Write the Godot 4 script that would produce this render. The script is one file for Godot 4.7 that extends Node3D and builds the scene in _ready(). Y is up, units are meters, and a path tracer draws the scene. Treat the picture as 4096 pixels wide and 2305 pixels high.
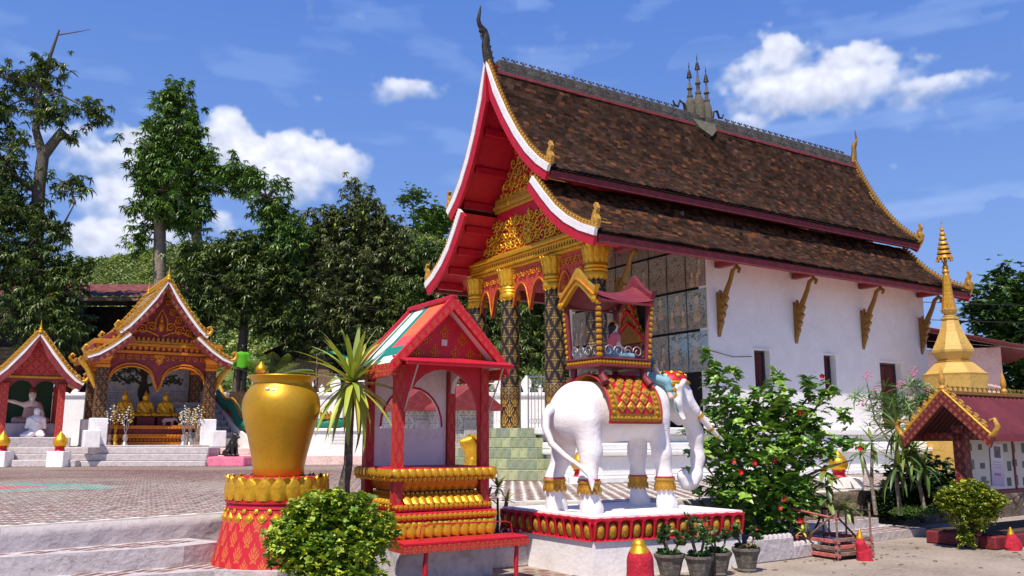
extends Node3D

# A Lao temple courtyard at midday: temple hall, white elephant statue, golden jar, spirit shrines.
const T := 0.65          # height of the paved terrace
var M := {}              # materials by name
var taken := {}          # names already used at top level
var rng := RandomNumberGenerator.new()


# ---------------------------------------------------------------- mesh builder
class MB:
	var v := PackedVector3Array()
	var n := PackedVector3Array()
	var uv := PackedVector2Array()
	var ix := PackedInt32Array()
	var xf := Transform3D.IDENTITY

	func vert(p: Vector3, nn: Vector3, t := Vector2.ZERO) -> int:
		v.append(xf * p)
		n.append((xf.basis * nn).normalized())
		uv.append(t)
		return v.size() - 1

	func tri3(a: int, b: int, c: int):
		ix.append(a); ix.append(c); ix.append(b)

	# corners run anticlockwise seen from outside
	func tri(a: Vector3, b: Vector3, c: Vector3, ta := Vector2.ZERO, tb := Vector2.ZERO, tc := Vector2.ZERO):
		var nn := (b - a).cross(c - a).normalized()
		tri3(vert(a, nn, ta), vert(b, nn, tb), vert(c, nn, tc))

	func quad(a: Vector3, b: Vector3, c: Vector3, d: Vector3, r := Rect2(0, 0, 1, 1)):
		var nn := (c - a).cross(d - b).normalized()
		var i := vert(a, nn, Vector2(r.position.x, r.end.y))
		vert(b, nn, Vector2(r.end.x, r.end.y))
		vert(c, nn, Vector2(r.end.x, r.position.y))
		vert(d, nn, r.position)
		tri3(i, i + 1, i + 2)
		tri3(i, i + 2, i + 3)

	# box between two corners, with chamfered edges when ch > 0
	func box(a: Vector3, b: Vector3, ch := 0.0):
		var c := (a + b) * 0.5
		var h := ((b - a) * 0.5).abs()
		ch = minf(ch, minf(h.x, minf(h.y, h.z)) * 0.9)
		var k := h - Vector3(ch, ch, ch)
		for ax in 3:
			var u := (ax + 1) % 3
			var w := (ax + 2) % 3
			for s in [-1.0, 1.0]:
				var p := []
				for q in [[-1, -1], [1, -1], [1, 1], [-1, 1]]:
					var r := Vector3.ZERO
					r[ax] = s * h[ax]; r[u] = q[0] * k[u]; r[w] = q[1] * k[w]
					p.append(c + r)
				if s > 0: quad(p[0], p[1], p[2], p[3])
				else: quad(p[3], p[2], p[1], p[0])
		if ch <= 0.0: return
		for ax in 3:
			var u := (ax + 1) % 3
			var w := (ax + 2) % 3
			for su in [-1.0, 1.0]:
				for sw in [-1.0, 1.0]:
					var e := []
					for g in [[-1.0, 0], [1.0, 0], [1.0, 1], [-1.0, 1]]:
						var r := Vector3.ZERO
						r[ax] = g[0] * k[ax]
						r[u] = su * (h[u] if g[1] == 0 else k[u])
						r[w] = sw * (k[w] if g[1] == 0 else h[w])
						e.append(c + r)
					if su * sw < 0: quad(e[0], e[1], e[2], e[3])
					else: quad(e[3], e[2], e[1], e[0])
		for sx in [-1.0, 1.0]:
			for sy in [-1.0, 1.0]:
				for sz in [-1.0, 1.0]:
					var p1 := c + Vector3(sx * h.x, sy * k.y, sz * k.z)
					var p2 := c + Vector3(sx * k.x, sy * h.y, sz * k.z)
					var p3 := c + Vector3(sx * k.x, sy * k.y, sz * h.z)
					if sx * sy * sz > 0: tri(p1, p2, p3)
					else: tri(p1, p3, p2)

	# turn a profile of (radius, height) round the y axis; corners sharper than 35 degrees stay sharp
	func lathe(prof: Array, segs := 24, at := Vector3.ZERO, turns := 1.0, squash := Vector2.ONE, vlen := 1.0):
		var m := prof.size()
		var dirs := []
		for k in m - 1:
			var d: Vector2 = (prof[k + 1] - prof[k])
			dirs.append(Vector2(d.y, -d.x).normalized() if d.length() > 1e-6 else Vector2(1, 0))
		var run := 0.0
		for k in m - 1:
			var n0: Vector2 = dirs[k]
			var n1: Vector2 = dirs[k]
			if k > 0 and dirs[k - 1].dot(dirs[k]) > 0.8: n0 = (dirs[k - 1] + dirs[k]).normalized()
			if k < m - 2 and dirs[k + 1].dot(dirs[k]) > 0.8: n1 = (dirs[k + 1] + dirs[k]).normalized()
			var a: Vector2 = prof[k]
			var b: Vector2 = prof[k + 1]
			var next := run + a.distance_to(b)
			var base := v.size()
			for s in segs + 1:
				var t := TAU * turns * s / segs
				var d := Vector3(cos(t) * squash.x, 0, -sin(t) * squash.y)
				vert(at + d * a.x + Vector3(0, a.y, 0), d * n0.x + Vector3(0, n0.y, 0), Vector2(float(s) / segs, 1.0 - run / vlen))
				vert(at + d * b.x + Vector3(0, b.y, 0), d * n1.x + Vector3(0, n1.y, 0), Vector2(float(s) / segs, 1.0 - next / vlen))
			for s in segs:
				var i := base + s * 2
				tri3(i, i + 2, i + 3)
				tri3(i, i + 3, i + 1)
			run = next

	# polygonal lathe with flat facets
	func facets(prof: Array, sides: int, at := Vector3.ZERO, phase := 0.0):
		for k in prof.size() - 1:
			var a: Vector2 = prof[k]
			var b: Vector2 = prof[k + 1]
			for s in sides:
				var t0 := TAU * s / sides + phase
				var t1 := TAU * (s + 1) / sides + phase
				var d0 := Vector3(cos(t0), 0, -sin(t0))
				var d1 := Vector3(cos(t1), 0, -sin(t1))
				if a.x < 1e-5: tri(at + Vector3(0, a.y, 0), at + d1 * b.x + Vector3(0, b.y, 0), at + d0 * b.x + Vector3(0, b.y, 0))
				elif b.x < 1e-5: tri(at + d0 * a.x + Vector3(0, a.y, 0), at + d1 * a.x + Vector3(0, a.y, 0), at + Vector3(0, b.y, 0))
				else: quad(at + d0 * a.x + Vector3(0, a.y, 0), at + d1 * a.x + Vector3(0, a.y, 0), at + d1 * b.x + Vector3(0, b.y, 0), at + d0 * b.x + Vector3(0, b.y, 0))

	# tube along points with a radius for each (flat: squash across the second axis)
	func tube(pts: Array, rad: Array, segs := 6, flat := 1.0, up := Vector3(0.31, 0.2, 0.93)):
		var m := pts.size()
		var base := v.size()
		var side := Vector3.ZERO
		for k in m:
			var d: Vector3 = (pts[mini(k + 1, m - 1)] - pts[maxi(k - 1, 0)]).normalized()
			side = (up - d * up.dot(d)).normalized() if k == 0 or flat != 1.0 else (side - d * side.dot(d)).normalized()
			var w := d.cross(side)
			var r: float = rad[k] if k < rad.size() else rad[-1]
			for s in segs:
				var t := TAU * s / segs
				vert(pts[k] + (side * cos(t) * flat + w * sin(t)) * r, side * cos(t) + w * sin(t) * flat, Vector2(float(s) / segs, float(k) / m))
		for k in m - 1:
			for s in segs:
				var i := base + k * segs + s
				var j := base + k * segs + (s + 1) % segs
				tri3(i, j, j + segs)
				tri3(i, j + segs, i + segs)
		for e in [0, m - 1]:
			var c := vert(pts[e], (pts[0] - pts[1] if e == 0 else pts[m - 1] - pts[m - 2]))
			for s in segs:
				var i: int = base + e * segs + s
				var j: int = base + e * segs + (s + 1) % segs
				if e == 0: tri3(c, j, i)
				else: tri3(c, i, j)

	# flat outline in x and y, given thickness along z (from z0 to z1)
	func slab(poly: PackedVector2Array, z0: float, z1: float, tilt := 0.0):
		if Geometry2D.is_polygon_clockwise(poly): poly.reverse()
		var t := Geometry2D.triangulate_polygon(poly)
		for k in range(0, t.size(), 3):
			var a := poly[t[k]]
			var b := poly[t[k + 1]]
			var c := poly[t[k + 2]]
			if (b - a).cross(c - a) < 0:
				var q := b
				b = c; c = q
			tri(Vector3(a.x, a.y, z1 + tilt * a.y), Vector3(b.x, b.y, z1 + tilt * b.y), Vector3(c.x, c.y, z1 + tilt * c.y), a, b, c)
			tri(Vector3(a.x, a.y, z0 + tilt * a.y), Vector3(c.x, c.y, z0 + tilt * c.y), Vector3(b.x, b.y, z0 + tilt * b.y), a, c, b)
		for k in poly.size():
			var a := poly[k]
			var b := poly[(k + 1) % poly.size()]
			quad(Vector3(a.x, a.y, z0 + tilt * a.y), Vector3(b.x, b.y, z0 + tilt * b.y), Vector3(b.x, b.y, z1 + tilt * b.y), Vector3(a.x, a.y, z1 + tilt * a.y))

	# outline in plan (x, z), standing between two heights
	func plan(poly: Array, y0: float, y1: float):
		var p := PackedVector2Array()
		for q in poly: p.append(Vector2(q.x, -q.y))
		var old := xf
		xf = old * Transform3D(Basis(Vector3(1, 0, 0), Vector3(0, 0, -1), Vector3(0, 1, 0)), Vector3.ZERO)
		slab(p, y0, y1)
		xf = old

	# grid of points f(i, j); smooth, i across, j along
	func sheet(f: Callable, ni: int, nj: int):
		var p := []
		for j in nj + 1:
			for i in ni + 1: p.append(f.call(float(i) / ni, float(j) / nj))
		var base := v.size()
		var w := ni + 1
		for j in nj + 1:
			for i in ni + 1:
				var dx: Vector3 = p[j * w + mini(i + 1, ni)] - p[j * w + maxi(i - 1, 0)]
				var dy: Vector3 = p[mini(j + 1, nj) * w + i] - p[maxi(j - 1, 0) * w + i]
				var nn := dx.cross(dy)
				vert(p[j * w + i], nn if nn.length_squared() > 1e-14 else Vector3(0, 0, 1), Vector2(float(i) / ni, 1.0 - float(j) / nj))
		for j in nj:
			for i in ni:
				var a := base + j * w + i
				tri3(a, a + 1, a + w + 1)
				tri3(a, a + w + 1, a + w)

	func ball(c: Vector3, r: Vector3, segs := 10, rings := 6):
		var base := v.size()
		for j in rings + 1:
			var a := PI * j / rings
			for i in segs + 1:
				var b := TAU * i / segs
				var d := Vector3(sin(a) * cos(b), cos(a), -sin(a) * sin(b))
				vert(c + d * r, d / r, Vector2(float(i) / segs, float(j) / rings))
		for j in rings:
			for i in segs:
				var k := base + j * (segs + 1) + i
				tri3(k, k + segs + 1, k + segs + 2)
				tri3(k, k + segs + 2, k + 1)

	func mesh() -> ArrayMesh:
		var m := ArrayMesh.new()
		if v.is_empty(): return m
		var a := []
		a.resize(Mesh.ARRAY_MAX)
		a[Mesh.ARRAY_VERTEX] = v; a[Mesh.ARRAY_NORMAL] = n; a[Mesh.ARRAY_TEX_UV] = uv; a[Mesh.ARRAY_INDEX] = ix
		m.add_surface_from_arrays(Mesh.PRIMITIVE_TRIANGLES, a)
		return m


# ---------------------------------------------------------------- naming and placing
func numbered(called: String) -> String:
	if not taken.has(called):
		taken[called] = 0
		return called
	taken[called] += 1
	return "%s_%03d" % [called, taken[called]]

func tag(o: Node, label: String, category: String, group := "", kind := ""):
	o.set_meta("label", label)
	if category: o.set_meta("category", category)
	if group: o.set_meta("group", group)
	if kind: o.set_meta("kind", kind)

func thing(called: String, label: String, category: String, at := Vector3.ZERO, turn := 0.0, group := "") -> Node3D:
	var o := Node3D.new()
	o.name = numbered(called)
	add_child(o)
	o.position = at
	o.rotation.y = turn
	tag(o, label, category, group)
	return o

func obj(called: String, b, m: Material, parent: Node = null, at := Transform3D.IDENTITY) -> MeshInstance3D:
	var o := MeshInstance3D.new()
	o.mesh = b.mesh() if b is MB else b
	o.material_override = m
	o.transform = at
	if parent == null:
		o.name = numbered(called)
		add_child(o)
	else:
		o.name = called
		parent.add_child(o, true)
	return o

func struct_(called: String, b, m: Material, label := "") -> MeshInstance3D:
	var o := obj(called, b, m)
	o.set_meta("kind", "structure")
	if label: o.set_meta("label", label)
	return o

# many small copies as one object or part
func many(called: String, mesh: Mesh, m: Material, where: Array, tints: Array, parent: Node, stuff := true) -> MultiMeshInstance3D:
	var mm := MultiMesh.new()
	mm.transform_format = MultiMesh.TRANSFORM_3D
	mm.use_colors = not tints.is_empty()
	mm.mesh = mesh
	mm.instance_count = where.size()
	for k in where.size():
		mm.set_instance_transform(k, where[k])
		if mm.use_colors: mm.set_instance_color(k, tints[k])
	var o := MultiMeshInstance3D.new()
	o.multimesh = mm
	o.material_override = m
	if parent == null or parent == self:
		o.name = numbered(called)
		add_child(o)
	else:
		o.name = called
		parent.add_child(o, true)
	if stuff: o.set_meta("kind", "stuff")
	return o

func v3(x: float, y: float, z: float) -> Vector3: return Vector3(x, y, z)
func at(p: Vector3, turn := 0.0, s := 1.0) -> Transform3D: return Transform3D(Basis(Vector3.UP, turn).scaled(Vector3(s, s, s)), p)


# ---------------------------------------------------------------- soft bodies: tapered bones joined smoothly, meshed as surface nets
func soft(bones: Array, cell: float, k: float) -> MB:
	var lo := Vector3(1e9, 1e9, 1e9)
	var hi := -lo
	for b in bones:
		var r := maxf(b[2], b[3]) + 3.0 * cell + 0.7 / k
		for q in [b[0], b[1]]:
			lo = lo.min(q - Vector3(r, r, r))
			hi = hi.max(q + Vector3(r, r, r))
	var nx := int((hi.x - lo.x) / cell) + 2
	var ny := int((hi.y - lo.y) / cell) + 2
	var nz := int((hi.z - lo.z) / cell) + 2
	var sum := PackedFloat32Array()
	sum.resize(nx * ny * nz)
	for b in bones:
		var p: Vector3 = b[0]
		var q: Vector3 = b[1]
		var r0: float = b[2]
		var r1: float = b[3]
		var sq: Vector3 = b[4] if b.size() > 4 else Vector3.ONE     # squeeze about the bone, per axis
		var r := maxf(r0, r1) + 2.0 * cell + 1.6 / k
		var a0 := ((p.min(q) - Vector3(r, r, r) - lo) / cell)
		var a1 := ((p.max(q) + Vector3(r, r, r) - lo) / cell)
		var d := q - p
		var l2 := maxf(d.length_squared(), 1e-9)
		for z in range(maxi(0, int(a0.z)), mini(nz, int(a1.z) + 1)):
			for y in range(maxi(0, int(a0.y)), mini(ny, int(a1.y) + 1)):
				var row := (z * ny + y) * nx
				for x in range(maxi(0, int(a0.x)), mini(nx, int(a1.x) + 1)):
					var w := lo + Vector3(x, y, z) * cell
					var t := clampf((w - p).dot(d) / l2, 0.0, 1.0)
					var e := (w - p - d * t) / sq
					sum[row + x] += exp(-k * (e.length() - lerpf(r0, r1, t)))
	var out := MB.new()
	var id := {}
	var nxy := nx * ny
	var corner := [0, 1, nx, nx + 1, nxy, nxy + 1, nxy + nx, nxy + nx + 1]
	for z in nz - 1:
		for y in ny - 1:
			var row := z * nxy + y * nx
			for x in nx - 1:
				var i := row + x
				var inside := 0
				if sum[i] > 1.0: inside += 1
				if sum[i + 1] > 1.0: inside += 1
				if sum[i + nx] > 1.0: inside += 1
				if sum[i + nx + 1] > 1.0: inside += 1
				if sum[i + nxy] > 1.0: inside += 1
				if sum[i + nxy + 1] > 1.0: inside += 1
				if sum[i + nxy + nx] > 1.0: inside += 1
				if sum[i + nxy + nx + 1] > 1.0: inside += 1
				if inside == 0 or inside == 8: continue
				var f := []
				for c in 8: f.append(log(maxf(sum[i + corner[c]], 1e-12)))
				var acc := Vector3.ZERO
				var cnt := 0
				for e in [[0, 1], [2, 3], [4, 5], [6, 7], [0, 2], [1, 3], [4, 6], [5, 7], [0, 4], [1, 5], [2, 6], [3, 7]]:
					var fa: float = f[e[0]]
					var fb: float = f[e[1]]
					if (fa > 0.0) == (fb > 0.0): continue
					var t := fa / (fa - fb)
					var pa := Vector3(e[0] & 1, (e[0] >> 1) & 1, e[0] >> 2)
					var pb := Vector3(e[1] & 1, (e[1] >> 1) & 1, e[1] >> 2)
					acc += pa.lerp(pb, t)
					cnt += 1
				var g := Vector3(f[0] + f[2] + f[4] + f[6] - f[1] - f[3] - f[5] - f[7], f[0] + f[1] + f[4] + f[5] - f[2] - f[3] - f[6] - f[7], f[0] + f[1] + f[2] + f[3] - f[4] - f[5] - f[6] - f[7])
				id[i] = out.vert(lo + (Vector3(x, y, z) + acc / cnt) * cell, g)
	for i in id:
		var x: int = i % nx
		var y: int = (i / nx) % ny
		var z: int = i / nxy
		for ax in 3:
			var st: int = [1, nx, nxy][ax]
			var u: int = [nx, nxy, 1][ax]
			var w: int = [nxy, 1, nx][ax]
			if [y, z, x][ax] == 0 or [z, x, y][ax] == 0: continue
			var sa := sum[i] > 1.0
			if sa == (sum[i + st] > 1.0): continue
			if not (id.has(i - u) and id.has(i - w) and id.has(i - u - w)): continue
			var q := [id[i], id[i - u], id[i - u - w], id[i - w]]
			if sa:
				out.tri3(q[0], q[1], q[2]); out.tri3(q[0], q[2], q[3])
			else:
				out.tri3(q[0], q[2], q[1]); out.tri3(q[0], q[3], q[2])
	return out


# ---------------------------------------------------------------- computed textures
func noise(seed_: int, freq: float, octaves := 4, kind := FastNoiseLite.TYPE_SIMPLEX_SMOOTH) -> FastNoiseLite:
	var f := FastNoiseLite.new()
	f.seed = seed_; f.frequency = freq; f.fractal_octaves = octaves; f.noise_type = kind
	return f

# colour image from two layers of seamless noise, looked up in a ramp of sRGB colours
func mottled(seed_: int, size: int, f0: float, f1: float, mix: float, ramp: Array, spots := []) -> ImageTexture:
	var a := noise(seed_, f0).get_seamless_image(size, size)
	var b := noise(seed_ + 7, f1, 3).get_seamless_image(size, size)
	a.convert(Image.FORMAT_L8); b.convert(Image.FORMAT_L8)
	var da := a.get_data()
	var db := b.get_data()
	var g := Gradient.new()
	g.offsets = PackedFloat32Array([0.0, 1.0]); g.colors = PackedColorArray([ramp[0][1], ramp[-1][1]])
	for r in ramp.slice(1, -1): g.add_point(r[0], r[1])
	var lut := []
	for k in 256: lut.append(g.sample(k / 255.0))
	var out := PackedByteArray()
	out.resize(size * size * 3)
	for k in size * size:
		var c: Color = lut[clampi(int(da[k] * (1.0 - mix) + db[k] * mix), 0, 255)]
		out[k * 3] = c.r8; out[k * 3 + 1] = c.g8; out[k * 3 + 2] = c.b8
	var im := Image.create_from_data(size, size, false, Image.FORMAT_RGB8, out)
	for s in spots:
		var r2 := RandomNumberGenerator.new()
		r2.seed = seed_
		for k in s[0]:
			var w := r2.randi_range(1, s[1])
			im.fill_rect(Rect2i(r2.randi() % size, r2.randi() % size, w, r2.randi_range(1, s[1])), s[2])
	return ImageTexture.create_from_image(im)

func bumps(seed_: int, size: int, f0: float, oct := 4, strength := 4.0) -> ImageTexture:
	var a := noise(seed_, f0, oct).get_seamless_image(size, size)
	a.convert(Image.FORMAT_RGBA8)
	a.bump_map_to_normal_map(strength)
	return ImageTexture.create_from_image(a)

func mat(called: String, c: Color, rough := 0.7, metal := 0.0) -> StandardMaterial3D:
	var m := StandardMaterial3D.new()
	m.albedo_color = c; m.roughness = rough; m.metallic = metal
	m.resource_name = called
	M[called] = m
	return m

func texmat(called: String, t: Texture2D, rough: float, scale := 0.0, nt: Texture2D = null, ns := 1.0, metal := 0.0) -> StandardMaterial3D:
	var m := mat(called, Color.WHITE, rough, metal)
	m.albedo_texture = t
	if nt:
		m.normal_enabled = true; m.normal_texture = nt; m.normal_scale = ns
	if scale > 0.0:
		m.uv1_triplanar = true; m.uv1_scale = Vector3(scale, scale, scale)
		m.uv1_triplanar_sharpness = 4.0
	return m

func tinted(called: String, rough := 0.7, metal := 0.0) -> StandardMaterial3D:
	var m := mat(called, Color.WHITE, rough, metal)
	m.vertex_color_use_as_albedo = true
	return m

const FLAME := [[0, 0.74, 0.1, 0.24, 0.0], [0.2, 0.44, 0.1, 0.22, -0.3], [0, 0.28, 0.15, 0.28, 0.0], [0.33, 0.06, 0.13, 0.28, -0.35], [0.52, 0.28, 0.08, 0.2, -0.25], [0, -0.22, 0.19, 0.27, 0.0], [0.37, -0.36, 0.15, 0.27, -0.55], [0.64, -0.12, 0.12, 0.28, -0.45], [0, -0.62, 0.2, 0.2, 0.0], [0.3, -0.74, 0.16, 0.14, -0.9]]
const ROSETTE := [[0, 0, 0.15, 0.15, 0.0], [0, 0.4, 0.14, 0.24, 0.0], [0, -0.4, 0.14, 0.24, 0.0], [0.4, 0, 0.24, 0.14, 0.0], [0.3, 0.3, 0.16, 0.1, 0.8], [0.3, -0.3, 0.16, 0.1, -0.8], [0, 0.78, 0.09, 0.13, 0.0], [0, -0.78, 0.09, 0.13, 0.0], [0.78, 0, 0.13, 0.09, 0.0], [0.15, 0.62, 0.07, 0.09, 0.4], [0.15, -0.62, 0.07, 0.09, -0.4]]

func in_motif(motif: Array, x: float, y: float) -> bool:
	x = absf(x)
	for p in motif:
		var dx: float = x - p[0]
		var dy: float = y - p[1]
		var c := cos(p[4])
		var s := sin(p[4])
		var a: float = (dx * c + dy * s) / p[2]
		var b: float = (dy * c - dx * s) / p[3]
		var r := a * a + b * b
		if r < 0.72: return true
		if r < 1.15: return false
	return false

# half-drop print: one motif in the middle of the tile and one at its corners; fill = share of the tile a motif covers
func stencil(w: int, h: int, ground: Color, gold: Color, motif: Array, fill := 0.92, line := Color(0, 0, 0, 0), seed_ := 5) -> ImageTexture:
	var im := Image.create(w, h, false, Image.FORMAT_RGB8)
	var nz := noise(seed_, 0.09, 3)
	for y in h:
		for x in w:
			var u := (x + 0.5) / w * 2.0 - 1.0
			var t := 1.0 - (y + 0.5) / h * 2.0
			var c := ground.lightened(clampf(nz.get_noise_2d(x, y) * 0.12, -0.08, 0.08))
			if absf(u) + absf(t) > 1.0:
				u = (absf(u) - 1.0) * signf(u) if u != 0.0 else -1.0
				t = (absf(t) - 1.0) * signf(t) if t != 0.0 else -1.0
			if line.a > 0.0 and absf(absf(u) + absf(t) - 1.0) < 0.1: c = line
			if in_motif(motif, u / fill * 1.0, t / fill): c = gold.lerp(ground, clampf(0.12 + nz.get_noise_2d(x * 2.0, y * 2.0) * 0.5, 0.0, 0.45))
			im.set_pixel(x, y, c)
	return ImageTexture.create_from_image(im)

# a painted devotional panel: muted landscape with a seated figure, as flat print
func icon_print(seed_: int, figures: Array, sky: Color, land: Color) -> ImageTexture:
	var w := 72
	var h := 104
	var im := Image.create(w, h, false, Image.FORMAT_RGB8)
	var a := noise(seed_, 0.045, 4)
	var b := noise(seed_ + 3, 0.12, 3)
	for y in h:
		for x in w:
			var q := a.get_noise_2d(x, y)
			var r := b.get_noise_2d(x, y * 1.4)
			var c := sky.lerp(Color(0.78, 0.74, 0.68), clampf(0.25 + q, 0.0, 0.6))
			if y > h * 0.55 + q * 26.0: c = land.lerp(Color(0.60, 0.56, 0.50), clampf(0.3 + r, 0.0, 0.8))
			if r + q > 0.28: c = Color(0.24, 0.27, 0.2).lerp(c, 0.35)
			if y > h * 0.78 and b.get_noise_2d(x * 2.3, y * 2.3) > 0.22: c = Color(0.66, 0.60, 0.55)
			for f in figures:
				var dx: float = (x / float(w) - f[0]) / f[2]
				var dy: float = (f[1] - y / float(h)) / f[2]
				var head := Vector2(dx, (dy - 0.78)).length()
				if head < 0.22: c = Color(0.82, 0.79, 0.70)
				if head < 0.13 or (absf(dx) < 0.14 + 0.1 * sin(clampf(dy / 0.62, 0.0, 1.0) * PI) and dy > 0.08 and dy < 0.62) or (absf(dx) < 0.46 - absf(dy - 0.02) * 1.2 and dy > -0.12 and dy < 0.16): c = Color(0.76, 0.66, 0.54).lerp(c, 0.3 + r * 0.4)
				if absf(dx) < 0.4 - absf(dy + 0.17) * 0.9 and dy < -0.1 and dy > -0.3: c = Color(0.77, 0.66, 0.58)
			im.set_pixel(x, y, c)
	return ImageTexture.create_from_image(im)

func look():
	var plaster_n := bumps(11, 512, 0.02, 5, 5.0)
	var fine_n := bumps(12, 256, 0.05, 4, 3.0)
	var white := [[0.0, Color(0.70, 0.69, 0.68)], [0.18, Color(0.85, 0.845, 0.84)], [0.3, Color(0.875, 0.87, 0.87)], [0.6, Color(0.89, 0.885, 0.88)], [1.0, Color(0.93, 0.925, 0.92)]]
	texmat("white_wall", mottled(21, 512, 0.008, 0.05, 0.5, white), 0.85, 0.5, plaster_n, 0.25)
	texmat("white_paint", mottled(22, 256, 0.01, 0.06, 0.4, [[0.0, Color(0.84, 0.82, 0.82)], [0.5, Color(0.92, 0.91, 0.91)], [1.0, Color(0.95, 0.94, 0.94)]]), 0.6, 1.3, plaster_n, 0.35)
	texmat("white_worn", mottled(23, 512, 0.012, 0.07, 0.5, [[0.0, Color(0.44, 0.42, 0.38)], [0.2, Color(0.58, 0.55, 0.53)], [0.32, Color(0.69, 0.66, 0.66)], [0.6, Color(0.73, 0.70, 0.71)], [1.0, Color(0.80, 0.77, 0.78)]], [[90, 4, Color(0.4, 0.38, 0.34)]]), 0.9, 0.7, plaster_n, 0.7)
	texmat("pinkish_plaster", mottled(24, 256, 0.012, 0.06, 0.5, [[0.0, Color(0.62, 0.52, 0.5)], [0.4, Color(0.83, 0.72, 0.70)], [1.0, Color(0.87, 0.79, 0.77)]]), 0.9, 0.7, plaster_n, 0.6)
	texmat("pink_paint", mottled(25, 128, 0.02, 0.08, 0.5, [[0.0, Color(0.72, 0.36, 0.47)], [0.5, Color(0.85, 0.46, 0.58)], [1.0, Color(0.88, 0.52, 0.63)]]), 0.8, 1.0, plaster_n, 0.4)
	texmat("shrine_white", mottled(26, 256, 0.01, 0.06, 0.4, [[0.0, Color(0.78, 0.72, 0.74)], [0.5, Color(0.88, 0.83, 0.85)], [1.0, Color(0.90, 0.86, 0.88)]]), 0.8, 0.8, plaster_n, 0.3)
	texmat("grey_base", mottled(27, 256, 0.012, 0.06, 0.5, [[0.0, Color(0.56, 0.55, 0.57)], [0.5, Color(0.74, 0.73, 0.75)], [1.0, Color(0.82, 0.81, 0.82)]]), 0.9, 0.6, plaster_n, 0.4)
	texmat("red_paint", mottled(31, 256, 0.015, 0.08, 0.5, [[0.0, Color(0.62, 0.02, 0.11)], [0.5, Color(0.72, 0.04, 0.15)], [1.0, Color(0.78, 0.09, 0.20)]]), 0.55, 0.9, plaster_n, 0.2)
	texmat("red_worn", mottled(32, 256, 0.02, 0.09, 0.5, [[0.0, Color(0.55, 0.06, 0.12)], [0.3, Color(0.78, 0.10, 0.19)], [0.8, Color(0.85, 0.17, 0.26)], [1.0, Color(0.86, 0.4, 0.42)]]), 0.8, 1.4, plaster_n, 0.8)
	texmat("eave_red", mottled(33, 256, 0.02, 0.09, 0.6, [[0.0, Color(0.34, 0.13, 0.15)], [0.5, Color(0.50, 0.17, 0.20)], [1.0, Color(0.60, 0.34, 0.34)]]), 0.8, 0.9, plaster_n, 0.4)
	texmat("maroon", mottled(34, 256, 0.02, 0.09, 0.5, [[0.0, Color(0.36, 0.09, 0.12)], [0.5, Color(0.45, 0.13, 0.16)], [1.0, Color(0.53, 0.19, 0.22)]]), 0.6, 1.0, plaster_n, 0.3)
	texmat("gold", mottled(41, 256, 0.02, 0.1, 0.5, [[0.0, Color(0.70, 0.50, 0.09)], [0.5, Color(0.84, 0.63, 0.14)], [1.0, Color(0.90, 0.72, 0.22)]]), 0.42, 1.2, fine_n, 0.25, 0.6)
	texmat("gold_dull", mottled(42, 256, 0.03, 0.12, 0.5, [[0.0, Color(0.50, 0.34, 0.10)], [0.5, Color(0.76, 0.56, 0.17)], [1.0, Color(0.84, 0.66, 0.26)]]), 0.5, 1.5, fine_n, 0.5, 0.35)
	texmat("gold_flake", mottled(43, 256, 0.03, 0.12, 0.5, [[0.0, Color(0.42, 0.30, 0.12)], [0.4, Color(0.70, 0.52, 0.20)], [1.0, Color(0.80, 0.64, 0.30)]]), 0.65, 1.5, fine_n, 0.6, 0.2)
	texmat("gold_old", mottled(48, 256, 0.04, 0.14, 0.5, [[0.0, Color(0.26, 0.17, 0.07)], [0.45, Color(0.52, 0.37, 0.13)], [1.0, Color(0.68, 0.52, 0.22)]]), 0.6, 2.5, fine_n, 0.7, 0.2)
	texmat("gold_orange", mottled(44, 256, 0.03, 0.12, 0.5, [[0.0, Color(0.62, 0.30, 0.06)], [0.5, Color(0.80, 0.48, 0.10)], [1.0, Color(0.90, 0.60, 0.16)]]), 0.45, 1.5, fine_n, 0.5, 0.4)
	texmat("jar_gold", mottled(45, 256, 0.006, 0.12, 0.3, [[0.0, Color(0.68, 0.50, 0.10)], [0.5, Color(0.76, 0.58, 0.12)], [1.0, Color(0.81, 0.64, 0.17)]]), 0.43, 0.8, bumps(46, 256, 0.03, 3, 1.5), 0.16, 0.5)
	texmat("stupa_gold", mottled(47, 256, 0.01, 0.08, 0.5, [[0.0, Color(0.52, 0.40, 0.20)], [0.35, Color(0.72, 0.58, 0.29)], [1.0, Color(0.80, 0.67, 0.38)]]), 0.6, 0.5, fine_n, 0.3, 0.1)
	texmat("concrete", mottled(51, 1024, 0.004, 0.09, 0.45, [[0.0, Color(0.36, 0.32, 0.27)], [0.4, Color(0.56, 0.51, 0.46)], [0.7, Color(0.62, 0.57, 0.52)], [1.0, Color(0.70, 0.66, 0.61)]], [[260, 3, Color(0.42, 0.37, 0.31)], [120, 2, Color(0.75, 0.72, 0.68)]]), 0.92, 0.16, plaster_n, 0.5)
	texmat("grout", mottled(52, 512, 0.01, 0.09, 0.5, [[0.0, Color(0.56, 0.53, 0.48)], [0.4, Color(0.82, 0.80, 0.76)], [1.0, Color(0.88, 0.86, 0.83)]]), 0.9, 0.5, plaster_n, 0.5)
	texmat("stone_wall", mottled(53, 512, 0.012, 0.05, 0.5, [[0.0, Color(0.16, 0.13, 0.11)], [0.4, Color(0.34, 0.29, 0.25)], [0.7, Color(0.46, 0.41, 0.36)], [1.0, Color(0.58, 0.53, 0.48)]]), 0.95, 0.6, plaster_n, 1.0)
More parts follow.
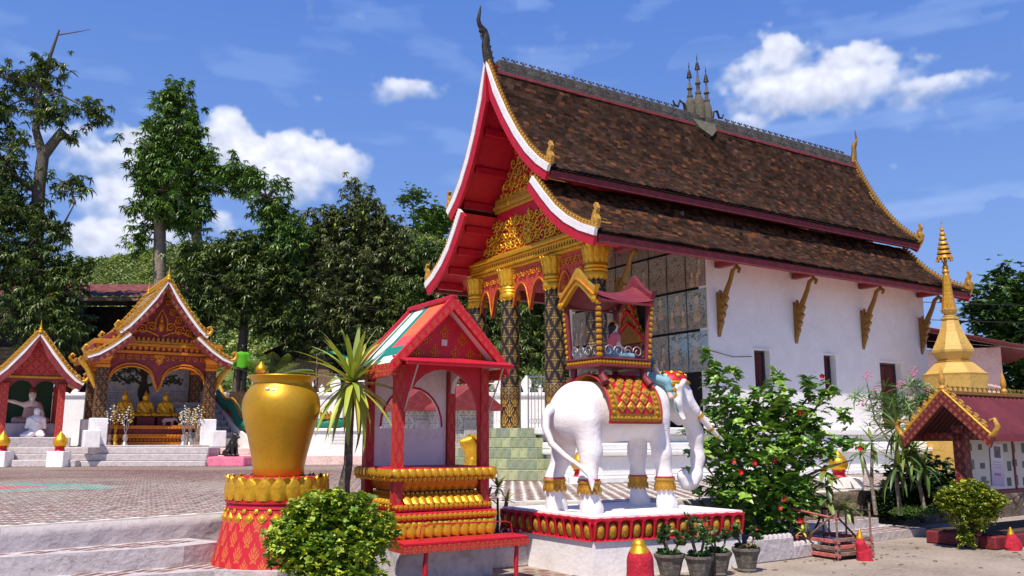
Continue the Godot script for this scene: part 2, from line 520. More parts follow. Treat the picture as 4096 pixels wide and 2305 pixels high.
	texmat("kerb_grey", mottled(54, 256, 0.02, 0.09, 0.5, [[0.0, Color(0.40, 0.38, 0.36)], [0.5, Color(0.62, 0.60, 0.58)], [1.0, Color(0.74, 0.72, 0.70)]]), 0.9, 1.0, plaster_n, 0.7)
	texmat("soil", mottled(55, 256, 0.03, 0.12, 0.5, [[0.0, Color(0.14, 0.10, 0.07)], [0.5, Color(0.27, 0.20, 0.15)], [1.0, Color(0.38, 0.30, 0.23)]]), 1.0, 1.0, plaster_n, 1.0)
	texmat("pot_clay", mottled(56, 256, 0.02, 0.1, 0.5, [[0.0, Color(0.22, 0.21, 0.19)], [0.5, Color(0.38, 0.36, 0.33)], [0.8, Color(0.50, 0.47, 0.42)], [1.0, Color(0.62, 0.58, 0.52)]]), 0.95, 2.0, plaster_n, 0.6)
	texmat("ridge_cement", mottled(57, 256, 0.015, 0.09, 0.5, [[0.0, Color(0.12, 0.12, 0.12)], [0.5, Color(0.28, 0.27, 0.26)], [1.0, Color(0.48, 0.46, 0.43)]]), 0.95, 0.7, plaster_n, 0.7)
	texmat("dark_bronze", mottled(58, 128, 0.03, 0.1, 0.5, [[0.0, Color(0.08, 0.08, 0.09)], [0.5, Color(0.19, 0.18, 0.17)], [1.0, Color(0.42, 0.36, 0.22)]]), 0.6, 1.5, fine_n, 0.7, 0.3)
	texmat("spire_stone", mottled(59, 256, 0.02, 0.09, 0.5, [[0.0, Color(0.17, 0.16, 0.15)], [0.5, Color(0.38, 0.35, 0.29)], [0.75, Color(0.36, 0.40, 0.36)], [1.0, Color(0.58, 0.53, 0.42)]]), 0.9, 1.2, plaster_n, 0.8)
	texmat("bark", mottled(61, 256, 0.03, 0.1, 0.5, [[0.0, Color(0.16, 0.14, 0.12)], [0.5, Color(0.36, 0.33, 0.30)], [1.0, Color(0.58, 0.55, 0.50)]]), 0.95, 1.5, plaster_n, 1.2)
	texmat("bark_pale", mottled(62, 256, 0.03, 0.1, 0.5, [[0.0, Color(0.30, 0.27, 0.23)], [0.5, Color(0.52, 0.48, 0.42)], [1.0, Color(0.70, 0.66, 0.60)]]), 0.95, 1.0, plaster_n, 1.0)
	texmat("old_wood", mottled(63, 256, 0.02, 0.09, 0.5, [[0.0, Color(0.07, 0.055, 0.045)], [0.5, Color(0.17, 0.14, 0.12)], [1.0, Color(0.28, 0.24, 0.20)]]), 0.9, 0.8, plaster_n, 0.8)
	texmat("grey_wood", mottled(64, 256, 0.02, 0.09, 0.5, [[0.0, Color(0.30, 0.22, 0.19)], [0.5, Color(0.52, 0.42, 0.37)], [1.0, Color(0.66, 0.55, 0.49)]]), 0.9, 1.5, plaster_n, 0.8)
	texmat("pink_wood", mottled(65, 256, 0.02, 0.09, 0.5, [[0.0, Color(0.48, 0.24, 0.22)], [0.5, Color(0.72, 0.38, 0.36)], [1.0, Color(0.80, 0.52, 0.49)]]), 0.85, 1.5, plaster_n, 0.8)
	texmat("rust_roof", mottled(66, 512, 0.008, 0.05, 0.5, [[0.0, Color(0.26, 0.13, 0.11)], [0.5, Color(0.44, 0.22, 0.19)], [0.8, Color(0.54, 0.32, 0.27)], [1.0, Color(0.72, 0.58, 0.52)]]), 0.8, 0.4, plaster_n, 0.4)
	texmat("red_roof", mottled(67, 256, 0.01, 0.06, 0.5, [[0.0, Color(0.27, 0.08, 0.09)], [0.5, Color(0.37, 0.115, 0.125)], [1.0, Color(0.46, 0.19, 0.19)]]), 0.6, 0.5, plaster_n, 0.2)
	texmat("pale_pink", mottled(68, 256, 0.01, 0.06, 0.5, [[0.0, Color(0.72, 0.58, 0.55)], [0.5, Color(0.83, 0.69, 0.66)], [1.0, Color(0.88, 0.76, 0.73)]]), 0.9, 0.5, plaster_n, 0.3)
	texmat("shrine_tile", mottled(70, 128, 0.04, 0.1, 0.5, [[0.0, Color(0.58, 0.50, 0.42)], [0.5, Color(0.74, 0.68, 0.60)], [1.0, Color(0.82, 0.77, 0.70)]]), 0.7, 1.0)
	texmat("red_cloth_stone", mottled(69, 128, 0.04, 0.12, 0.5, [[0.0, Color(0.52, 0.04, 0.11)], [0.5, Color(0.70, 0.09, 0.18)], [0.8, Color(0.76, 0.17, 0.26)], [1.0, Color(0.82, 0.48, 0.48)]]), 0.85, 2.5, plaster_n, 1.0)
	mat("black_stone", Color(0.075, 0.08, 0.085), 0.45)
	mat("iron_white", Color(0.86, 0.86, 0.86), 0.5)
	mat("iron_silver", Color(0.66, 0.64, 0.62), 0.4, 0.5)
	mat("teal", Color(0.02, 0.50, 0.44), 0.6)
	mat("orange", Color(0.90, 0.40, 0.22), 0.6)
	mat("roof_white", Color(0.90, 0.91, 0.89), 0.6)
	mat("roof_pink", Color(0.85, 0.30, 0.30), 0.6)
	mat("naga_green", Color(0.04, 0.45, 0.33), 0.6)
	mat("aqua", Color(0.40, 0.70, 0.78), 0.6)
	mat("skin_statue", Color(0.86, 0.78, 0.74), 0.6)
	mat("skin_person", Color(0.36, 0.22, 0.15), 0.6)
	mat("hair_dark", Color(0.03, 0.03, 0.045), 0.5)
	mat("shirt_green", Color(0.31, 0.66, 0.04), 0.8)
	mat("dark_cloth", Color(0.05, 0.055, 0.06), 0.9)
	mat("blouse_pink", Color(0.86, 0.45, 0.47), 0.8)
	mat("skirt_blue", Color(0.48, 0.66, 0.71), 0.8)
	mat("tunic_blue", Color(0.26, 0.41, 0.48), 0.8)
	mat("window_glass", Color(0.34, 0.37, 0.40), 0.12)
	mat("door_wood", Color(0.32, 0.07, 0.08), 0.6)
	mat("door_frame", Color(0.20, 0.21, 0.26), 0.7)
	mat("grout_dark", Color(0.06, 0.055, 0.05), 0.9)
	mat("board_white", Color(0.80, 0.79, 0.76), 0.8)
	mat("ivory", Color(0.90, 0.87, 0.84), 0.5)
	mat("eye_black", Color(0.02, 0.02, 0.02), 0.2)
	mat("petal_red", Color(0.74, 0.02, 0.11), 0.6)
	mat("petal_pink", Color(0.88, 0.45, 0.62), 0.6)
	mat("stamen", Color(0.90, 0.75, 0.25), 0.6)
	mat("petal_white", Color(0.86, 0.86, 0.82), 0.6)
	mat("mango", Color(0.55, 0.62, 0.12), 0.5)
	mat("panel_green", Color(0.02, 0.24, 0.15), 0.6)
	mat("cable", Color(0.06, 0.06, 0.07), 0.7)
	for g in [["tile_green", Color(0.58, 0.62, 0.47)], ["tile_sage", Color(0.54, 0.58, 0.47)], ["tile_pale", Color(0.66, 0.68, 0.53)], ["tile_grey", Color(0.52, 0.56, 0.48)]]:
		var t := mottled(71 + g[0].length(), 128, 0.02, 0.1, 0.5, [[0.0, g[1].darkened(0.35)], [0.5, g[1]], [1.0, g[1].lightened(0.15)]])
		texmat(g[0], t, 0.4, 2.0, fine_n, 0.3)
	for g in [["elephant_white", 0.0]]:
		texmat(g[0], mottled(75, 512, 0.012, 0.08, 0.35, [[0.0, Color(0.74, 0.70, 0.69)], [0.25, Color(0.87, 0.85, 0.85)], [0.45, Color(0.90, 0.88, 0.88)], [1.0, Color(0.93, 0.915, 0.915)]], [[46, 3, Color(0.68, 0.65, 0.63)]]), 0.55, 0.9, bumps(76, 512, 0.03, 5, 6.0), 0.3)
	tinted("tiles", 0.9)
	M.tiles.metallic_specular = 0.12
	M.tiles.normal_enabled = true; M.tiles.normal_texture = fine_n; M.tiles.uv1_triplanar = true; M.tiles.uv1_scale = Vector3(4, 4, 4); M.tiles.normal_scale = 0.8
	tinted("pavers", 0.8)
	M.pavers.normal_enabled = true; M.pavers.normal_texture = plaster_n; M.pavers.uv1_triplanar = true; M.pavers.uv1_world_triplanar = true; M.pavers.uv1_scale = Vector3(2, 2, 2); M.pavers.normal_scale = 0.6
	tinted("leaves", 0.38)
	M.leaves.backlight_enabled = true; M.leaves.backlight = Color(0.5, 0.55, 0.2)
	tinted("wood_leaf", 0.6)
	# fixed tints of the tiles and stones that stand singly
	for k in 8:
		var c: Color = [Color(0.030, 0.018, 0.013), Color(0.045, 0.025, 0.017), Color(0.068, 0.034, 0.022), Color(0.10, 0.045, 0.026), Color(0.16, 0.066, 0.033), Color(0.055, 0.034, 0.026), Color(0.036, 0.026, 0.021), Color(0.082, 0.048, 0.036)][k]
		var m := mat("roof_tile_%d" % k, Color(c.r * 0.66, c.g * 0.66, c.b * 0.66).linear_to_srgb(), 0.9)
		m.metallic_specular = 0.12
		m.normal_enabled = true; m.normal_texture = fine_n; m.uv1_triplanar = true; m.uv1_scale = Vector3(4, 4, 4)
	for k in 6:
		var c: Color = [Color(0.16, 0.080, 0.068), Color(0.20, 0.098, 0.082), Color(0.145, 0.078, 0.068), Color(0.23, 0.118, 0.098), Color(0.18, 0.098, 0.080), Color(0.135, 0.088, 0.074)][k]
		var m := mat("paver_%d" % k, c.linear_to_srgb(), 0.8)
		m.normal_enabled = true; m.normal_texture = plaster_n; m.uv1_triplanar = true; m.uv1_world_triplanar = true; m.uv1_scale = Vector3(2, 2, 2)
	# prints
	var gold_ink := Color(0.86, 0.55, 0.22)
	texmat("print_flame", stencil(112, 184, Color(0.73, 0.035, 0.145), Color(0.76, 0.47, 0.17), FLAME, 0.74), 0.6)
	texmat("print_post", stencil(96, 160, Color(0.71, 0.03, 0.14), Color(0.66, 0.36, 0.16), FLAME, 0.78), 0.6)
	texmat("print_column", stencil(112, 176, Color(0.16, 0.105, 0.085), Color(0.66, 0.55, 0.25), ROSETTE, 0.78, Color(0.075, 0.045, 0.035)), 0.5)
	texmat("print_column_low", stencil(112, 176, Color(0.12, 0.07, 0.055), Color(0.72, 0.55, 0.20), FLAME, 0.95), 0.5)
	texmat("print_band", stencil(80, 48, Color(0.12, 0.07, 0.055), Color(0.68, 0.53, 0.22), ROSETTE, 1.0), 0.5)
	texmat("print_rail", stencil(64, 64, Color(0.68, 0.06, 0.12), Color(0.72, 0.42, 0.20), ROSETTE, 1.05), 0.6)
	texmat("print_verge", stencil(80, 80, Color(0.74, 0.04, 0.14), Color(0.70, 0.40, 0.20), ROSETTE, 0.72), 0.6)
	texmat("print_maroon", stencil(72, 72, Color(0.40, 0.085, 0.10), Color(0.66, 0.50, 0.27), ROSETTE, 0.62), 0.6)
	texmat("print_rose", stencil(80, 80, Color(0.66, 0.12, 0.18), Color(0.74, 0.42, 0.24), ROSETTE, 0.92), 0.7)
	texmat("print_bronze", stencil(64, 104, Color(0.20, 0.10, 0.06), Color(0.62, 0.44, 0.18), ROSETTE, 0.95, Color(0.12, 0.06, 0.04)), 0.6)
	texmat("print_white", stencil(64, 80, Color(0.80, 0.78, 0.77), Color(0.52, 0.49, 0.47), ROSETTE, 1.0), 0.8)
	var seat := [[0.5, 0.66, 0.5]]
	var sets := [[seat, Color(0.58, 0.68, 0.70), Color(0.50, 0.54, 0.50)], [[[0.6, 0.5, 0.42], [0.25, 0.78, 0.3]], Color(0.52, 0.62, 0.62), Color(0.48, 0.50, 0.46)], [[[0.5, 0.45, 0.4], [0.2, 0.8, 0.34], [0.82, 0.82, 0.34]], Color(0.56, 0.64, 0.64), Color(0.48, 0.52, 0.47)], [[[0.35, 0.6, 0.4]], Color(0.60, 0.74, 0.80), Color(0.56, 0.60, 0.58)], [[], Color(0.60, 0.60, 0.57), Color(0.52, 0.48, 0.45)], [[[0.7, 0.6, 0.3], [0.3, 0.9, 0.3], [0.6, 0.95, 0.3]], Color(0.58, 0.59, 0.56), Color(0.53, 0.49, 0.46)]]
	for k in sets.size():
		texmat("icon_%d" % k, icon_print(90 + k, sets[k][0], sets[k][1], sets[k][2].lightened(0.06)), 0.5)


# ---------------------------------------------------------------- camera, sky, sun
func daylight():
	var cam := Camera3D.new()
	cam.name = "camera"
	add_child(cam)
	cam.position = Vector3(0, 1.5, 0)
	cam.rotation_degrees = Vector3(9.854, 0, 0)
	cam.fov = 37.1
	cam.near = 0.1
	cam.far = 2000.0
	cam.current = true
	var env := Environment.new()
	env.background_mode = Environment.BG_SKY
	env.tonemap_mode = Environment.TONE_MAPPER_LINEAR
	env.tonemap_exposure = 1.3
	env.background_energy_multiplier = 1.0
	env.sdfgi_enabled = true
	env.ssao_enabled = true
	env.ssil_enabled = true
	var sky := Sky.new()
	var pano := PanoramaSkyMaterial.new()
	pano.panorama = heaven()
	sky.sky_material = pano
	env.sky = sky
	var we := WorldEnvironment.new()
	we.name = "environment"
	we.environment = env
	add_child(we)
	var sun := DirectionalLight3D.new()
	sun.name = "sun"
	sun.light_color = Color(1.0, 0.955, 0.89)
	sun.light_energy = 1.5
	sun.light_angular_distance = 0.5
	sun.shadow_enabled = true
	add_child(sun)
	var az := deg_to_rad(SUN_AZ)
	var el := deg_to_rad(SUN_EL)
	var to_sun := Vector3(sin(az) * cos(el), sin(el), -cos(az) * cos(el))
	sun.look_at_from_position(to_sun * 50.0, Vector3.ZERO, Vector3.UP)

const SUN_AZ := 200.0
const SUN_EL := 60.5

# clouds as [azimuth, height above the horizon, half width, half height, thickness], degrees
const CLOUDS := [[18.4, 23.2, 1.8, 1.7, 0.92], [16.7, 22.6, 2.3, 1.2, 0.75], [22.9, 22.1, 2.6, 1.6, 0.92], [20.7, 21.4, 5.7, 1.2, 1], [27.0, 20.5, 3.3, 0.8, 0.75], [29.4, 20.4, 1.4, 0.5, 0.6], [13.9, 23.5, 1.8, 1.2, 0.35], [15.4, 21.7, 1.5, 0.5, 0.6], [-7.7, 22.6, 2.2, 0.7, 0.8], [-9.0, 22.4, 1.0, 0.7, 0.7], [-19.2, 18.8, 1.4, 1.4, 1], [-18.4, 17.5, 1.8, 1.5, 1], [-14.8, 17.8, 2.8, 1.4, 1], [-12.4, 17.6, 2.2, 1.3, 1], [-15.8, 16.4, 3.3, 1.3, 1], [-17.1, 16.9, 2.3, 1.9, 1], [-25.5, 16.2, 2.9, 1.6, 0.8], [-27.3, 17.1, 3.1, 1.3, 0.6], [-23.9, 17.3, 1.9, 1.3, 0.9], [-25.3, 13.9, 2.3, 1.5, 0.85], [-23.0, 14.3, 2.0, 1.7, 0.85], [-25.3, 11.6, 2.6, 1.3, 1], [-23.3, 12.4, 2.2, 1.6, 1], [-26.6, 10.9, 1.4, 0.8, 0.8], [-19.1, 13.3, 1.0, 0.8, 0.7], [16.2, 20.0, 1.1, 0.7, 0.75], [27.3, 18.2, 1.4, 0.7, 0.4], [-13.1, 27.4, 2.8, 0.8, 0.35], [3.2, 25.7, 3.2, 0.9, 0.3], [1.8, 25.0, 2.1, 0.5, 0.3], [-12.3, 21.4, 1.6, 0.8, 0.25], [22.1, 20.0, 2.9, 0.8, 0.4], [25.7, 16.0, 1.2, 0.5, 0.25]]

func heaven() -> ImageTexture:
	var w := 4096
	var h := 2048
	var im := Image.create(w, h, false, Image.FORMAT_RGB8)
	for y in h:
		var e := 90.0 - (y + 0.5) / h * 180.0
		var t := pow(clampf(1.0 - maxf(e, 0.0) / 62.0, 0.0, 1.0), 1.7)
		var c := Color(0.20, 0.365, 0.70).lerp(Color(0.57, 0.685, 0.87), t)
		if e < 0.0: c = Color(0.50, 0.52, 0.50)
		im.fill_rect(Rect2i(0, y, w, 1), c)
	var n1 := noise(301, 0.42, 5)
	var n2 := noise(302, 0.16, 4)
	# the puffs are drawn once, then the same field goes on round the rest of the sky
	var deg := w / 360.0
	var x0 := -34.0
	var x1 := 34.0
	var y0 := 8.0
	var y1 := 30.0
	var pw := int((x1 - x0) * deg)
	var ph := int((y1 - y0) * deg)
	var ox := int((x0 + 360.0) * deg)
	var oy := int((90.0 - y1) * deg)
	for py in ph:
		var e := y1 - (py + 0.5) / deg
		for px in pw:
			var a := x0 + (px + 0.5) / deg
			var d := 0.0
			var lit := 0.0
			for c in CLOUDS:
				var dx: float = (a - c[0]) / c[2]
				if absf(dx) > 1.7: continue
				var dy: float = (e - c[1]) / c[3]
				if absf(dy) > 1.7: continue
				var r := dx * dx + dy * dy
				if r > 2.9: continue
				var s: float = c[4] * (1.0 - r / 2.9)
				if s > d:
					d = s
				lit = maxf(lit, s * (0.6 + 0.4 * clampf(dy, -1.0, 1.0)))
			var n := n1.get_noise_2d(a * 1.0, e * 1.4)
			var veil := clampf(n2.get_noise_2d(a * 0.5, e * 1.6) * 0.5 - 0.08, 0.0, 0.14)
			if d <= 0.0 and veil <= 0.0: continue
			var soft_n := n2.get_noise_2d(a * 4.0, e * 5.0)
			var crisp := clampf((lit / maxf(d, 0.01) - 0.62) / 0.3, 0.0, 1.0)      # billowed tops, ragged soft bases
			var cov := smoothstep(0.28 + 0.06 * crisp, 0.95 - 0.36 * crisp, d + (n * 0.55 + soft_n * 0.25) * (1.15 - d))
			cov = clampf(cov * minf(1.0, d * 1.5 + 0.15), 0.0, 1.0)
			var bright := clampf(0.76 + 0.23 * lit + soft_n * 0.10 + n * 0.04, 0.68, 0.98)
			var sky := im.get_pixel(3, oy + py)
			var col := sky.lerp(Color(0.80, 0.85, 0.96), veil)
			col = col.lerp(Color(0.93 * bright, 0.94 * bright, minf(1.0, 0.95 * bright + 0.05)), cov * (0.78 + 0.2 * smoothstep(0.3, 0.8, lit)))
			im.set_pixel((ox + px) % w, oy + py, col)
	var left := Image.create(pw, ph, false, Image.FORMAT_RGB8)
	for half in [[ox, w - ox, 0], [0, pw - (w - ox), w - ox]]:
		left.blit_rect(im, Rect2i(half[0], oy, half[1], ph), Vector2i(half[2], 0))
	for k in range(1, 5):
		if k % 2 == 1: left.flip_x()
		im.blit_rect(left, Rect2i(0, 0, pw, ph), Vector2i(int((34.0 + (k - 1) * 73.0) * deg) + 6, oy))
	return ImageTexture.create_from_image(im)


# ---------------------------------------------------------------- shared ornament shapes
var shapes := {}

# petal standing along y, bulging towards z
func petal(l: float, w: float, bulge: float, curl := 0.0, tip := 0.6, ni := 4, nj := 5) -> ArrayMesh:
	var key := "p%s_%s_%s_%s_%s" % [l, w, bulge, curl, tip]
	if shapes.has(key): return shapes[key]
	var b := MB.new()
	b.sheet(func(i, j):
		var s: float = i * 2.0 - 1.0
		var wide: float = w * 0.5 * (pow(sin(PI * clampf(0.12 + j * 0.88, 0.0, 1.0)), tip) if j < 0.999 else 0.0)
		return Vector3(s * wide, j * l, bulge * (1.0 - s * s) * (0.35 + 0.65 * sin(PI * (0.15 + j * 0.75))) + curl * j * j)
	, ni, nj)
	shapes[key] = b.mesh()
	return shapes[key]

# flower boss lying in the x-y plane, raised towards z
func boss(r: float) -> ArrayMesh:
	var key := "b%s" % r
	if shapes.has(key): return shapes[key]
	var b := MB.new()
	b.xf = Transform3D(Basis(Vector3(1, 0, 0), Vector3(0, 0, 1), Vector3(0, -1, 0)), Vector3.ZERO)
	b.lathe([Vector2(r, 0), Vector2(r * 0.95, r * 0.28), Vector2(r * 0.62, r * 0.42), Vector2(r * 0.45, r * 0.36), Vector2(r * 0.36, r * 0.6), Vector2(0, r * 0.75)], 8)
	shapes[key] = b.mesh()
	return shapes[key]

# small flame leaf used along ridges and verges, standing along y, thick along z
func crest(hh: float, w: float, thick: float) -> ArrayMesh:
	var key := "c%s_%s_%s" % [hh, w, thick]
	if shapes.has(key): return shapes[key]
	var b := MB.new()
	b.slab(PackedVector2Array([Vector2(-w * 0.5, 0), Vector2(-w * 0.55, hh * 0.22), Vector2(-w * 0.3, hh * 0.36), Vector2(-w * 0.42, hh * 0.55), Vector2(-w * 0.2, hh * 0.8), Vector2(w * 0.2, hh), Vector2(w * 0.12, hh * 0.8), Vector2(w * 0.4, hh * 0.6), Vector2(w * 0.25, hh * 0.4), Vector2(w * 0.52, hh * 0.2), Vector2(w * 0.5, 0)]), -thick * 0.5, thick * 0.5)
	b.ball(Vector3(0, hh * 0.42, 0), Vector3(w * 0.28, hh * 0.24, thick * 0.85), 6, 4)
	shapes[key] = b.mesh()
	return shapes[key]

# twin-curl ridge crest of cast metal
func curl_crest(s: float) -> ArrayMesh:
	var key := "curl%s" % s
	if shapes.has(key): return shapes[key]
	var b := MB.new()
	for d in [-1.0, 1.0]:
		b.tube([Vector3(0, 0, 0), Vector3(0.12 * d, 0.35, 0) * s, Vector3(0.3 * d, 0.75, 0) * s, Vector3(0.52 * d, 0.88, 0) * s, Vector3(0.62 * d, 0.7, 0) * s, Vector3(0.5 * d, 0.6, 0) * s], [0.13 * s, 0.1 * s, 0.09 * s, 0.1 * s, 0.09 * s, 0.08 * s], 5)
	b.tube([Vector3(0, 0, 0), Vector3(0, 0.95, 0) * s], [0.1 * s, 0.07 * s], 5)
	shapes[key] = b.mesh()
	return shapes[key]

# gilded scroll: a spiral that tapers, in the x-y plane
func scroll(turns: float, r: float, hand: float, seg := 16) -> ArrayMesh:
	var key := "s%s_%s_%s" % [turns, r, hand]
	if shapes.has(key): return shapes[key]
	var b := MB.new()
	var pts := []
	var rad := []
	for k in seg + 1:
		var t := float(k) / seg
		var a := t * turns * TAU
		var q := r * (1.0 - t * 0.82)
		pts.append(Vector3(cos(a) * q * hand, sin(a) * q, 0.012 + 0.02 * t))
		rad.append(r * (0.10 + 0.085 * sin(PI * minf(1.0, t * 1.3))))
	b.tube(pts, rad, 5)
	b.ball(pts[-1], Vector3(r * 0.2, r * 0.2, r * 0.16), 6, 4)
	for k in 3:       # leaves thrown off the outside of the curl
		var a := (0.12 + 0.2 * k) * TAU
		var o := Vector3(cos(a) * hand, sin(a), 0) * r * (1.0 - 0.16 * k)
		var d := Vector3(cos(a + 0.7) * hand, sin(a + 0.7), 0) * r * 0.5
		b.tube([o, o + d * 0.6 + Vector3(0, 0, 0.012), o + d + Vector3(0, 0, 0.004)], [r * 0.15, r * 0.13, r * 0.02], 5)
	shapes[key] = b.mesh()
	return shapes[key]

# naga-headed finial: neck along pts (y up, +x the way the head looks)
func naga_finial(b: MB, k: float):
	var pts := [Vector3(0, -0.1, 0), Vector3(0.08, 0.2, 0), Vector3(0.13, 0.45, 0), Vector3(0.12, 0.66, 0), Vector3(0.17, 0.78, 0), Vector3(0.3, 0.8, 0)]
	b.tube(pts.map(func(p): return p * k), [0.14 * k, 0.135 * k, 0.115 * k, 0.10 * k, 0.105 * k, 0.06 * k], 8, 0.75, Vector3(0, 0, 1))
	b.tube([Vector3(0.22, 0.76, 0) * k, Vector3(0.26, 0.66, 0) * k, Vector3(0.25, 0.56, 0) * k], [0.045 * k, 0.03 * k, 0.008 * k], 6)
	b.tube([Vector3(0.16, 0.8, 0) * k, Vector3(0.3, 0.92, 0) * k, Vector3(0.34, 1.05, 0) * k, Vector3(0.31, 1.22, 0) * k, Vector3(0.28, 1.42, 0) * k], [0.075 * k, 0.06 * k, 0.05 * k, 0.036 * k, 0.014 * k], 6)
	for j in 4:
		b.tube([Vector3(-0.0 + 0.03 * j, 0.1 + 0.14 * j, 0) * k, Vector3(-0.11 + 0.04 * j, 0.2 + 0.14 * j, 0) * k], [0.05 * k, 0.01 * k], 5)

func arc_points(prof: Array, t: float) -> Array:   # point and downhill tangent at length t along a profile
	var left := t
	for k in prof.size() - 1:
		var a: Vector2 = prof[k]
		var b: Vector2 = prof[k + 1]
		var l := a.distance_to(b)
		if left <= l or k == prof.size() - 2: return [a + (b - a) * (left / l), (b - a) / l]
		left -= l
	return []

func prof_len(prof: Array) -> float:
	var l := 0.0
	for k in prof.size() - 1: l += prof[k].distance_to(prof[k + 1])
	return l

# profile shifted sideways by w (positive = outwards and up)
func shifted(prof: Array, w: float) -> Array:
	var out := []
	for k in prof.size():
		var d: Vector2 = (prof[mini(k + 1, prof.size() - 1)] - prof[maxi(k - 1, 0)]).normalized()
		out.append(prof[k] + Vector2(-d.y, d.x) * w)
	return out

func ribbon(prof: Array, w0: float, w1: float) -> PackedVector2Array:
	var a := shifted(prof, w0)
	var c := shifted(prof, w1)
	c.reverse()
	return PackedVector2Array(a + c)

func flip(prof: Array) -> Array: return prof.map(func(p): return Vector2(-p.x, p.y))

func printed(called: String, su: float, sv: float) -> StandardMaterial3D:
	var key := "%s_%s_%s" % [called, su, sv]
	if not M.has(key):
		M[key] = M[called].duplicate()
		M[key].uv1_scale = Vector3(su, sv, 1)
	return M[key]


# ---------------------------------------------------------------- the temple hall
const UPPER := [Vector2(0.0, 9.42), Vector2(0.35, 8.66), Vector2(0.72, 7.98), Vector2(1.08, 7.43), Vector2(1.46, 6.96), Vector2(1.83, 6.61), Vector2(2.19, 6.36)]
const LOWER := [Vector2(1.56, 6.28), Vector2(1.92, 5.86), Vector2(2.28, 5.48), Vector2(2.66, 5.18), Vector2(3.1, 4.93), Vector2(3.56, 4.74)]

func ends(y: float) -> Array: return [0.528 + 0.07 * y, -11.63 - 0.07 * y]     # front and rear z of the roof at height y

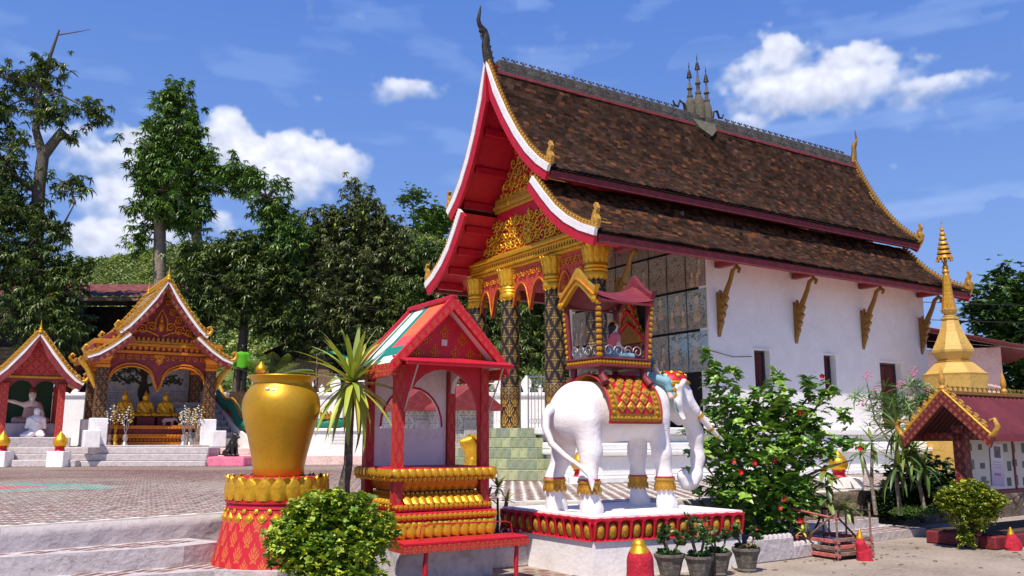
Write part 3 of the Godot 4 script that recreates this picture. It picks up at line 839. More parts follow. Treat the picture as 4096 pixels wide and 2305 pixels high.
func temple():
	var tm := thing("temple_hall", "large white temple hall with steep brown tiled two-tier roof and red gable", "temple", v3(0.435, T, -19.43), deg_to_rad(-57.3))
	var F := 1.04        # floor above the terrace
	# base and floor
	for s in [[0.0, 0.13, 3.45], [0.13, 0.50, 3.28], [0.50, 0.60, 3.38], [0.60, 0.74, 3.2], [0.74, 0.90, 3.08], [0.90, F, 3.22]]:
		var b := MB.new()
		b.box(v3(-s[2], s[0], s[2] - 2.62), v3(s[2], s[1], -8.6 - s[2]), 0.025)
		obj("base_moulding", b, M.white_wall, tm)
	# curved green-tiled stair with five steps
	for k in 5:
		var y1 := F - k * 0.208
		var fr := 1.1 + 0.27 * k
		var hw := 1.0 + 0.25 * k
		var ch := 0.5 + 0.12 * k
		var pl := [Vector2(hw, 0.55), Vector2(hw, fr - ch), Vector2(hw - ch, fr), Vector2(-hw + ch, fr), Vector2(-hw, fr - ch), Vector2(-hw, 0.55)]
		var b := MB.new()
		b.plan(pl, 0.0 if k == 4 else y1 - 0.208, y1)
		var st := obj("step", b, M.tile_pale, tm)
		for e in 5:
			var p: Vector2 = pl[e]
			var q: Vector2 = pl[e + 1]
			var cnt := maxi(1, int(round(p.distance_to(q) / 0.19)))
			var d := (q - p) / cnt
			var out := Vector2(d.y, -d.x).normalized()
			if out.dot((p + q) * 0.5 - Vector2(0, 0.4)) < 0: out = -out
			for c in cnt:
				var m0 := p + d * (c + 0.5)
				var tb := MB.new()
				tb.box(v3(-d.length() * 0.5 + 0.006, -0.19, -0.006), v3(d.length() * 0.5 - 0.006, -0.004, 0.014), 0.004)
				obj("riser_tile", tb, M[["tile_green", "tile_sage", "tile_pale", "tile_grey", "tile_sage"][rng.randi() % 5]], st, Transform3D(Basis(Vector3.UP, atan2(out.x, out.y)), v3(m0.x, y1, m0.y)))
	# hall walls, the near one with two windows and a door
	var wall := MB.new()
	var H := 5.2
	var near := [[3.0, 4.4], [4.93, 6.86], [7.31, 9.08], [9.99, 11.25]]
	for s in near: wall.box(v3(2.32, F, -s[0]), v3(2.6, H, -s[1]))
	for s in [[4.4, 4.93, 1.95, 2.83], [6.86, 7.31, 1.95, 2.84], [9.08, 9.99, F, 2.76]]:
		if s[2] > F: wall.box(v3(2.32, F, -s[0]), v3(2.6, s[2], -s[1]))
		wall.box(v3(2.32, s[3], -s[0]), v3(2.6, H, -s[1]))
	var w1 := obj("side_wall", wall, M.white_wall, tm)
	for s in [[4.4, 4.93, 1.95, 2.83, "window"], [6.86, 7.31, 1.95, 2.84, "window"], [9.08, 9.99, F, 2.76, "door"]]:
		var fb := MB.new()
		fb.box(v3(2.36, s[2], -s[0] - 0.0), v3(2.44, s[3], -s[0] - 0.05)); fb.box(v3(2.36, s[2], -s[1] + 0.05), v3(2.44, s[3], -s[1]))
		fb.box(v3(2.36, s[3] - 0.05, -s[0] - 0.05), v3(2.44, s[3], -s[1] + 0.05))
		var fo := obj(s[4], fb, M.door_frame, tm)
		for side in [0, 1]:
			var lb := MB.new()
			var z0: float = -s[0] - 0.06 if side == 0 else -(s[0] + s[1]) * 0.5 - 0.004
			var z1: float = -(s[0] + s[1]) * 0.5 + 0.004 if side == 0 else -s[1] + 0.06
			lb.box(v3(2.375, s[2] + 0.01, z0), v3(2.41, s[3] - 0.06, z1), 0.006)
			lb.box(v3(2.41, s[2] + 0.12, z0 - 0.05), v3(2.422, s[3] - 0.16, z1 + 0.05), 0.004)
			obj("shutter", lb, M.door_wood, fo)
		var sl := MB.new()
		sl.box(v3(2.55, s[3] + 0.0, -s[0] + 0.03), v3(2.625, s[3] + 0.035, -s[1] - 0.03), 0.006)
		obj("lintel", sl, M.white_paint, fo)
	var wb := MB.new()
	wb.box(v3(-2.6, F, -3.0), v3(-2.32, H, -11.25))
	obj("side_wall", wb, M.white_wall, tm)
	wb = MB.new()
	wb.slab(PackedVector2Array([Vector2(-2.6, F), Vector2(2.6, F), Vector2(2.6, 4.9), Vector2(1.5, 5.7), Vector2(1.2, 6.5), Vector2(0.3, 8.2), Vector2(-0.3, 8.2), Vector2(-1.2, 6.5), Vector2(-1.5, 5.7), Vector2(-2.6, 4.9)]), -11.249, -11.0)
	obj("rear_wall", wb, M.white_wall, tm)
	# front wall behind the porch, covered in painted panels set in black joints
	var fw := MB.new()
	fw.slab(PackedVector2Array([Vector2(-2.315, F), Vector2(2.315, F), Vector2(2.315, 5.1), Vector2(1.0, 6.7), Vector2(-1.0, 6.7), Vector2(-2.315, 5.1)]), -3.24, -3.0)
	var fwo := obj("front_wall", fw, M.grout_dark, tm)
	for row in 4:
		for colm in 8:
			var x := 2.57 - (colm + 0.5) * 0.625
			var y := 2.29 + row * 0.955
			if absf(x) < 0.7 and row < 2: continue
			if absf(x) > 2.2 and row > 2: continue
			var pb := MB.new()
			pb.box(v3(-0.29, 0, 0.0), v3(0.29, 0.9, 0.02))
			pb.v.clear(); pb.n.clear(); pb.uv.clear(); pb.ix.clear()
			var a := v3(-0.292, 0, 0.025)
			var wv := v3(0.584, 0, 0)
			var hv := v3(0, 0.89, 0)
			pb.quad(a, a + wv, a + wv + hv, a + hv)
			var back := v3(0, 0, -0.025)
			pb.quad(a + hv, a + wv + hv, a + wv + hv + back, a + hv + back, Rect2(0.1, 0.1, 0.02, 0.02))
			pb.quad(a + wv, a + wv + back, a + wv + hv + back, a + wv + hv, Rect2(0.1, 0.1, 0.02, 0.02))
			pb.quad(a + back, a + wv + back, a + wv, a, Rect2(0.1, 0.1, 0.02, 0.02))
			pb.quad(a + back, a, a + hv, a + hv + back, Rect2(0.1, 0.1, 0.02, 0.02))
			var pick: int = [[3, 3, 5, 3], [0, 2, 1, 5], [5, 4, 4, 5], [4, 5, 4, 4]][row][colm % 4]
			obj("painted_panel", pb, M["icon_%d" % pick], fwo, at(v3(x, y, -3.0)))
	# carved gilt doorway in the middle of the front wall
	var dw := MB.new()
	dw.box(v3(-0.62, F, -2.99), v3(-0.44, 3.1, -2.86), 0.02); dw.box(v3(0.44, F, -2.99), v3(0.62, 3.1, -2.86), 0.02)
	dw.slab(PackedVector2Array([Vector2(-0.66, 3.1), Vector2(0.66, 3.1), Vector2(0.3, 3.6), Vector2(0.22, 4.0), Vector2(0.0, 4.5), Vector2(-0.22, 4.0), Vector2(-0.3, 3.6)]), -2.99, -2.88)
	var dwo := obj("doorway", dw, M.gold_old, tm)
	for k in 5:
		for s in [-1.0, 1.0]:
			obj("door_scroll", scroll(1.4, 0.1, s), M.gold_dull, dwo, at(v3(s * (0.5 - 0.09 * k), 3.2 + 0.2 * k, -2.87)))
			obj("jamb_flower", boss(0.06), M.gold_dull, dwo, at(v3(s * 0.53, 1.2 + 0.38 * k, -2.86)))
	for q in [[0.64, 3.12, 0.5], [0.42, 3.5, 0.42], [0.26, 3.86, 0.34]]:
		var tb := MB.new()
		tb.tube([v3(-q[0], q[1], -2.85), v3(-q[0] * 0.55, q[1] + q[2] * 0.5, -2.85), v3(0, q[1] + q[2], -2.85), v3(q[0] * 0.55, q[1] + q[2] * 0.5, -2.85), v3(q[0], q[1], -2.85)], [0.04], 6)
		obj("door_arch", tb, M.red_worn, dwo)
	var dl := MB.new()
	dl.box(v3(-0.43, F, -2.995), v3(0.43, 3.09, -2.93), 0.01)
	obj("door_leaf", dl, M.maroon, dwo)
	# columns with lotus capitals
	for cx in [2.4, 0.92, -0.89, -2.4]:
		var co := MB.new()
		co.lathe([Vector2(0.222, 0.95), Vector2(0.212, 3.05)], 24, v3(cx, F, 0), 1.0, Vector2.ONE, 2.1)
		var sh := obj("column", co, printed("print_column", 5, 4.6), tm)
		var lb := MB.new()
		lb.lathe([Vector2(0.226, 0.0), Vector2(0.224, 0.66)], 24, v3(cx, F, 0), 1.0, Vector2.ONE, 0.66)
		obj("lower_shaft", lb, printed("print_column_low", 5, 1.5), sh)
		var bb := MB.new()
		bb.lathe([Vector2(0.227, 0.66), Vector2(0.229, 0.67), Vector2(0.229, 0.94), Vector2(0.222, 0.95)], 24, v3(cx, F, 0), 1.0, Vector2.ONE, 0.29)
		obj("printed_band", bb, printed("print_band", 9, 2), sh)
		var cb := MB.new()
		cb.lathe([Vector2(0.215, 3.03), Vector2(0.25, 3.06), Vector2(0.26, 3.12), Vector2(0.235, 3.17), Vector2(0.255, 3.2), Vector2(0.235, 3.24), Vector2(0.25, 3.28), Vector2(0.225, 3.33), Vector2(0.23, 3.5), Vector2(0.30, 3.72), Vector2(0.27, 3.73), Vector2(0.0, 3.73)], 20, v3(cx, F, 0))
		obj("capital", cb, M.gold, sh)
		for k in 12:
			var a := TAU * k / 12
			obj("lotus_petal", petal(0.42, 0.15, 0.03, 0.075, 0.5), M.gold, sh, Transform3D(Basis(Vector3.UP, a), v3(cx + sin(a) * 0.232, F + 3.34, cos(a) * 0.232)))
		for k in 14:
			var a := TAU * k / 14
			obj("scallop", petal(0.13, 0.12, 0.025, 0.03, 0.6), M.gold, sh, Transform3D(Basis(Vector3.UP, a) * Basis(Vector3.RIGHT, PI), v3(cx + sin(a) * 0.25, F + 3.1, cos(a) * 0.25)))
	# inner pair of plain columns further into the porch keep the beam up
	for cx in [-2.4]:
		var bm := MB.new()
		bm.box(v3(cx - 0.12, 4.35, 0.0), v3(cx + 0.12, 4.6, -3.1), 0.02)
		obj("porch_beam", bm, M.eave_red, tm)
	# carved fringe between the columns: two scallops and a pendant in each bay
	for bay in [[2.4, 0.92], [0.92, -0.89], [-0.89, -2.4]]:
		var x0: float = bay[1] + 0.2
		var x1: float = bay[0] - 0.2
		var xm := (x0 + x1) * 0.5
		var up := PackedVector2Array([Vector2(x0, 4.78), Vector2(x0, 3.85)])
		var edge := [v3(x0, 3.85, 0.05)]
		for half in 2:
			var a0: float = x0 + 0.03 if half == 0 else xm + 0.06
			var a1: float = xm - 0.06 if half == 0 else x1 - 0.03
			for k in 9:
				var t := k / 8.0
				var p := Vector2(lerpf(a0, a1, t), 3.98 + 0.42 * pow(sin(PI * t), 0.6))
				up.append(p)
				edge.append(v3(p.x, p.y, 0.05))
			if half == 0:
				up.append(Vector2(xm, 3.72))
				edge.append(v3(xm, 3.72, 0.05))
		up.append(Vector2(x1, 3.85)); up.append(Vector2(x1, 4.78))
		edge.append(v3(x1, 3.85, 0.05))
		var pb := MB.new()
		pb.slab(up, -0.04, 0.03)
		var fr := obj("carved_fringe", pb, printed("print_rail", 4, 4), tm)
		var eb := MB.new()
		eb.tube(edge, [0.022], 5)
		obj("fringe_edge", eb, M.gold_orange, fr)
		for k in 7:
			var t := (k + 0.5) / 7.0
			obj("fringe_scroll", scroll(1.3, 0.10, 1.0 if k % 2 == 0 else -1.0), M.gold_orange, fr, at(v3(lerpf(x0, x1, t), 4.58, 0.03)))
	# gilded entablature
	for s in [[4.78, 4.86, 0.10], [4.86, 4.93, 0.16], [5.02, 5.08, 0.14], [5.08, 5.16, 0.2], [5.16, 5.22, 0.13]]:
		var eb := MB.new()
		eb.box(v3(-2.72, s[0], -0.2), v3(2.72, s[1], s[2]), 0.02)
		obj("cornice", eb, M.gold, tm)
	var fb2 := MB.new()
	fb2.box(v3(-2.7, 4.93, -0.2), v3(2.7, 5.02, 0.085))
	var frz := obj("frieze", fb2, M.red_paint, tm)
	for k in 54:
		obj("dentil", crest(0.12, 0.075, 0.03), M.gold, frz, Transform3D(Basis(Vector3.FORWARD, PI), v3(-2.64 + k * 5.28 / 53, 5.03, 0.115)))
	# pediment: red field with gilded scrollwork, cut by a band
	var inner := shifted(LOWER, -0.12)
	var innu := shifted(UPPER, -0.12)
	var pd := PackedVector2Array([Vector2(-2.6, 5.2), Vector2(2.6, 5.2), Vector2(2.25, 5.42), Vector2(1.86, 5.8), Vector2(1.52, 6.2), Vector2(1.2, 6.9), Vector2(0.75, 7.55), Vector2(0.35, 8.25), Vector2(0, 8.9)])
	for k in range(7, 1, -1): pd.append(Vector2(-pd[k].x, pd[k].y))
	var ped := MB.new()
	ped.slab(pd, -0.12, 0.0)
	var pedo := obj("pediment", ped, M.red_paint, tm)
	for s in [[6.28, 6.36, 0.07], [6.36, 6.46, 0.11], [6.46, 6.54, 0.06]]:
		var eb := MB.new()
		eb.box(v3(-1.52, s[0], 0.002), v3(1.52, s[1], s[2]), 0.015)
		obj("pediment_band", eb, M.gold_dull, pedo)
	for k in 30:
		obj("band_leaf", crest(0.11, 0.09, 0.03), M.gold_dull, pedo, at(v3(-1.45 + k * 0.1, 6.54, 0.04)))
	for row in 8:
		var y := 5.40 + row * 0.265
		if row > 2: y += 0.40
		var hw := 0.0
		for k in range(1, 8):
			if pd[k].y <= y and pd[k + 1].y >= y: hw = lerpf(pd[k].x, pd[k + 1].x, (y - pd[k].y) / (pd[k + 1].y - pd[k].y))
		hw -= 0.18
		var cnt := int(hw / 0.19)
		for side in [-1.0, 1.0]:
			for k in cnt:
				var x: float = side * (0.13 + k * (hw - 0.13) / maxi(1, cnt - 1)) if cnt > 1 else side * 0.13
				x += 0.03 * side * sin(row * 3.1)
				var s := 0.85 + 0.4 * rng.randf()
				obj("gilded_scroll", scroll([1.5, 1.8, 1.3][(k + row) % 3], 0.135, side * (1.0 if k % 2 == 0 else -1.0)), M.gold if row < 5 else M.gold_dull, pedo, Transform3D(Basis(Vector3.BACK, side * (row * 0.9 + k * 1.7)).scaled(Vector3(s, s, 1.2)), v3(x, y, 0.004)))
	for k in 5:
		obj("centre_leaf", crest(0.34 - 0.03 * k, 0.2 - 0.015 * k, 0.06), M.gold, pedo, at(v3(0, 5.28 + k * 0.2 + (0.3 if k > 3 else 0.0), 0.03)))
	# roof decks: dark above, red below
	for side in [1.0, -1.0]:
		for tier in 2:
			var pr: Array = UPPER if tier == 0 else LOWER
			var top := MB.new()
			var under := MB.new()
			top.sheet(func(i, j):
				var q: Array = arc_points(pr, i * prof_len(pr))
				var e: Array = ends(q[0].y)
				return v3(q[0].x * side, q[0].y - 0.03, lerpf(e[0], e[1], j if side > 0 else j))
			, 12, 2)
			under.sheet(func(i, j):
				var q: Array = arc_points(shifted(pr, -0.13), i * prof_len(shifted(pr, -0.13)))
				var e: Array = ends(q[0].y)
				return v3(q[0].x * side, q[0].y, lerpf(e[0] - 0.02, e[1], j))
			, 12, 2)
			var dk := obj("roof_deck", top, M.grout_dark, tm)
			obj("soffit", under, M.red_paint, dk)
			# fascia along the eave
			var tip: Vector2 = pr[-1]
			var fa := MB.new()
			var e := ends(tip.y)
			fa.box(v3(side * (tip.x - 0.14), tip.y - 0.20, e[0] - 0.06), v3(side * (tip.x - 0.05), tip.y - 0.03, e[1] + 0.06), 0.01)
			obj("eave_board", fa, M.eave_red, dk)
			# purlins seen under the overhanging gable
			for k in 4:
				var q := arc_points(shifted(pr, -0.2), (0.15 + k * 0.25) * prof_len(pr))
				var pu := MB.new()
				var ez := ends(q[0].y)
				pu.box(v3(q[0].x * side - 0.05, q[0].y - 0.1, ez[0] - 0.14), v3(q[0].x * side + 0.05, q[0].y + 0.08, 0.02), 0.01)
				obj("purlin", pu, M.red_paint, dk)
	# verge boards: white over red, at both ends
	for z in [0, 1]:
		for side in [1.0, -1.0]:
			for tier in 2:
				var pr: Array = UPPER if tier == 0 else LOWER
				for band in 2:
					var rb := ribbon(pr, 0.05 if band == 0 else -0.10, -0.10 if band == 0 else -0.30)
					if tier == 0 and band == 1:
						for k in rb.size(): rb[k].x = maxf(rb[k].x, 0.004)
					if tier == 0:
						for k in rb.size(): rb[k].x = maxf(rb[k].x, 0.0)
					for k in rb.size(): rb[k].x *= side
					var b := MB.new()
					if z == 0: b.slab(rb, 0.528 - 0.02 * band, 0.605 - 0.02 * band, 0.07)
					else: b.slab(rb, -11.70, -11.63, -0.07)
					var wgold: bool = band == 0 and z == 1
					obj("verge_board", b, (M.white_paint if not wgold else M.stupa_gold) if band == 0 else M.red_paint, tm)
				# gilded beads and flames along the verge
				var l := prof_len(pr)
				var cnt := int(l / 0.105)
				var vg := Node3D.new()
				vg.name = "verge_crest"
				tm.add_child(vg, true)
				for k in cnt:
					var q := arc_points(shifted(pr, 0.05), (k + 0.5) / cnt * l)
					var e := ends(q[0].y)
					obj("crest_flame", crest(0.12, 0.085, 0.05), M.gold_flake, vg, Transform3D(Basis(Vector3.BACK, side * atan2(q[1].y, q[1].x) * 0.75), v3(q[0].x * side, q[0].y, (e[0] + 0.02) if z == 0 else e[1])))
				var tip: Vector2 = pr[-1]
				var fe := ends(tip.y)
				var fb := MB.new()
				fb.slab(PackedVector2Array([Vector2(-0.05, -0.05), Vector2(0.1, 0.0), Vector2(0.14, 0.16), Vector2(0.07, 0.28), Vector2(0.12, 0.38), Vector2(0.06, 0.5), Vector2(0.0, 0.46), Vector2(0.04, 0.38), Vector2(-0.04, 0.3), Vector2(-0.09, 0.15)]), -0.04, 0.04)
				fb.ball(v3(0.03, 0.17, 0), v3(0.07, 0.12, 0.065), 8, 5)
				obj("tip_finial", fb, M.gold_flake, tm, Transform3D(Basis(Vector3.UP, 0.0 if side > 0 else PI), v3(tip.x * side * 0.98, tip.y + 0.06, (fe[0] if z == 0 else fe[1]))))
	# ridge with its cast crest, finials and the cluster of little spires
	var rd := MB.new()
	rd.box(v3(-0.13, 9.3, 0.95), v3(0.13, 9.55, -12.1), 0.03)
	rd.box(v3(-0.17, 9.22, 1.0), v3(0.17, 9.3, -12.15), 0.01)
	var rdo := obj("ridge", rd, M.ridge_cement, tm)
	var rs := MB.new()
	rs.box(v3(-0.20, 9.14, 1.0), v3(0.20, 9.219, -12.15), 0.01)
	obj("ridge_board", rs, M.eave_red, rdo)
	for k in 50:
		var u := -0.7 + k * 0.255
		if u > 4.8 and u < 6.5: continue
		obj("ridge_crest", curl_crest(0.145), M.dark_bronze, rdo, Transform3D(Basis(Vector3.UP, PI / 2), v3(0, 9.55, -u)))
	for z in [0, 1]:
		var fb := MB.new()
		naga_finial(fb, 0.97 if z == 0 else 0.78)
		obj("naga_finial", fb, M.dark_bronze if z == 0 else M.gold_old, tm, Transform3D(Basis(Vector3.UP, -PI / 2 if z == 0 else PI / 2), v3(0, 9.42, 1.12 if z == 0 else -12.3)))
	for s in [[5.28, 0.0, 0.78], [5.6, 0.28, 1.0], [5.92, 0.0, 0.8]]:
		var k: float = s[2]
		var y: float = 9.45
		var b := MB.new()
		b.lathe([Vector2(0.17 * k, 0), Vector2(0.165 * k, 0.3 * k), Vector2(0.15 * k, 0.55 * k), Vector2(0.07, 0.72 * k), Vector2(0.085, 0.74 * k), Vector2(0.085, 0.8 * k), Vector2(0.055, 0.82 * k), Vector2(0.05, 1.0 * k), Vector2(0.085, 1.05 * k), Vector2(0.045, 1.14 * k), Vector2(0.02, 1.36 * k), Vector2(0.012, 1.5 * k)], 10, v3(0, y, -s[0]))
		var so := obj("roof_spire", b, M.spire_stone, tm)
		var pb := MB.new()
		for j in 3: pb.lathe([Vector2(0.075 - 0.015 * j, 0), Vector2(0.07 - 0.015 * j, 0.05)], 8, v3(0, y + 1.46 * k + j * 0.07, -s[0]))
		pb.lathe([Vector2(0.012, 0), Vector2(0.012, 0.2), Vector2(0.022, 0.24), Vector2(0.008, 0.3), Vector2(0.018, 0.34), Vector2(0.0, 0.52)], 6, v3(0, y + 1.42 * k, -s[0]))
		obj("parasol", pb, M.dark_bronze, so)
	for s in [-1.0, 1.0]:
		var cb := MB.new()
		cb.tube([v3(0, 9.55, -5.6 - s * 0.5), v3(0, 9.78, -5.6 - s * 0.55), v3(0, 9.85, -5.6 - s * 0.7), v3(0, 9.66, -5.6 - s * 0.78), v3(0, 9.68, -5.6 - s * 0.9), v3(0, 9.8, -5.6 - s * 0.96)], [0.05, 0.04, 0.035, 0.035, 0.03, 0.02], 6)
		obj("spire_curl", cb, M.dark_bronze, rdo)
	var cv := MB.new()
	cv.xf = Transform3D(Basis(v3(0, 0, -1), v3(-0.42, 0.91, 0).normalized(), v3(0.91, 0.42, 0)), v3(0.24, 8.98, -5.6))
	cv.slab(PackedVector2Array([Vector2(-0.42, 0.35), Vector2(-0.3, 0.05), Vector2(0.05, -0.18), Vector2(0.35, 0.1), Vector2(0.42, 0.35)]), 0.0, 0.1)
	obj("ridge_shield", cv, M.spire_stone, rdo)
	# gilded naga brackets under the eaves
	for u in [3.3, 5.88, 8.46, 11.0, 0.35]:
		var b := MB.new()
		b.tube([v3(0.05, -0.05, 0), v3(0.09, 0.25, 0), v3(0.13, 0.5, 0), v3(0.26, 0.75, 0), v3(0.40, 1.0, 0), v3(0.48, 1.2, 0), v3(0.60, 1.28, 0), v3(0.68, 1.21, 0), v3(0.64, 1.13, 0)], [0.03, 0.08, 0.09, 0.08, 0.065, 0.06, 0.055, 0.05, 0.04], 8, 0.55, Vector3(0, 0, 1))
		b.slab(PackedVector2Array([Vector2(0.005, -0.22), Vector2(0.06, -0.05), Vector2(0.13, 0.08), Vector2(0.11, 0.14), Vector2(0.2, 0.26), Vector2(0.17, 0.32), Vector2(0.27, 0.44), Vector2(0.22, 0.5), Vector2(0.31, 0.62), Vector2(0.24, 0.7), Vector2(0.12, 0.62), Vector2(0.1, 0.82), Vector2(0.05, 0.7), Vector2(0.005, 0.78)]), -0.05, 0.05)
		for j in 4:
			b.ball(v3(0.08 + 0.03 * j, 0.1 + 0.15 * j, 0), v3(0.07, 0.08, 0.08), 7, 5)
		var bo := obj("naga_bracket", b, M.gold_old, tm, at(v3(2.6 if u > 1.0 else 2.62, 3.27, -u)))
		var rb := MB.new()
		rb.box(v3(0.02, 1.33, -0.08), v3(0.82, 1.47, 0.08), 0.01)
		obj("rafter_end", rb, M.eave_red, bo)
	# clay tiles of the roof
	var tb := MB.new()
	tb.slab(PackedVector2Array([Vector2(-0.074, 0), Vector2(0.074, 0), Vector2(0.074, -0.12), Vector2(0.05, -0.155), Vector2(0, -0.17), Vector2(-0.05, -0.155), Vector2(-0.074, -0.12)]), 0.0, 0.03)
	var tile := tb.mesh()
	var cam_at: Vector3 = tm.transform.affine_inverse() * v3(0, 1.5, 0)
	var places := []
	for side in [1.0, -1.0]:
		for tier in 2:
			var pr: Array = UPPER if tier == 0 else LOWER
			var l := prof_len(pr)
			var rows := int((l - 0.1) / 0.094)
			var wob := noise(610 + tier, 0.35, 3)
			var streak := noise(620 + tier, 0.5, 4)
			for r in rows:
				var q := arc_points(pr, 0.0 + (r + 0.2) * (l - 0.1) / rows)
				var p: Vector2 = q[0]
				var d: Vector2 = q[1]
				var e := ends(p.y)
				var e0: float = e[0] - 0.05
				var e1: float = e[1] + 0.05
				var cnt := int((e0 - e1) / 0.152)
				var dn := v3(d.x * side, d.y, 0)
				var yy := (-dn + v3(-d.y * side, d.x, 0) * 0.13).normalized()
				var xx := v3(0, 0, -side)
				var zz := xx.cross(yy)
				for c in cnt:
					if side < 0 and (c > 14 and c < cnt - 3): continue
					var z := e0 - (c + (0.5 if r % 2 == 0 else 1.0)) * 0.152
					if z < e1 - 0.02: continue
					var w := rng.randf()
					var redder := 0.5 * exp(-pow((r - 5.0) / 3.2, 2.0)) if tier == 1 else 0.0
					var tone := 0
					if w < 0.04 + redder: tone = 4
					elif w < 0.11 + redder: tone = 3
					elif w < 0.34: tone = 2
					elif w < 0.55: tone = 1
					elif w < 0.7: tone = 5
					elif w < 0.8: tone = 7
					elif w < 0.9: tone = 6
					var tilt := Basis(zz, rng.randf_range(-0.06, 0.06)) * Basis(xx, rng.randf_range(-0.03, 0.05))
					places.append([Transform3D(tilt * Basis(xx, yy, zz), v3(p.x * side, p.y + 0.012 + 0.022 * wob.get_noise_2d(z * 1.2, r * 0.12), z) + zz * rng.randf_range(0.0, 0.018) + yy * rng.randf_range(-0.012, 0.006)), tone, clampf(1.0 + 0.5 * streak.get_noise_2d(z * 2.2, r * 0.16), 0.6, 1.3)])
	places.sort_custom(func(a, b): return a[0].origin.distance_squared_to(cam_at) < b[0].origin.distance_squared_to(cam_at))
	var where := []
	var tints := []
	var deck: Node = tm.get_node("roof_deck")
	for k in places.size():
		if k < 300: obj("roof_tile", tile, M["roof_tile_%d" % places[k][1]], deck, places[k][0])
		else:
			where.append(places[k][0])
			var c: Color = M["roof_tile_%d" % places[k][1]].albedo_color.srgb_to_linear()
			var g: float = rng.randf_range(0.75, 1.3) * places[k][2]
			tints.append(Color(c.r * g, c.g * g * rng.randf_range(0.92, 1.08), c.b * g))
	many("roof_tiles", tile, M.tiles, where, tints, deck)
	# a slack cable along the wall
	var cb2 := MB.new()
	cb2.tube([v3(2.32, 2.75, -2.98), v3(2.62, 2.72, -3.05), v3(2.63, 2.62, -3.7), v3(2.62, 2.66, -4.3)], [0.008], 4)
	obj("wall_cable", cb2, M.cable, tm)


# ---------------------------------------------------------------- ground, terrace, steps, paving
const EDGE := [Vector2(-11.0, -2.7), Vector2(-4.94, -8.55), Vector2(-3.31, -10.1), Vector2(0.2, -11.85), Vector2(1.6, -11.9), Vector2(3.2, -12.7), Vector2(5.7, -14.4), Vector2(18.0, -22.6)]

func paver_mesh(pts: Array, h: float) -> ArrayMesh:
	var b := MB.new()
	var p := PackedVector2Array()
	for q in pts: p.append(q)
	if Geometry2D.is_polygon_clockwise(p): p.reverse()
	var c := Vector2.ZERO
	for q in p: c += q / p.size()
	for k in p.size():
		var a := p[k]
		var d := p[(k + 1) % p.size()]
		var a2 := a.lerp(c, 0.1)
		var d2 := d.lerp(c, 0.1)
		# plan (x, y) -> (x, height, -y): anticlockwise in plan is anticlockwise seen from above
		b.quad(v3(a.x, 0, -a.y), v3(d.x, 0, -d.y), v3(d2.x, h, -d2.y), v3(a2.x, h, -a2.y))
		b.tri(v3(a2.x, h, -a2.y), v3(d2.x, h, -d2.y), v3(c.x, h + 0.0006, -c.y))
	return b.mesh()

func edge_z(x: float) -> float:
	for k in EDGE.size() - 1:
		if x <= EDGE[k + 1].x: return lerpf(EDGE[k].y, EDGE[k + 1].y, (x - EDGE[k].x) / (EDGE[k + 1].x - EDGE[k].x))
	return EDGE[-1].y

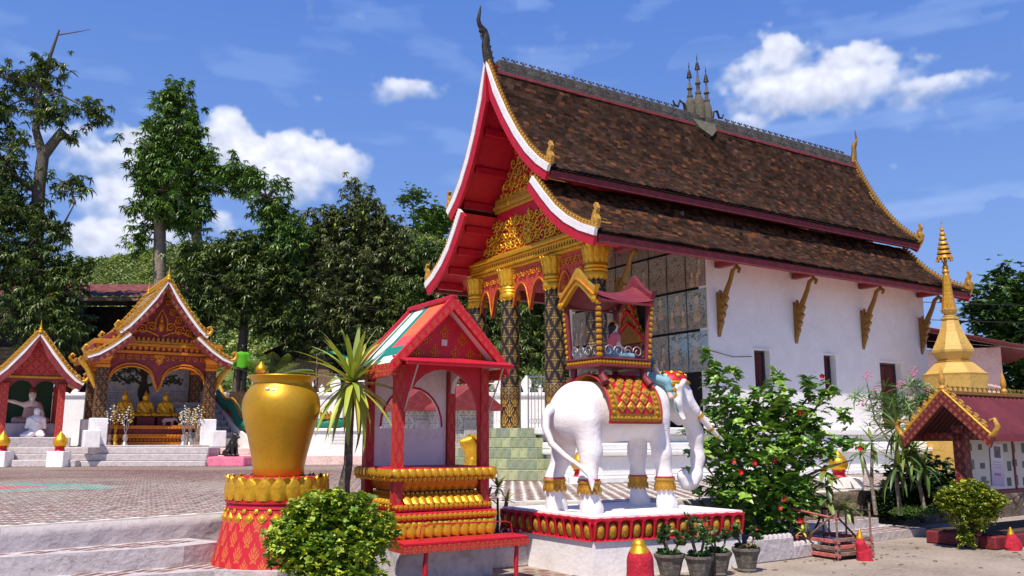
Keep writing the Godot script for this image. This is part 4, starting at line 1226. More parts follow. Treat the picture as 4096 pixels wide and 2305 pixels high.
func setting():
	var g := MB.new()
	g.quad(v3(-600, 0, 600), v3(600, 0, 600), v3(600, 0, -900), v3(-600, 0, -900))
	struct_("ground", g, M.concrete, "pale dusty concrete yard in the foreground")
	# terrace
	var t := MB.new()
	t.plan(EDGE + [Vector2(30, -40), Vector2(-40, -40), Vector2(-40, -2.7)], -0.05, T)
	var ter := struct_("terrace", t, M.grout, "raised terrace paved with brown stones in white joints")
	# the broken white face of the terrace
	for k in EDGE.size() - 1:
		var b := MB.new()
		var a: Vector2 = EDGE[k]
		var c: Vector2 = EDGE[k + 1]
		var n := int(a.distance_to(c) / 0.12) + 1
		var out := Vector2(-(c - a).y, (c - a).x).normalized()
		var nz := noise(400 + k, 2.2, 4)
		b.sheet(func(i, j):
			var p := a.lerp(c, i)
			var w := 0.03 + 0.035 * nz.get_noise_2d(p.x * 1.3 + p.y, j * 0.7) + 0.02 * nz.get_noise_2d(p.x * 6.0, j * 4.0)
			if j > 0.99: w = -0.06
			var y: float = -0.02 + minf(j * 1.12, 1.0) * (T + 0.012)
			return v3(p.x + out.x * w, y + 0.006 * nz.get_noise_1d(p.x * 9.0), p.y + out.y * w)
		, n, 8)
		obj("terrace_face", b, M.white_worn if k < 3 else (M.kerb_grey if k < 5 else M.stone_wall), ter)
	# rough blocks in the retaining wall on the right
	for k in 46:
		var s := rng.randf()
		var p := Vector2(3.3, -12.72).lerp(Vector2(10.5, -17.6), s)
		var b := MB.new()
		b.ball(Vector3.ZERO, v3(rng.randf_range(0.1, 0.2), rng.randf_range(0.07, 0.13), 0.07), 8, 6)
		obj("wall_stone", b, M.stone_wall, ter, Transform3D(Basis(Vector3.UP, 0.58), v3(p.x, 0.12 + 0.42 * rng.randf(), p.y - 0.0)))
	# a middle step and the low paved strip at its foot
	var s1 := MB.new()
	s1.plan([Vector2(-11.2, -2.2), Vector2(-4.75, -8.27), Vector2(-3.36, -9.12), Vector2(-3.1, -9.5), Vector2(-3.7, -9.9), Vector2(-11.5, -2.6)], -0.04, 0.4)
	var stp := struct_("terrace_step", s1, M.white_worn, "worn white step in front of the terrace")
	var s2 := MB.new()
	s2.plan([Vector2(-11.2, -1.3), Vector2(-4.9, -7.0), Vector2(-3.61, -8.49), Vector2(-2.95, -8.86), Vector2(-2.3, -8.76), Vector2(-1.85, -9.2), Vector2(-1.6, -10.6), Vector2(-3.4, -10.2), Vector2(-11.4, -2.4)], -0.04, 0.2)
	var low := struct_("pavement", s2, M.white_worn, "low whitewashed pavement edge below the step")
	# paving stones
	var a1 := Vector2(sin(deg_to_rad(24.0)), -cos(deg_to_rad(24.0))) * 0.24
	var a2 := Vector2(sin(deg_to_rad(92.0)), -cos(deg_to_rad(92.0))) * 0.128
	var rhomb := []
	var hexes := []
	for k in 3:
		var f := 0.82
		var pts := []
		for q in [[-0.5, -0.5], [0.0, -0.56], [0.5, -0.5], [0.5, 0.5], [0.0, 0.44], [-0.5, 0.5]]:
			var p: Vector2 = (a1 * q[0] * 0.82 + a2 * q[1] * 0.60) + Vector2(rng.randf_range(-0.006, 0.006), rng.randf_range(-0.006, 0.006))
			pts.append(Vector2(p.x, -p.y))
		rhomb.append(paver_mesh(pts, 0.0022))
		pts = []
		for q in 6:
			var an := TAU * q / 6.0 + rng.randf_range(-0.16, 0.16)
			pts.append(Vector2(cos(an), sin(an)) * 0.108 * rng.randf_range(0.8, 1.02) * f)
		hexes.append(paver_mesh(pts, 0.0022))
	var lay := []      # [transform, mesh index, tone, tint]
	var cam := v3(0, 1.5, 0)
	var tones := [Color(0.16, 0.080, 0.068), Color(0.20, 0.098, 0.082), Color(0.145, 0.078, 0.068), Color(0.23, 0.118, 0.098), Color(0.18, 0.098, 0.080), Color(0.135, 0.088, 0.074)]
	var dirt := noise(55, 0.16, 3)
	for i in range(-20, 150):
		for j in range(-260, 120):
			var p := Vector2(-5.0, -7.0) + a1 * i + a2 * j
			if p.x > -0.3 or p.y > -7.4 or p.y < -27.2 or p.y > edge_z(p.x) - 0.14: continue
			if p.x < 0.66 * p.y - 0.3 or p.x > -0.68 * p.y: continue
			lay.append(p)
	var n_rhomb := lay.size()
	for i in range(0, 62):
		for j in range(0, 90):
			var p := Vector2(-0.25 + i * 0.172, -11.9 - j * 0.198 - (0.099 if i % 2 == 0 else 0.0))
			if p.y > edge_z(p.x) - 0.16 or p.y < -27.0: continue
			var dx := p.x - 0.435
			var dz := p.y + 19.43
			var u := dx * 0.8415 - dz * 0.5402
			var vv := dx * 0.5402 + dz * 0.8415
			if u > -0.9 and vv < 3.4 and vv > -3.5: continue
			lay.append(p)
	var n_top := lay.size()
	# the step treads and the low strip
	for i in range(-30, 60):
		for j in range(-60, 70):
			var p := Vector2(-4.0, -8.6) + a1 * i + a2 * j
			if Geometry2D.is_point_in_polygon(p, PackedVector2Array([Vector2(-8, -5.35), Vector2(-4.75, -8.40), Vector2(-3.5, -9.20), Vector2(-3.45, -9.75), Vector2(-4.9, -8.42), Vector2(-8, -5.5)])): lay.append(p)
	var n_step := lay.size()
	for i in range(-30, 60):
		for j in range(-60, 70):
			var p := Vector2(-4.0, -8.6) + a1 * i + a2 * j
			if Geometry2D.is_point_in_polygon(p, PackedVector2Array([Vector2(-3.72, -8.55), Vector2(-2.98, -9.0), Vector2(-2.3, -8.95), Vector2(-1.95, -9.4), Vector2(-2.0, -10.3), Vector2(-3.25, -9.95), Vector2(-3.3, -9.1), Vector2(-4.5, -8.4)])): lay.append(p)
	var n_low := lay.size()
	for i in 16:
		for j in 12:
			var p := Vector2(-0.5 + i * 0.172, -8.6 - j * 0.198 - (0.099 if i % 2 == 0 else 0.0))
			if p.x - 0.87 > (p.y + 9.56) * 0.7 or p.x < -0.2 + (p.y + 9.4) * -0.4: continue
			lay.append(p)
	var order := range(lay.size())
	order.sort_custom(func(a, b): return lay[a].length_squared() < lay[b].length_squared())
	var single := {}
	for k in order:
		if single.size() >= 300: break
		var p: Vector2 = lay[k]
		if absf(p.x) < 0.58 * absf(p.y) and p.y < -8.3: single[k] = true
	var where := [[], [], [], [], [], []]
	var tints := [[], [], [], [], [], []]
	for k in lay.size():
		var p: Vector2 = lay[k]
		var y := T if k < n_top else (0.4 if k < n_step else (0.2 if k < n_low else 0.0))
		var hexed := (k >= n_rhomb and k < n_top) or k >= n_low
		var which := rng.randi() % 3
		var turn := rng.randf_range(-0.06, 0.06) if not hexed else rng.randf_range(-0.3, 0.3)
		var s := rng.randf_range(0.94, 1.03)
		var x := Transform3D(Basis(Vector3.UP, turn).scaled(v3(s, 1, s)), v3(p.x + rng.randf_range(-0.008, 0.008), y + 0.001, p.y + rng.randf_range(-0.008, 0.008)))
		var tone := rng.randi() % 6
		var par: Node = ter if k < n_top else (stp if k < n_step else low)
		if single.has(k): obj("paving_stone", hexes[which] if hexed else rhomb[which], M["paver_%d" % tone], par, x)
		else:
			var c: Color = tones[tone]
			var d := dirt.get_noise_2d(p.x, p.y)
			c = c.lerp(Color(0.30, 0.25, 0.21), clampf(d * 1.3, 0.0, 0.6))
			if p.y < -23.0: c = c.lerp(Color(0.33, 0.26, 0.22), 0.45)      # dusty far strip
			var q := Vector2((p.x + 9.0) / 2.3, (p.y + 15.0) / 1.5)          # faded painted lotus on the stones
			var qq := q.length() + dirt.get_noise_2d(p.x * 5.0, p.y * 5.0) * 0.25
			if qq < 0.42: c = Color(0.50, 0.10, 0.13)
			elif qq < 0.9: c = Color(0.20, 0.27, 0.22) if dirt.get_noise_2d(p.x * 4.0 + 9.0, p.y * 4.0) < 0.12 else Color(0.09, 0.30, 0.24)
			where[(3 if hexed else 0) + which].append(x)
			tints[(3 if hexed else 0) + which].append(c)
	for k in 6:
		many("paving_stones", rhomb[k] if k < 3 else hexes[k - 3], M.pavers, where[k], tints[k], ter)
	# the stepped approach on the right
	var e := Vector2(0.819, -0.574)
	var nn := Vector2(-0.574, -0.819)
	var A := Vector2(5.06, -12.76)
	for s in [[0.0, 0.12, -1.5, 1.62], [0.52, 0.25, -1.25, 1.2], [0.95, 0.45, -1.0, -0.1], [1.3, 0.63, -1.0, -0.25]]:
		var p0: Vector2 = A + nn * s[0]
		var b := MB.new()
		b.plan([p0 + e * s[2], p0 + e * s[3], p0 + e * s[3] + nn * 2.4, p0 + e * s[2] + nn * 2.4], -0.03, s[1])
		var so := struct_("side_step", b, M.white_worn, "")
		so.set_meta("label", {0.12: "lowest white step on the right", 0.25: "second white step on the right", 0.45: "third short white step on the right", 0.63: "top white block against the stone wall"}[s[1]])
		if s[1] < 0.4:
			for i in int((s[3] - s[2]) / 0.2):
				for j in 3:
					var q: Vector2 = p0 + e * (s[2] + 0.12 + i * 0.2) + nn * (0.1 + j * 0.15)
					obj("paving_stone", hexes[(i + j) % 3], M["paver_%d" % ((i * 3 + j) % 6)], so, Transform3D(Basis(Vector3.UP, i * 1.1), v3(q.x, s[1] + 0.001, q.y)))
	# upper ground behind the white wall
	var ug := MB.new()
	ug.plan([Vector2(-60, -31.2), Vector2(8.0, -31.2), Vector2(14, -36), Vector2(60, -40), Vector2(60, -120), Vector2(-60, -120)], -0.2, 3.12)
	struct_("upper_ground", ug, M.soil, "raised earth behind the white boundary wall")
	hill()
	boundary_wall()

const SKYLINE := [[-160.0, 18.0], [-110.0, 27.0], [-82.0, 29.5], [-75.0, 30.5], [-69.0, 31.5], [-62.0, 34.0], [-52.0, 35.0], [-44.0, 34.5], [-30.0, 37.5], [-21.0, 38.5], [-14.0, 36.5], [0.0, 29.0], [30.0, 20.0], [80.0, 10.0], [160.0, 6.0]]
var hill_noise: FastNoiseLite

func hill_y(x: float, z: float) -> float:
	if hill_noise == null: hill_noise = noise(77, 0.03, 4)
	var k := (-60.0 - z) / 100.0       # rises from 60 m to 160 m away, then goes on
	var top := 6.0
	for q in SKYLINE.size() - 1:
		if x >= SKYLINE[q][0] and x < SKYLINE[q + 1][0]: top = lerpf(SKYLINE[q][1], SKYLINE[q + 1][1], (x - SKYLINE[q][0]) / (SKYLINE[q + 1][0] - SKYLINE[q][0]))
	return 2.0 + (top - 2.0) * smoothstep(0.0, 1.0, k) + 2.0 * hill_noise.get_noise_2d(x, z) * clampf(k, 0.0, 1.0)

func hill():
	var b := MB.new()
	b.sheet(func(i, j): return v3(-180.0 + i * 360.0, hill_y(-180.0 + i * 360.0, -55.0 - j * 190.0), -55.0 - j * 190.0), 60, 34)
	struct_("hill", b, mat("hill_soil", Color(0.32, 0.38, 0.16), 0.95), "wooded green hill behind the temple grounds")
	# its woods read as one mass
	var cl := MB.new()
	for k in 120:
		var d := Vector3(rng.randfn(), rng.randfn() * 0.8 + 0.2, rng.randfn()).normalized() * rng.randf_range(0.55, 1.0)
		var s := rng.randf_range(0.08, 0.19)
		var q := Basis.from_euler(v3(rng.randf() * 6.0, rng.randf() * 6.0, rng.randf() * 6.0))
		cl.tri(d + q * v3(-s, 0, 0), d + q * v3(s, 0, 0), d + q * v3(0, s * 1.4, 0))
		cl.tri(d + q * v3(-s, 0, 0), d + q * v3(0, -s, s), d + q * v3(s, 0, 0))
	var clump := cl.mesh()
	var where := []
	var tints := []
	for k in 26000:
		var z := -66.0 - 110.0 * sqrt(rng.randf())
		var x := -110.0 + 190.0 * rng.randf()
		if x < 0.72 * z - 3.0 or x > 0.1 * -z + 18.0: continue
		var s := rng.randf_range(0.5, 1.25)
		where.append(Transform3D(Basis(Vector3.UP, rng.randf() * TAU).scaled(v3(s, s * rng.randf_range(0.7, 1.1), s)), v3(x, hill_y(x, z) + s * 0.45, z)))
		var g := rng.randf()
		tints.append(Color(0.09, 0.155, 0.035).lerp(Color(0.30, 0.35, 0.085), g) * rng.randf_range(0.8, 1.25))
	var w := many("hillside_woods", clump, M.leaves, where, tints, null)
	tag(w, "sunlit light green woods covering the distant hillside", "woods", "", "stuff")

func boundary_wall():
	var w := thing("boundary_wall", "long white boundary wall with leaf-shaped merlons behind the golden jar", "wall", v3(-4.0, T, -31.0))
	for s in [[-16.0, -6.2], [-4.6, 6.0]]:
		var b := MB.new()
		b.box(v3(s[0], 0, -0.18), v3(s[1], 2.3, 0.12))
		obj("wall_panel", b, M.white_wall, w)
		b = MB.new()
		b.box(v3(s[0], 2.3, -0.24), v3(s[1], 2.42, 0.2), 0.02)
		obj("coping", b, M.white_paint, w)
	var big := MB.new()
	big.slab(PackedVector2Array([Vector2(-0.1, 0), Vector2(0.1, 0), Vector2(0.12, 0.1), Vector2(0.2, 0.28), Vector2(0.17, 0.42), Vector2(0, 0.64), Vector2(-0.17, 0.42), Vector2(-0.2, 0.28), Vector2(-0.12, 0.1)]), -0.06, 0.06)
	var bm := big.mesh()
	var sm := MB.new()
	sm.slab(PackedVector2Array([Vector2(-0.06, 0), Vector2(0.06, 0), Vector2(0.1, 0.14), Vector2(0, 0.3), Vector2(-0.1, 0.14)]), -0.05, 0.05)
	var smm := sm.mesh()
	for k in 12:
		obj("merlon", bm, M.white_paint, w, at(v3(-4.3 + k * 0.98, 2.42, 0)))
		obj("merlon", smm, M.white_paint, w, at(v3(-3.81 + k * 0.98, 2.42, 0)))
	for k in 9: obj("merlon", bm, M.white_paint, w, at(v3(-15.6 + k * 0.98, 2.42, 0)))
	# corner post with a gilded bud beside the stair
	bud_post(v3(-9.02, 3.0, -30.9), 1.0, 0.62, "small white post with gilded lotus bud on the far wall beside the green serpent")

func bud_mesh() -> ArrayMesh:
	if shapes.has("bud"): return shapes.bud
	var b := MB.new()
	b.lathe([Vector2(0.10, 0), Vector2(0.17, 0.06), Vector2(0.20, 0.14), Vector2(0.18, 0.24), Vector2(0.10, 0.34), Vector2(0.03, 0.42), Vector2(0.0, 0.47)], 12)
	shapes.bud = b.mesh()
	return shapes.bud

func bud_post(p: Vector3, s: float, hh: float, label: String, group := "white posts with gilded lotus buds", half := 0.24):
	var o := thing("bud_post", label, "post", p, 0.0, group)
	var b := MB.new()
	b.box(v3(-half * s, 0, -half * s), v3(half * s, hh, half * s), 0.015)
	obj("post", b, M.white_paint, o)
	b = MB.new()
	b.lathe([Vector2(0.16, 0), Vector2(0.13, 0.03), Vector2(0.12, 0.1), Vector2(0.17, 0.12), Vector2(0.0, 0.121)], 14)
	obj("red_collar", b, M.red_paint, o, at(v3(0, hh, 0), 0, s))
	var bd := obj("bud", bud_mesh(), M.gold, o, at(v3(0, hh + 0.11 * s, 0), 0, s))
	for r in 3:
		for k in 7:
			var a := TAU * (k + 0.5 * r) / 7.0
			var rr: float = [0.125, 0.17, 0.13][r]
			obj("bud_petal", petal(0.17, 0.14, 0.02, 0.012 - 0.05 * r, 0.55, 2, 4), M.gold, bd, Transform3D(Basis(Vector3.UP, a) * Basis(Vector3.RIGHT, [0.28, -0.1, -0.45][r]), v3(sin(a) * rr, 0.02 + r * 0.11, cos(a) * rr)))


# ---------------------------------------------------------------- trees and plants
# spray of long drooping leaves at a twig's end
func spray(seed_: int, count: int, l: float, w: float, droop: float, lift: float) -> ArrayMesh:
	var r := RandomNumberGenerator.new()
	r.seed = seed_
	var b := MB.new()
	for k in count:
		var a := TAU * k / count + r.randf_range(-0.3, 0.3)
		var el := r.randf_range(-0.3, 0.7) + lift
		var out := v3(cos(a) * cos(el), sin(el), sin(a) * cos(el))
		var side := out.cross(Vector3.UP).normalized()
		var ll := l * r.randf_range(0.7, 1.15)
		var pts := []
		for j in 4:
			var t := j / 3.0
			pts.append(out * ll * t + v3(0, -droop * ll * t * t, 0))
		for j in 3:
			var w0: float = w * [0.25, 1.0, 0.85, 0.0][j]
			var w1: float = w * [0.25, 1.0, 0.85, 0.0][j + 1]
			var up := v3(0, w * 0.35, 0)
			for s in [-1.0, 1.0]:
				var p0: Vector3 = pts[j]
				var p1: Vector3 = pts[j + 1]
				var q0: Vector3 = p0 + side * w0 * s + up * (w0 / w)
				var q1: Vector3 = p1 + side * w1 * s + up * (w1 / w)
				if j == 2: b.tri(p0, q0, p1) if s < 0 else b.tri(p0, p1, q0)
				elif s > 0: b.quad(p0, p1, q1, q0)
				else: b.quad(p0, q0, q1, p1)
	return b.mesh()

func limb(b: MB, pts: Array, r0: float, r1: float):
	var rad := []
	for k in pts.size(): rad.append(lerpf(r0, r1, float(k) / (pts.size() - 1)))
	b.tube(pts, rad, 8)

# tree: limbs = arrays of points with two radii, blobs = [centre, radii, sprays]; everything relative to the foot
func tree(called: String, label: String, foot: Vector3, limbs: Array, blobs: Array, leaf: ArrayMesh, tint0: Color, tint1: Color, bark: Material, size: float, group := "", fruit := 0) -> Node3D:
	var o := thing(called, label, "tree", foot, 0.0, group)
	var b := MB.new()
	for l in limbs: limb(b, l[0], l[1], l[2])
	# twigs out to the clumps
	for bl in blobs:
		var c: Vector3 = bl[0]
		var best := Vector3.ZERO
		var bd := 1e9
		for l in limbs:
			for p in l[0]:
				var dd: float = p.distance_to(c)
				if dd < bd:
					bd = dd
					best = p
		limb(b, [best, best.lerp(c, 0.5) + v3(0, 0.1, 0), c], 0.06, 0.02)
		for k in 4:
			var q := c + Vector3(rng.randfn(), rng.randfn(), rng.randfn()).normalized() * Vector3(bl[1]) * 0.75
			limb(b, [c, c.lerp(q, 0.5) + v3(0, 0.05, 0), q], 0.025, 0.008)
	var where := []
	var tints := []
	var hang := []
	for bl in blobs:
		var knot := Vector3.ZERO
		var kr := 0.3
		for k in int(bl[2] * 1.75):
			if k % 9 == 0:       # twig ends carry clumps, so that light shows between them
				knot = Vector3(rng.randfn(), rng.randfn(), rng.randfn()).normalized() * pow(rng.randf(), 0.45) * rng.randf_range(0.85, 1.22)
				kr = rng.randf_range(0.14, 0.36)
				var kp: Vector3 = bl[0] + knot * Vector3(bl[1])
				b.tube([bl[0], Vector3(bl[0]).lerp(kp, 0.55) + v3(0, 0.12, 0), kp], [0.028, 0.018, 0.007], 4)
			var d := knot
			var p: Vector3 = bl[0] + d * Vector3(bl[1]) + Vector3(rng.randfn(), rng.randfn(), rng.randfn()) * kr * size * 0.8
			var s := size * rng.randf_range(0.45, 0.95)
			var tilt := Basis(Vector3.UP, rng.randf() * TAU) * Basis(Vector3.RIGHT, rng.randf_range(-0.7, 0.7))
			where.append(Transform3D(tilt.scaled(v3(s, s, s)), p))
			tints.append(tint0.lerp(tint1, pow(rng.randf(), 1.6)) * rng.randf_range(0.75, 1.3))
			if hang.size() < fruit and rng.randf() < 0.05: hang.append(p + d * 0.1 - v3(0, 0.2, 0))
	obj("trunk", b, bark, o)
	many("crown", leaf, M.leaves, where, tints, o)
	for p in hang:
		var f := MB.new()
		f.ball(Vector3.ZERO, v3(0.05, 0.08, 0.045), 7, 5)
		f.tube([v3(0, 0.07, 0), v3(0.01, 0.25, 0)], [0.006], 4)
		obj("fruit", f, M.mango, o, at(p))
	return o

func trees():
	var mango := spray(5, 12, 0.36, 0.042, 0.8, 0.1)
	var small := spray(6, 12, 0.24, 0.045, 0.4, 0.25)
	var d0 := Color(0.038, 0.075, 0.016)
	var d1 := Color(0.145, 0.205, 0.045)
	var gn := "mango trees behind the shrines"
	# A: tall lopped tree on the far left
	tree("mango_tree", "tall lopped tree with a bare stub and sparse foliage at the far left", v3(-18.0, 3.1, -33.0),
		[[[v3(0, 0, 0), v3(-0.35, 3.0, 0), v3(-0.75, 6.0, 0), v3(-0.85, 8.2, 0), v3(-0.8, 9.6, 0)], 0.30, 0.22],
		[[v3(-0.8, 9.5, 0), v3(-1.2, 10.6, 0), v3(-1.25, 12.0, 0), v3(-0.95, 13.6, 0), v3(-0.65, 14.9, 0)], 0.18, 0.04],
		[[v3(-0.8, 9.5, 0), v3(-0.4, 10.0, 0.1), v3(0.0, 10.5, 0.2)], 0.22, 0.18],
		[[v3(-0.65, 14.7, 0), v3(0.2, 14.85, 0), v3(0.7, 14.9, 0.1)], 0.03, 0.008],
		[[v3(-1.2, 12.4, 0), v3(-0.2, 12.0, 0.2), v3(1.0, 11.4, 0.2)], 0.07, 0.02],
		[[v3(-0.8, 8.0, 0), v3(-2.4, 9.0, 0.5), v3(-3.4, 10.0, 0.6)], 0.14, 0.05],
		[[v3(-0.6, 5.6, 0), v3(0.4, 6.4, 0.4), v3(0.9, 7.4, 0.5)], 0.08, 0.02]],
		[[v3(-1.2, 12.6, 0), v3(1.0, 1.1, 0.9), 95], [v3(-2.5, 12.8, 0), v3(0.9, 0.8, 0.9), 60], [v3(-2.6, 11.4, 0.2), v3(1.0, 1.1, 1.0), 110], [v3(-0.6, 11.2, 0.2), v3(0.8, 0.6, 0.8), 50], [v3(0.9, 11.3, 0.2), v3(0.75, 0.65, 0.7), 55], [v3(-3.2, 10.0, 0.4), v3(1.0, 1.2, 1.0), 120], [v3(-2.0, 9.0, 0.5), v3(0.9, 1.2, 0.9), 120], [v3(0.5, 8.2, 0.4), v3(0.7, 0.55, 0.6), 42], [v3(0.15, 10.1, 0.3), v3(0.45, 0.3, 0.4), 12], [v3(-1.4, 7.2, 0.5), v3(1.2, 1.3, 1.0), 200], [v3(-3.0, 7.0, 0.6), v3(1.3, 1.5, 1.0), 220], [v3(0.0, 6.6, 0.5), v3(1.0, 0.8, 0.8), 90], [v3(-0.9, 5.0, 0.8), v3(1.7, 1.4, 1.2), 330], [v3(0.8, 4.3, 0.9), v3(1.3, 1.2, 1.0), 210], [v3(-2.9, 4.2, 1.0), v3(1.6, 1.8, 1.2), 300], [v3(-0.6, 3.0, 1.2), v3(2.2, 1.2, 1.1), 330], [v3(1.4, 2.6, 1.0), v3(1.2, 0.8, 0.8), 130]],
		mango, d0, d1, M.bark, 0.95, gn, 22)
	# B: dense green tree with a bough reaching right
	tree("mango_tree", "dense bright green mango tree with a bough arching right over the shrine roof", v3(-14.1, 3.1, -34.0),
		[[[v3(0, 0, 0), v3(-0.05, 4.0, 0), v3(-0.3, 7.8, 0), v3(-0.1, 10.0, 0)], 0.30, 0.18], [[v3(0.9, 3.5, -0.2), v3(1.3, 6.0, -0.2), v3(1.0, 7.6, -0.2), v3(0.3, 9.5, 0)], 0.26, 0.14],
		[[v3(0.5, 8.6, 0), v3(1.8, 9.0, 0.2), v3(3.2, 8.8, 0.3), v3(4.4, 7.6, 0.4)], 0.15, 0.05]],
		[[v3(0.15, 12.2, 0), v3(0.75, 0.85, 0.8), 130], [v3(0.1, 11.0, 0), v3(1.15, 1.1, 1.1), 300], [v3(-0.5, 9.9, 0.1), v3(1.2, 0.9, 1.1), 240], [v3(0.7, 9.7, 0.1), v3(1.1, 1.0, 1.0), 230], [v3(-0.8, 8.9, 0.2), v3(0.9, 0.7, 0.9), 110], [v3(0.5, 8.2, 0.2), v3(1.3, 1.1, 1.1), 300], [v3(-0.6, 7.4, 0.2), v3(0.9, 0.9, 0.8), 120], [v3(0.9, 7.2, 0.2), v3(0.9, 0.7, 0.8), 110], [v3(2.3, 9.0, 0.3), v3(0.9, 0.8, 0.8), 130], [v3(3.2, 8.7, 0.3), v3(0.8, 0.8, 0.7), 120], [v3(4.2, 8.0, 0.4), v3(0.8, 0.9, 0.7), 120], [v3(4.6, 6.9, 0.4), v3(0.8, 0.9, 0.7), 120], [v3(5.2, 6.0, 0.5), v3(1.0, 0.9, 0.8), 150], [v3(-0.9, 6.4, 0.3), v3(0.5, 0.6, 0.5), 40]],
		mango, Color(0.042, 0.105, 0.018), Color(0.17, 0.30, 0.046), M.bark_pale, 0.95, gn, 8)
	# the dark mass in the middle: four trees
	tree("mango_tree", "broad dark mango tree with many small green fruits left of the temple gable", v3(-6.6, 3.1, -35.0),
		[[[v3(0, 0, 0), v3(0.1, 2.5, 0), v3(0.1, 5.0, 0), v3(0.2, 8.0, 0)], 0.35, 0.1], [[v3(0.1, 2.6, 0), v3(1.6, 4.2, 0.3)], 0.16, 0.06], [[v3(0.1, 2.6, 0), v3(-1.6, 4.2, 0.3)], 0.16, 0.06]],
		[[v3(0.25, 8.2, 0), v3(0.65, 0.8, 0.7), 110], [v3(-0.9, 7.4, 0.2), v3(0.8, 0.6, 0.8), 100], [v3(0.2, 6.9, 0.2), v3(1.5, 1.1, 1.2), 380], [v3(-1.6, 6.4, 0.3), v3(1.2, 0.9, 1.0), 240], [v3(1.5, 6.1, 0.3), v3(1.1, 1.0, 1.0), 240], [v3(0.0, 5.3, 0.6), v3(2.3, 1.3, 1.4), 620], [v3(2.2, 4.7, 0.4), v3(1.2, 1.2, 1.0), 260], [v3(-2.2, 4.8, 0.5), v3(1.2, 1.1, 1.0), 260], [v3(0.4, 3.6, 0.9), v3(2.8, 1.2, 1.2), 650], [v3(-0.5, 2.2, 1.0), v3(2.6, 0.9, 1.0), 420]],
		mango, Color(0.050, 0.080, 0.022), Color(0.19, 0.215, 0.07), M.bark, 0.85, gn, 60)
	tree("mango_tree", "low dark mango tree directly right of the pale tree trunk", v3(-10.6, 3.1, -33.4),
		[[[v3(0, 0, 0), v3(0.1, 2.5, 0), v3(0.0, 5.0, 0)], 0.25, 0.08]],
		[[v3(0.0, 5.6, 0.2), v3(1.2, 0.9, 1.0), 260], [v3(-1.5, 5.0, 0.3), v3(1.2, 1.1, 1.0), 270], [v3(1.2, 4.7, 0.3), v3(1.3, 1.1, 1.0), 290], [v3(0.0, 4.0, 0.6), v3(2.2, 1.2, 1.1), 480], [v3(-1.7, 3.2, 0.4), v3(1.3, 1.0, 0.9), 230], [v3(1.6, 3.0, 0.4), v3(1.3, 1.0, 0.9), 230]],
		mango, d0, d1, M.bark, 0.95, gn, 20)
	tree("mango_tree", "dark mango tree half hidden behind the left edge of the temple roof", v3(-2.6, 3.1, -34.0),
		[[[v3(0, 0, 0), v3(0.1, 2.5, 0), v3(0.0, 4.0, 0)], 0.25, 0.08]],
		[[v3(-0.6, 5.2, 0.2), v3(1.1, 0.9, 1.0), 240], [v3(0.7, 4.6, 0.3), v3(1.3, 1.0, 1.0), 250], [v3(-0.6, 3.8, 0.5), v3(1.7, 1.1, 1.1), 360], [v3(1.4, 3.0, 0.4), v3(1.4, 1.1, 1.0), 280], [v3(-0.5, 2.4, 0.6), v3(1.8, 0.9, 0.9), 280]],
		mango, d0, d1, M.bark, 0.95, gn, 12)
	tree("mango_tree", "leafy mango tree seen between the porch columns of the temple", v3(2.6, 3.1, -33.0),
		[[[v3(0, 0, 0), v3(0.1, 2.0, 0), v3(0.0, 3.0, 0)], 0.25, 0.08]],
		[[v3(-1.4, 3.6, 0.2), v3(1.6, 1.3, 1.0), 380], [v3(1.2, 3.4, 0.3), v3(1.9, 1.4, 1.0), 420], [v3(-1.0, 1.6, 0.5), v3(2.0, 1.1, 1.0), 380], [v3(1.8, 1.4, 0.4), v3(1.8, 1.1, 1.0), 300]],
		mango, d0, d1, M.bark, 0.95, gn, 4)
	# light trees on the near slope
	tree("hill_tree", "small pale green tree on the skyline left of the temple roof", v3(-17.4, hill_y(-17.4, -146.0) - 0.3, -146.0),
		[[[v3(0, 0, 0), v3(0.2, 3.5, 0), v3(0.0, 7.0, 0)], 0.18, 0.06]],
		[[v3(-1.4, 6.6, 0), v3(1.6, 0.6, 1.4), 60], [v3(1.3, 7.2, 0), v3(1.5, 0.6, 1.4), 55], [v3(0.1, 8.2, 0), v3(1.6, 0.5, 1.2), 50]], small, Color(0.10, 0.18, 0.045), Color(0.2, 0.3, 0.075), M.bark_pale, 2.6)
	tree("hill_tree", "round light green tree on the slope touching the temple eave", v3(-13.4, hill_y(-13.4, -146.0) - 0.3, -146.0),
		[[[v3(0, 0, 0), v3(0.1, 2.0, 0), v3(0.0, 4.0, 0)], 0.2, 0.06]],
		[[v3(-1.2, 5.0, 0), v3(2.8, 1.9, 2.4), 260], [v3(1.6, 4.2, 0), v3(2.8, 1.9, 2.4), 260], [v3(-0.6, 2.4, 0.5), v3(3.8, 1.6, 2.4), 260]], small, Color(0.08, 0.155, 0.035), Color(0.19, 0.31, 0.065), M.bark_pale, 3.2)
	# right edge
	tree("garden_tree", "dense dark green tree at the right edge beyond the golden stupa", v3(24.6, 0.6, -42.0),
		[[[v3(0, 0, 0), v3(0.1, 3.0, 0), v3(0.0, 5.5, 0)], 0.3, 0.1]],
		[[v3(0.6, 8.0, 0), v3(2.0, 1.2, 1.5), 420], [v3(-0.6, 6.6, 0), v3(1.4, 1.2, 1.4), 380], [v3(1.5, 6.0, 0.3), v3(2.2, 1.6, 1.5), 480], [v3(-0.4, 4.8, 0.4), v3(1.4, 1.2, 1.3), 360], [v3(1.2, 3.8, 0.6), v3(2.2, 1.4, 1.3), 420], [v3(0.2, 2.4, 0.6), v3(2.0, 1.2, 1.2), 340]], small, Color(0.035, 0.085, 0.022), Color(0.11, 0.20, 0.045), M.bark, 1.6)


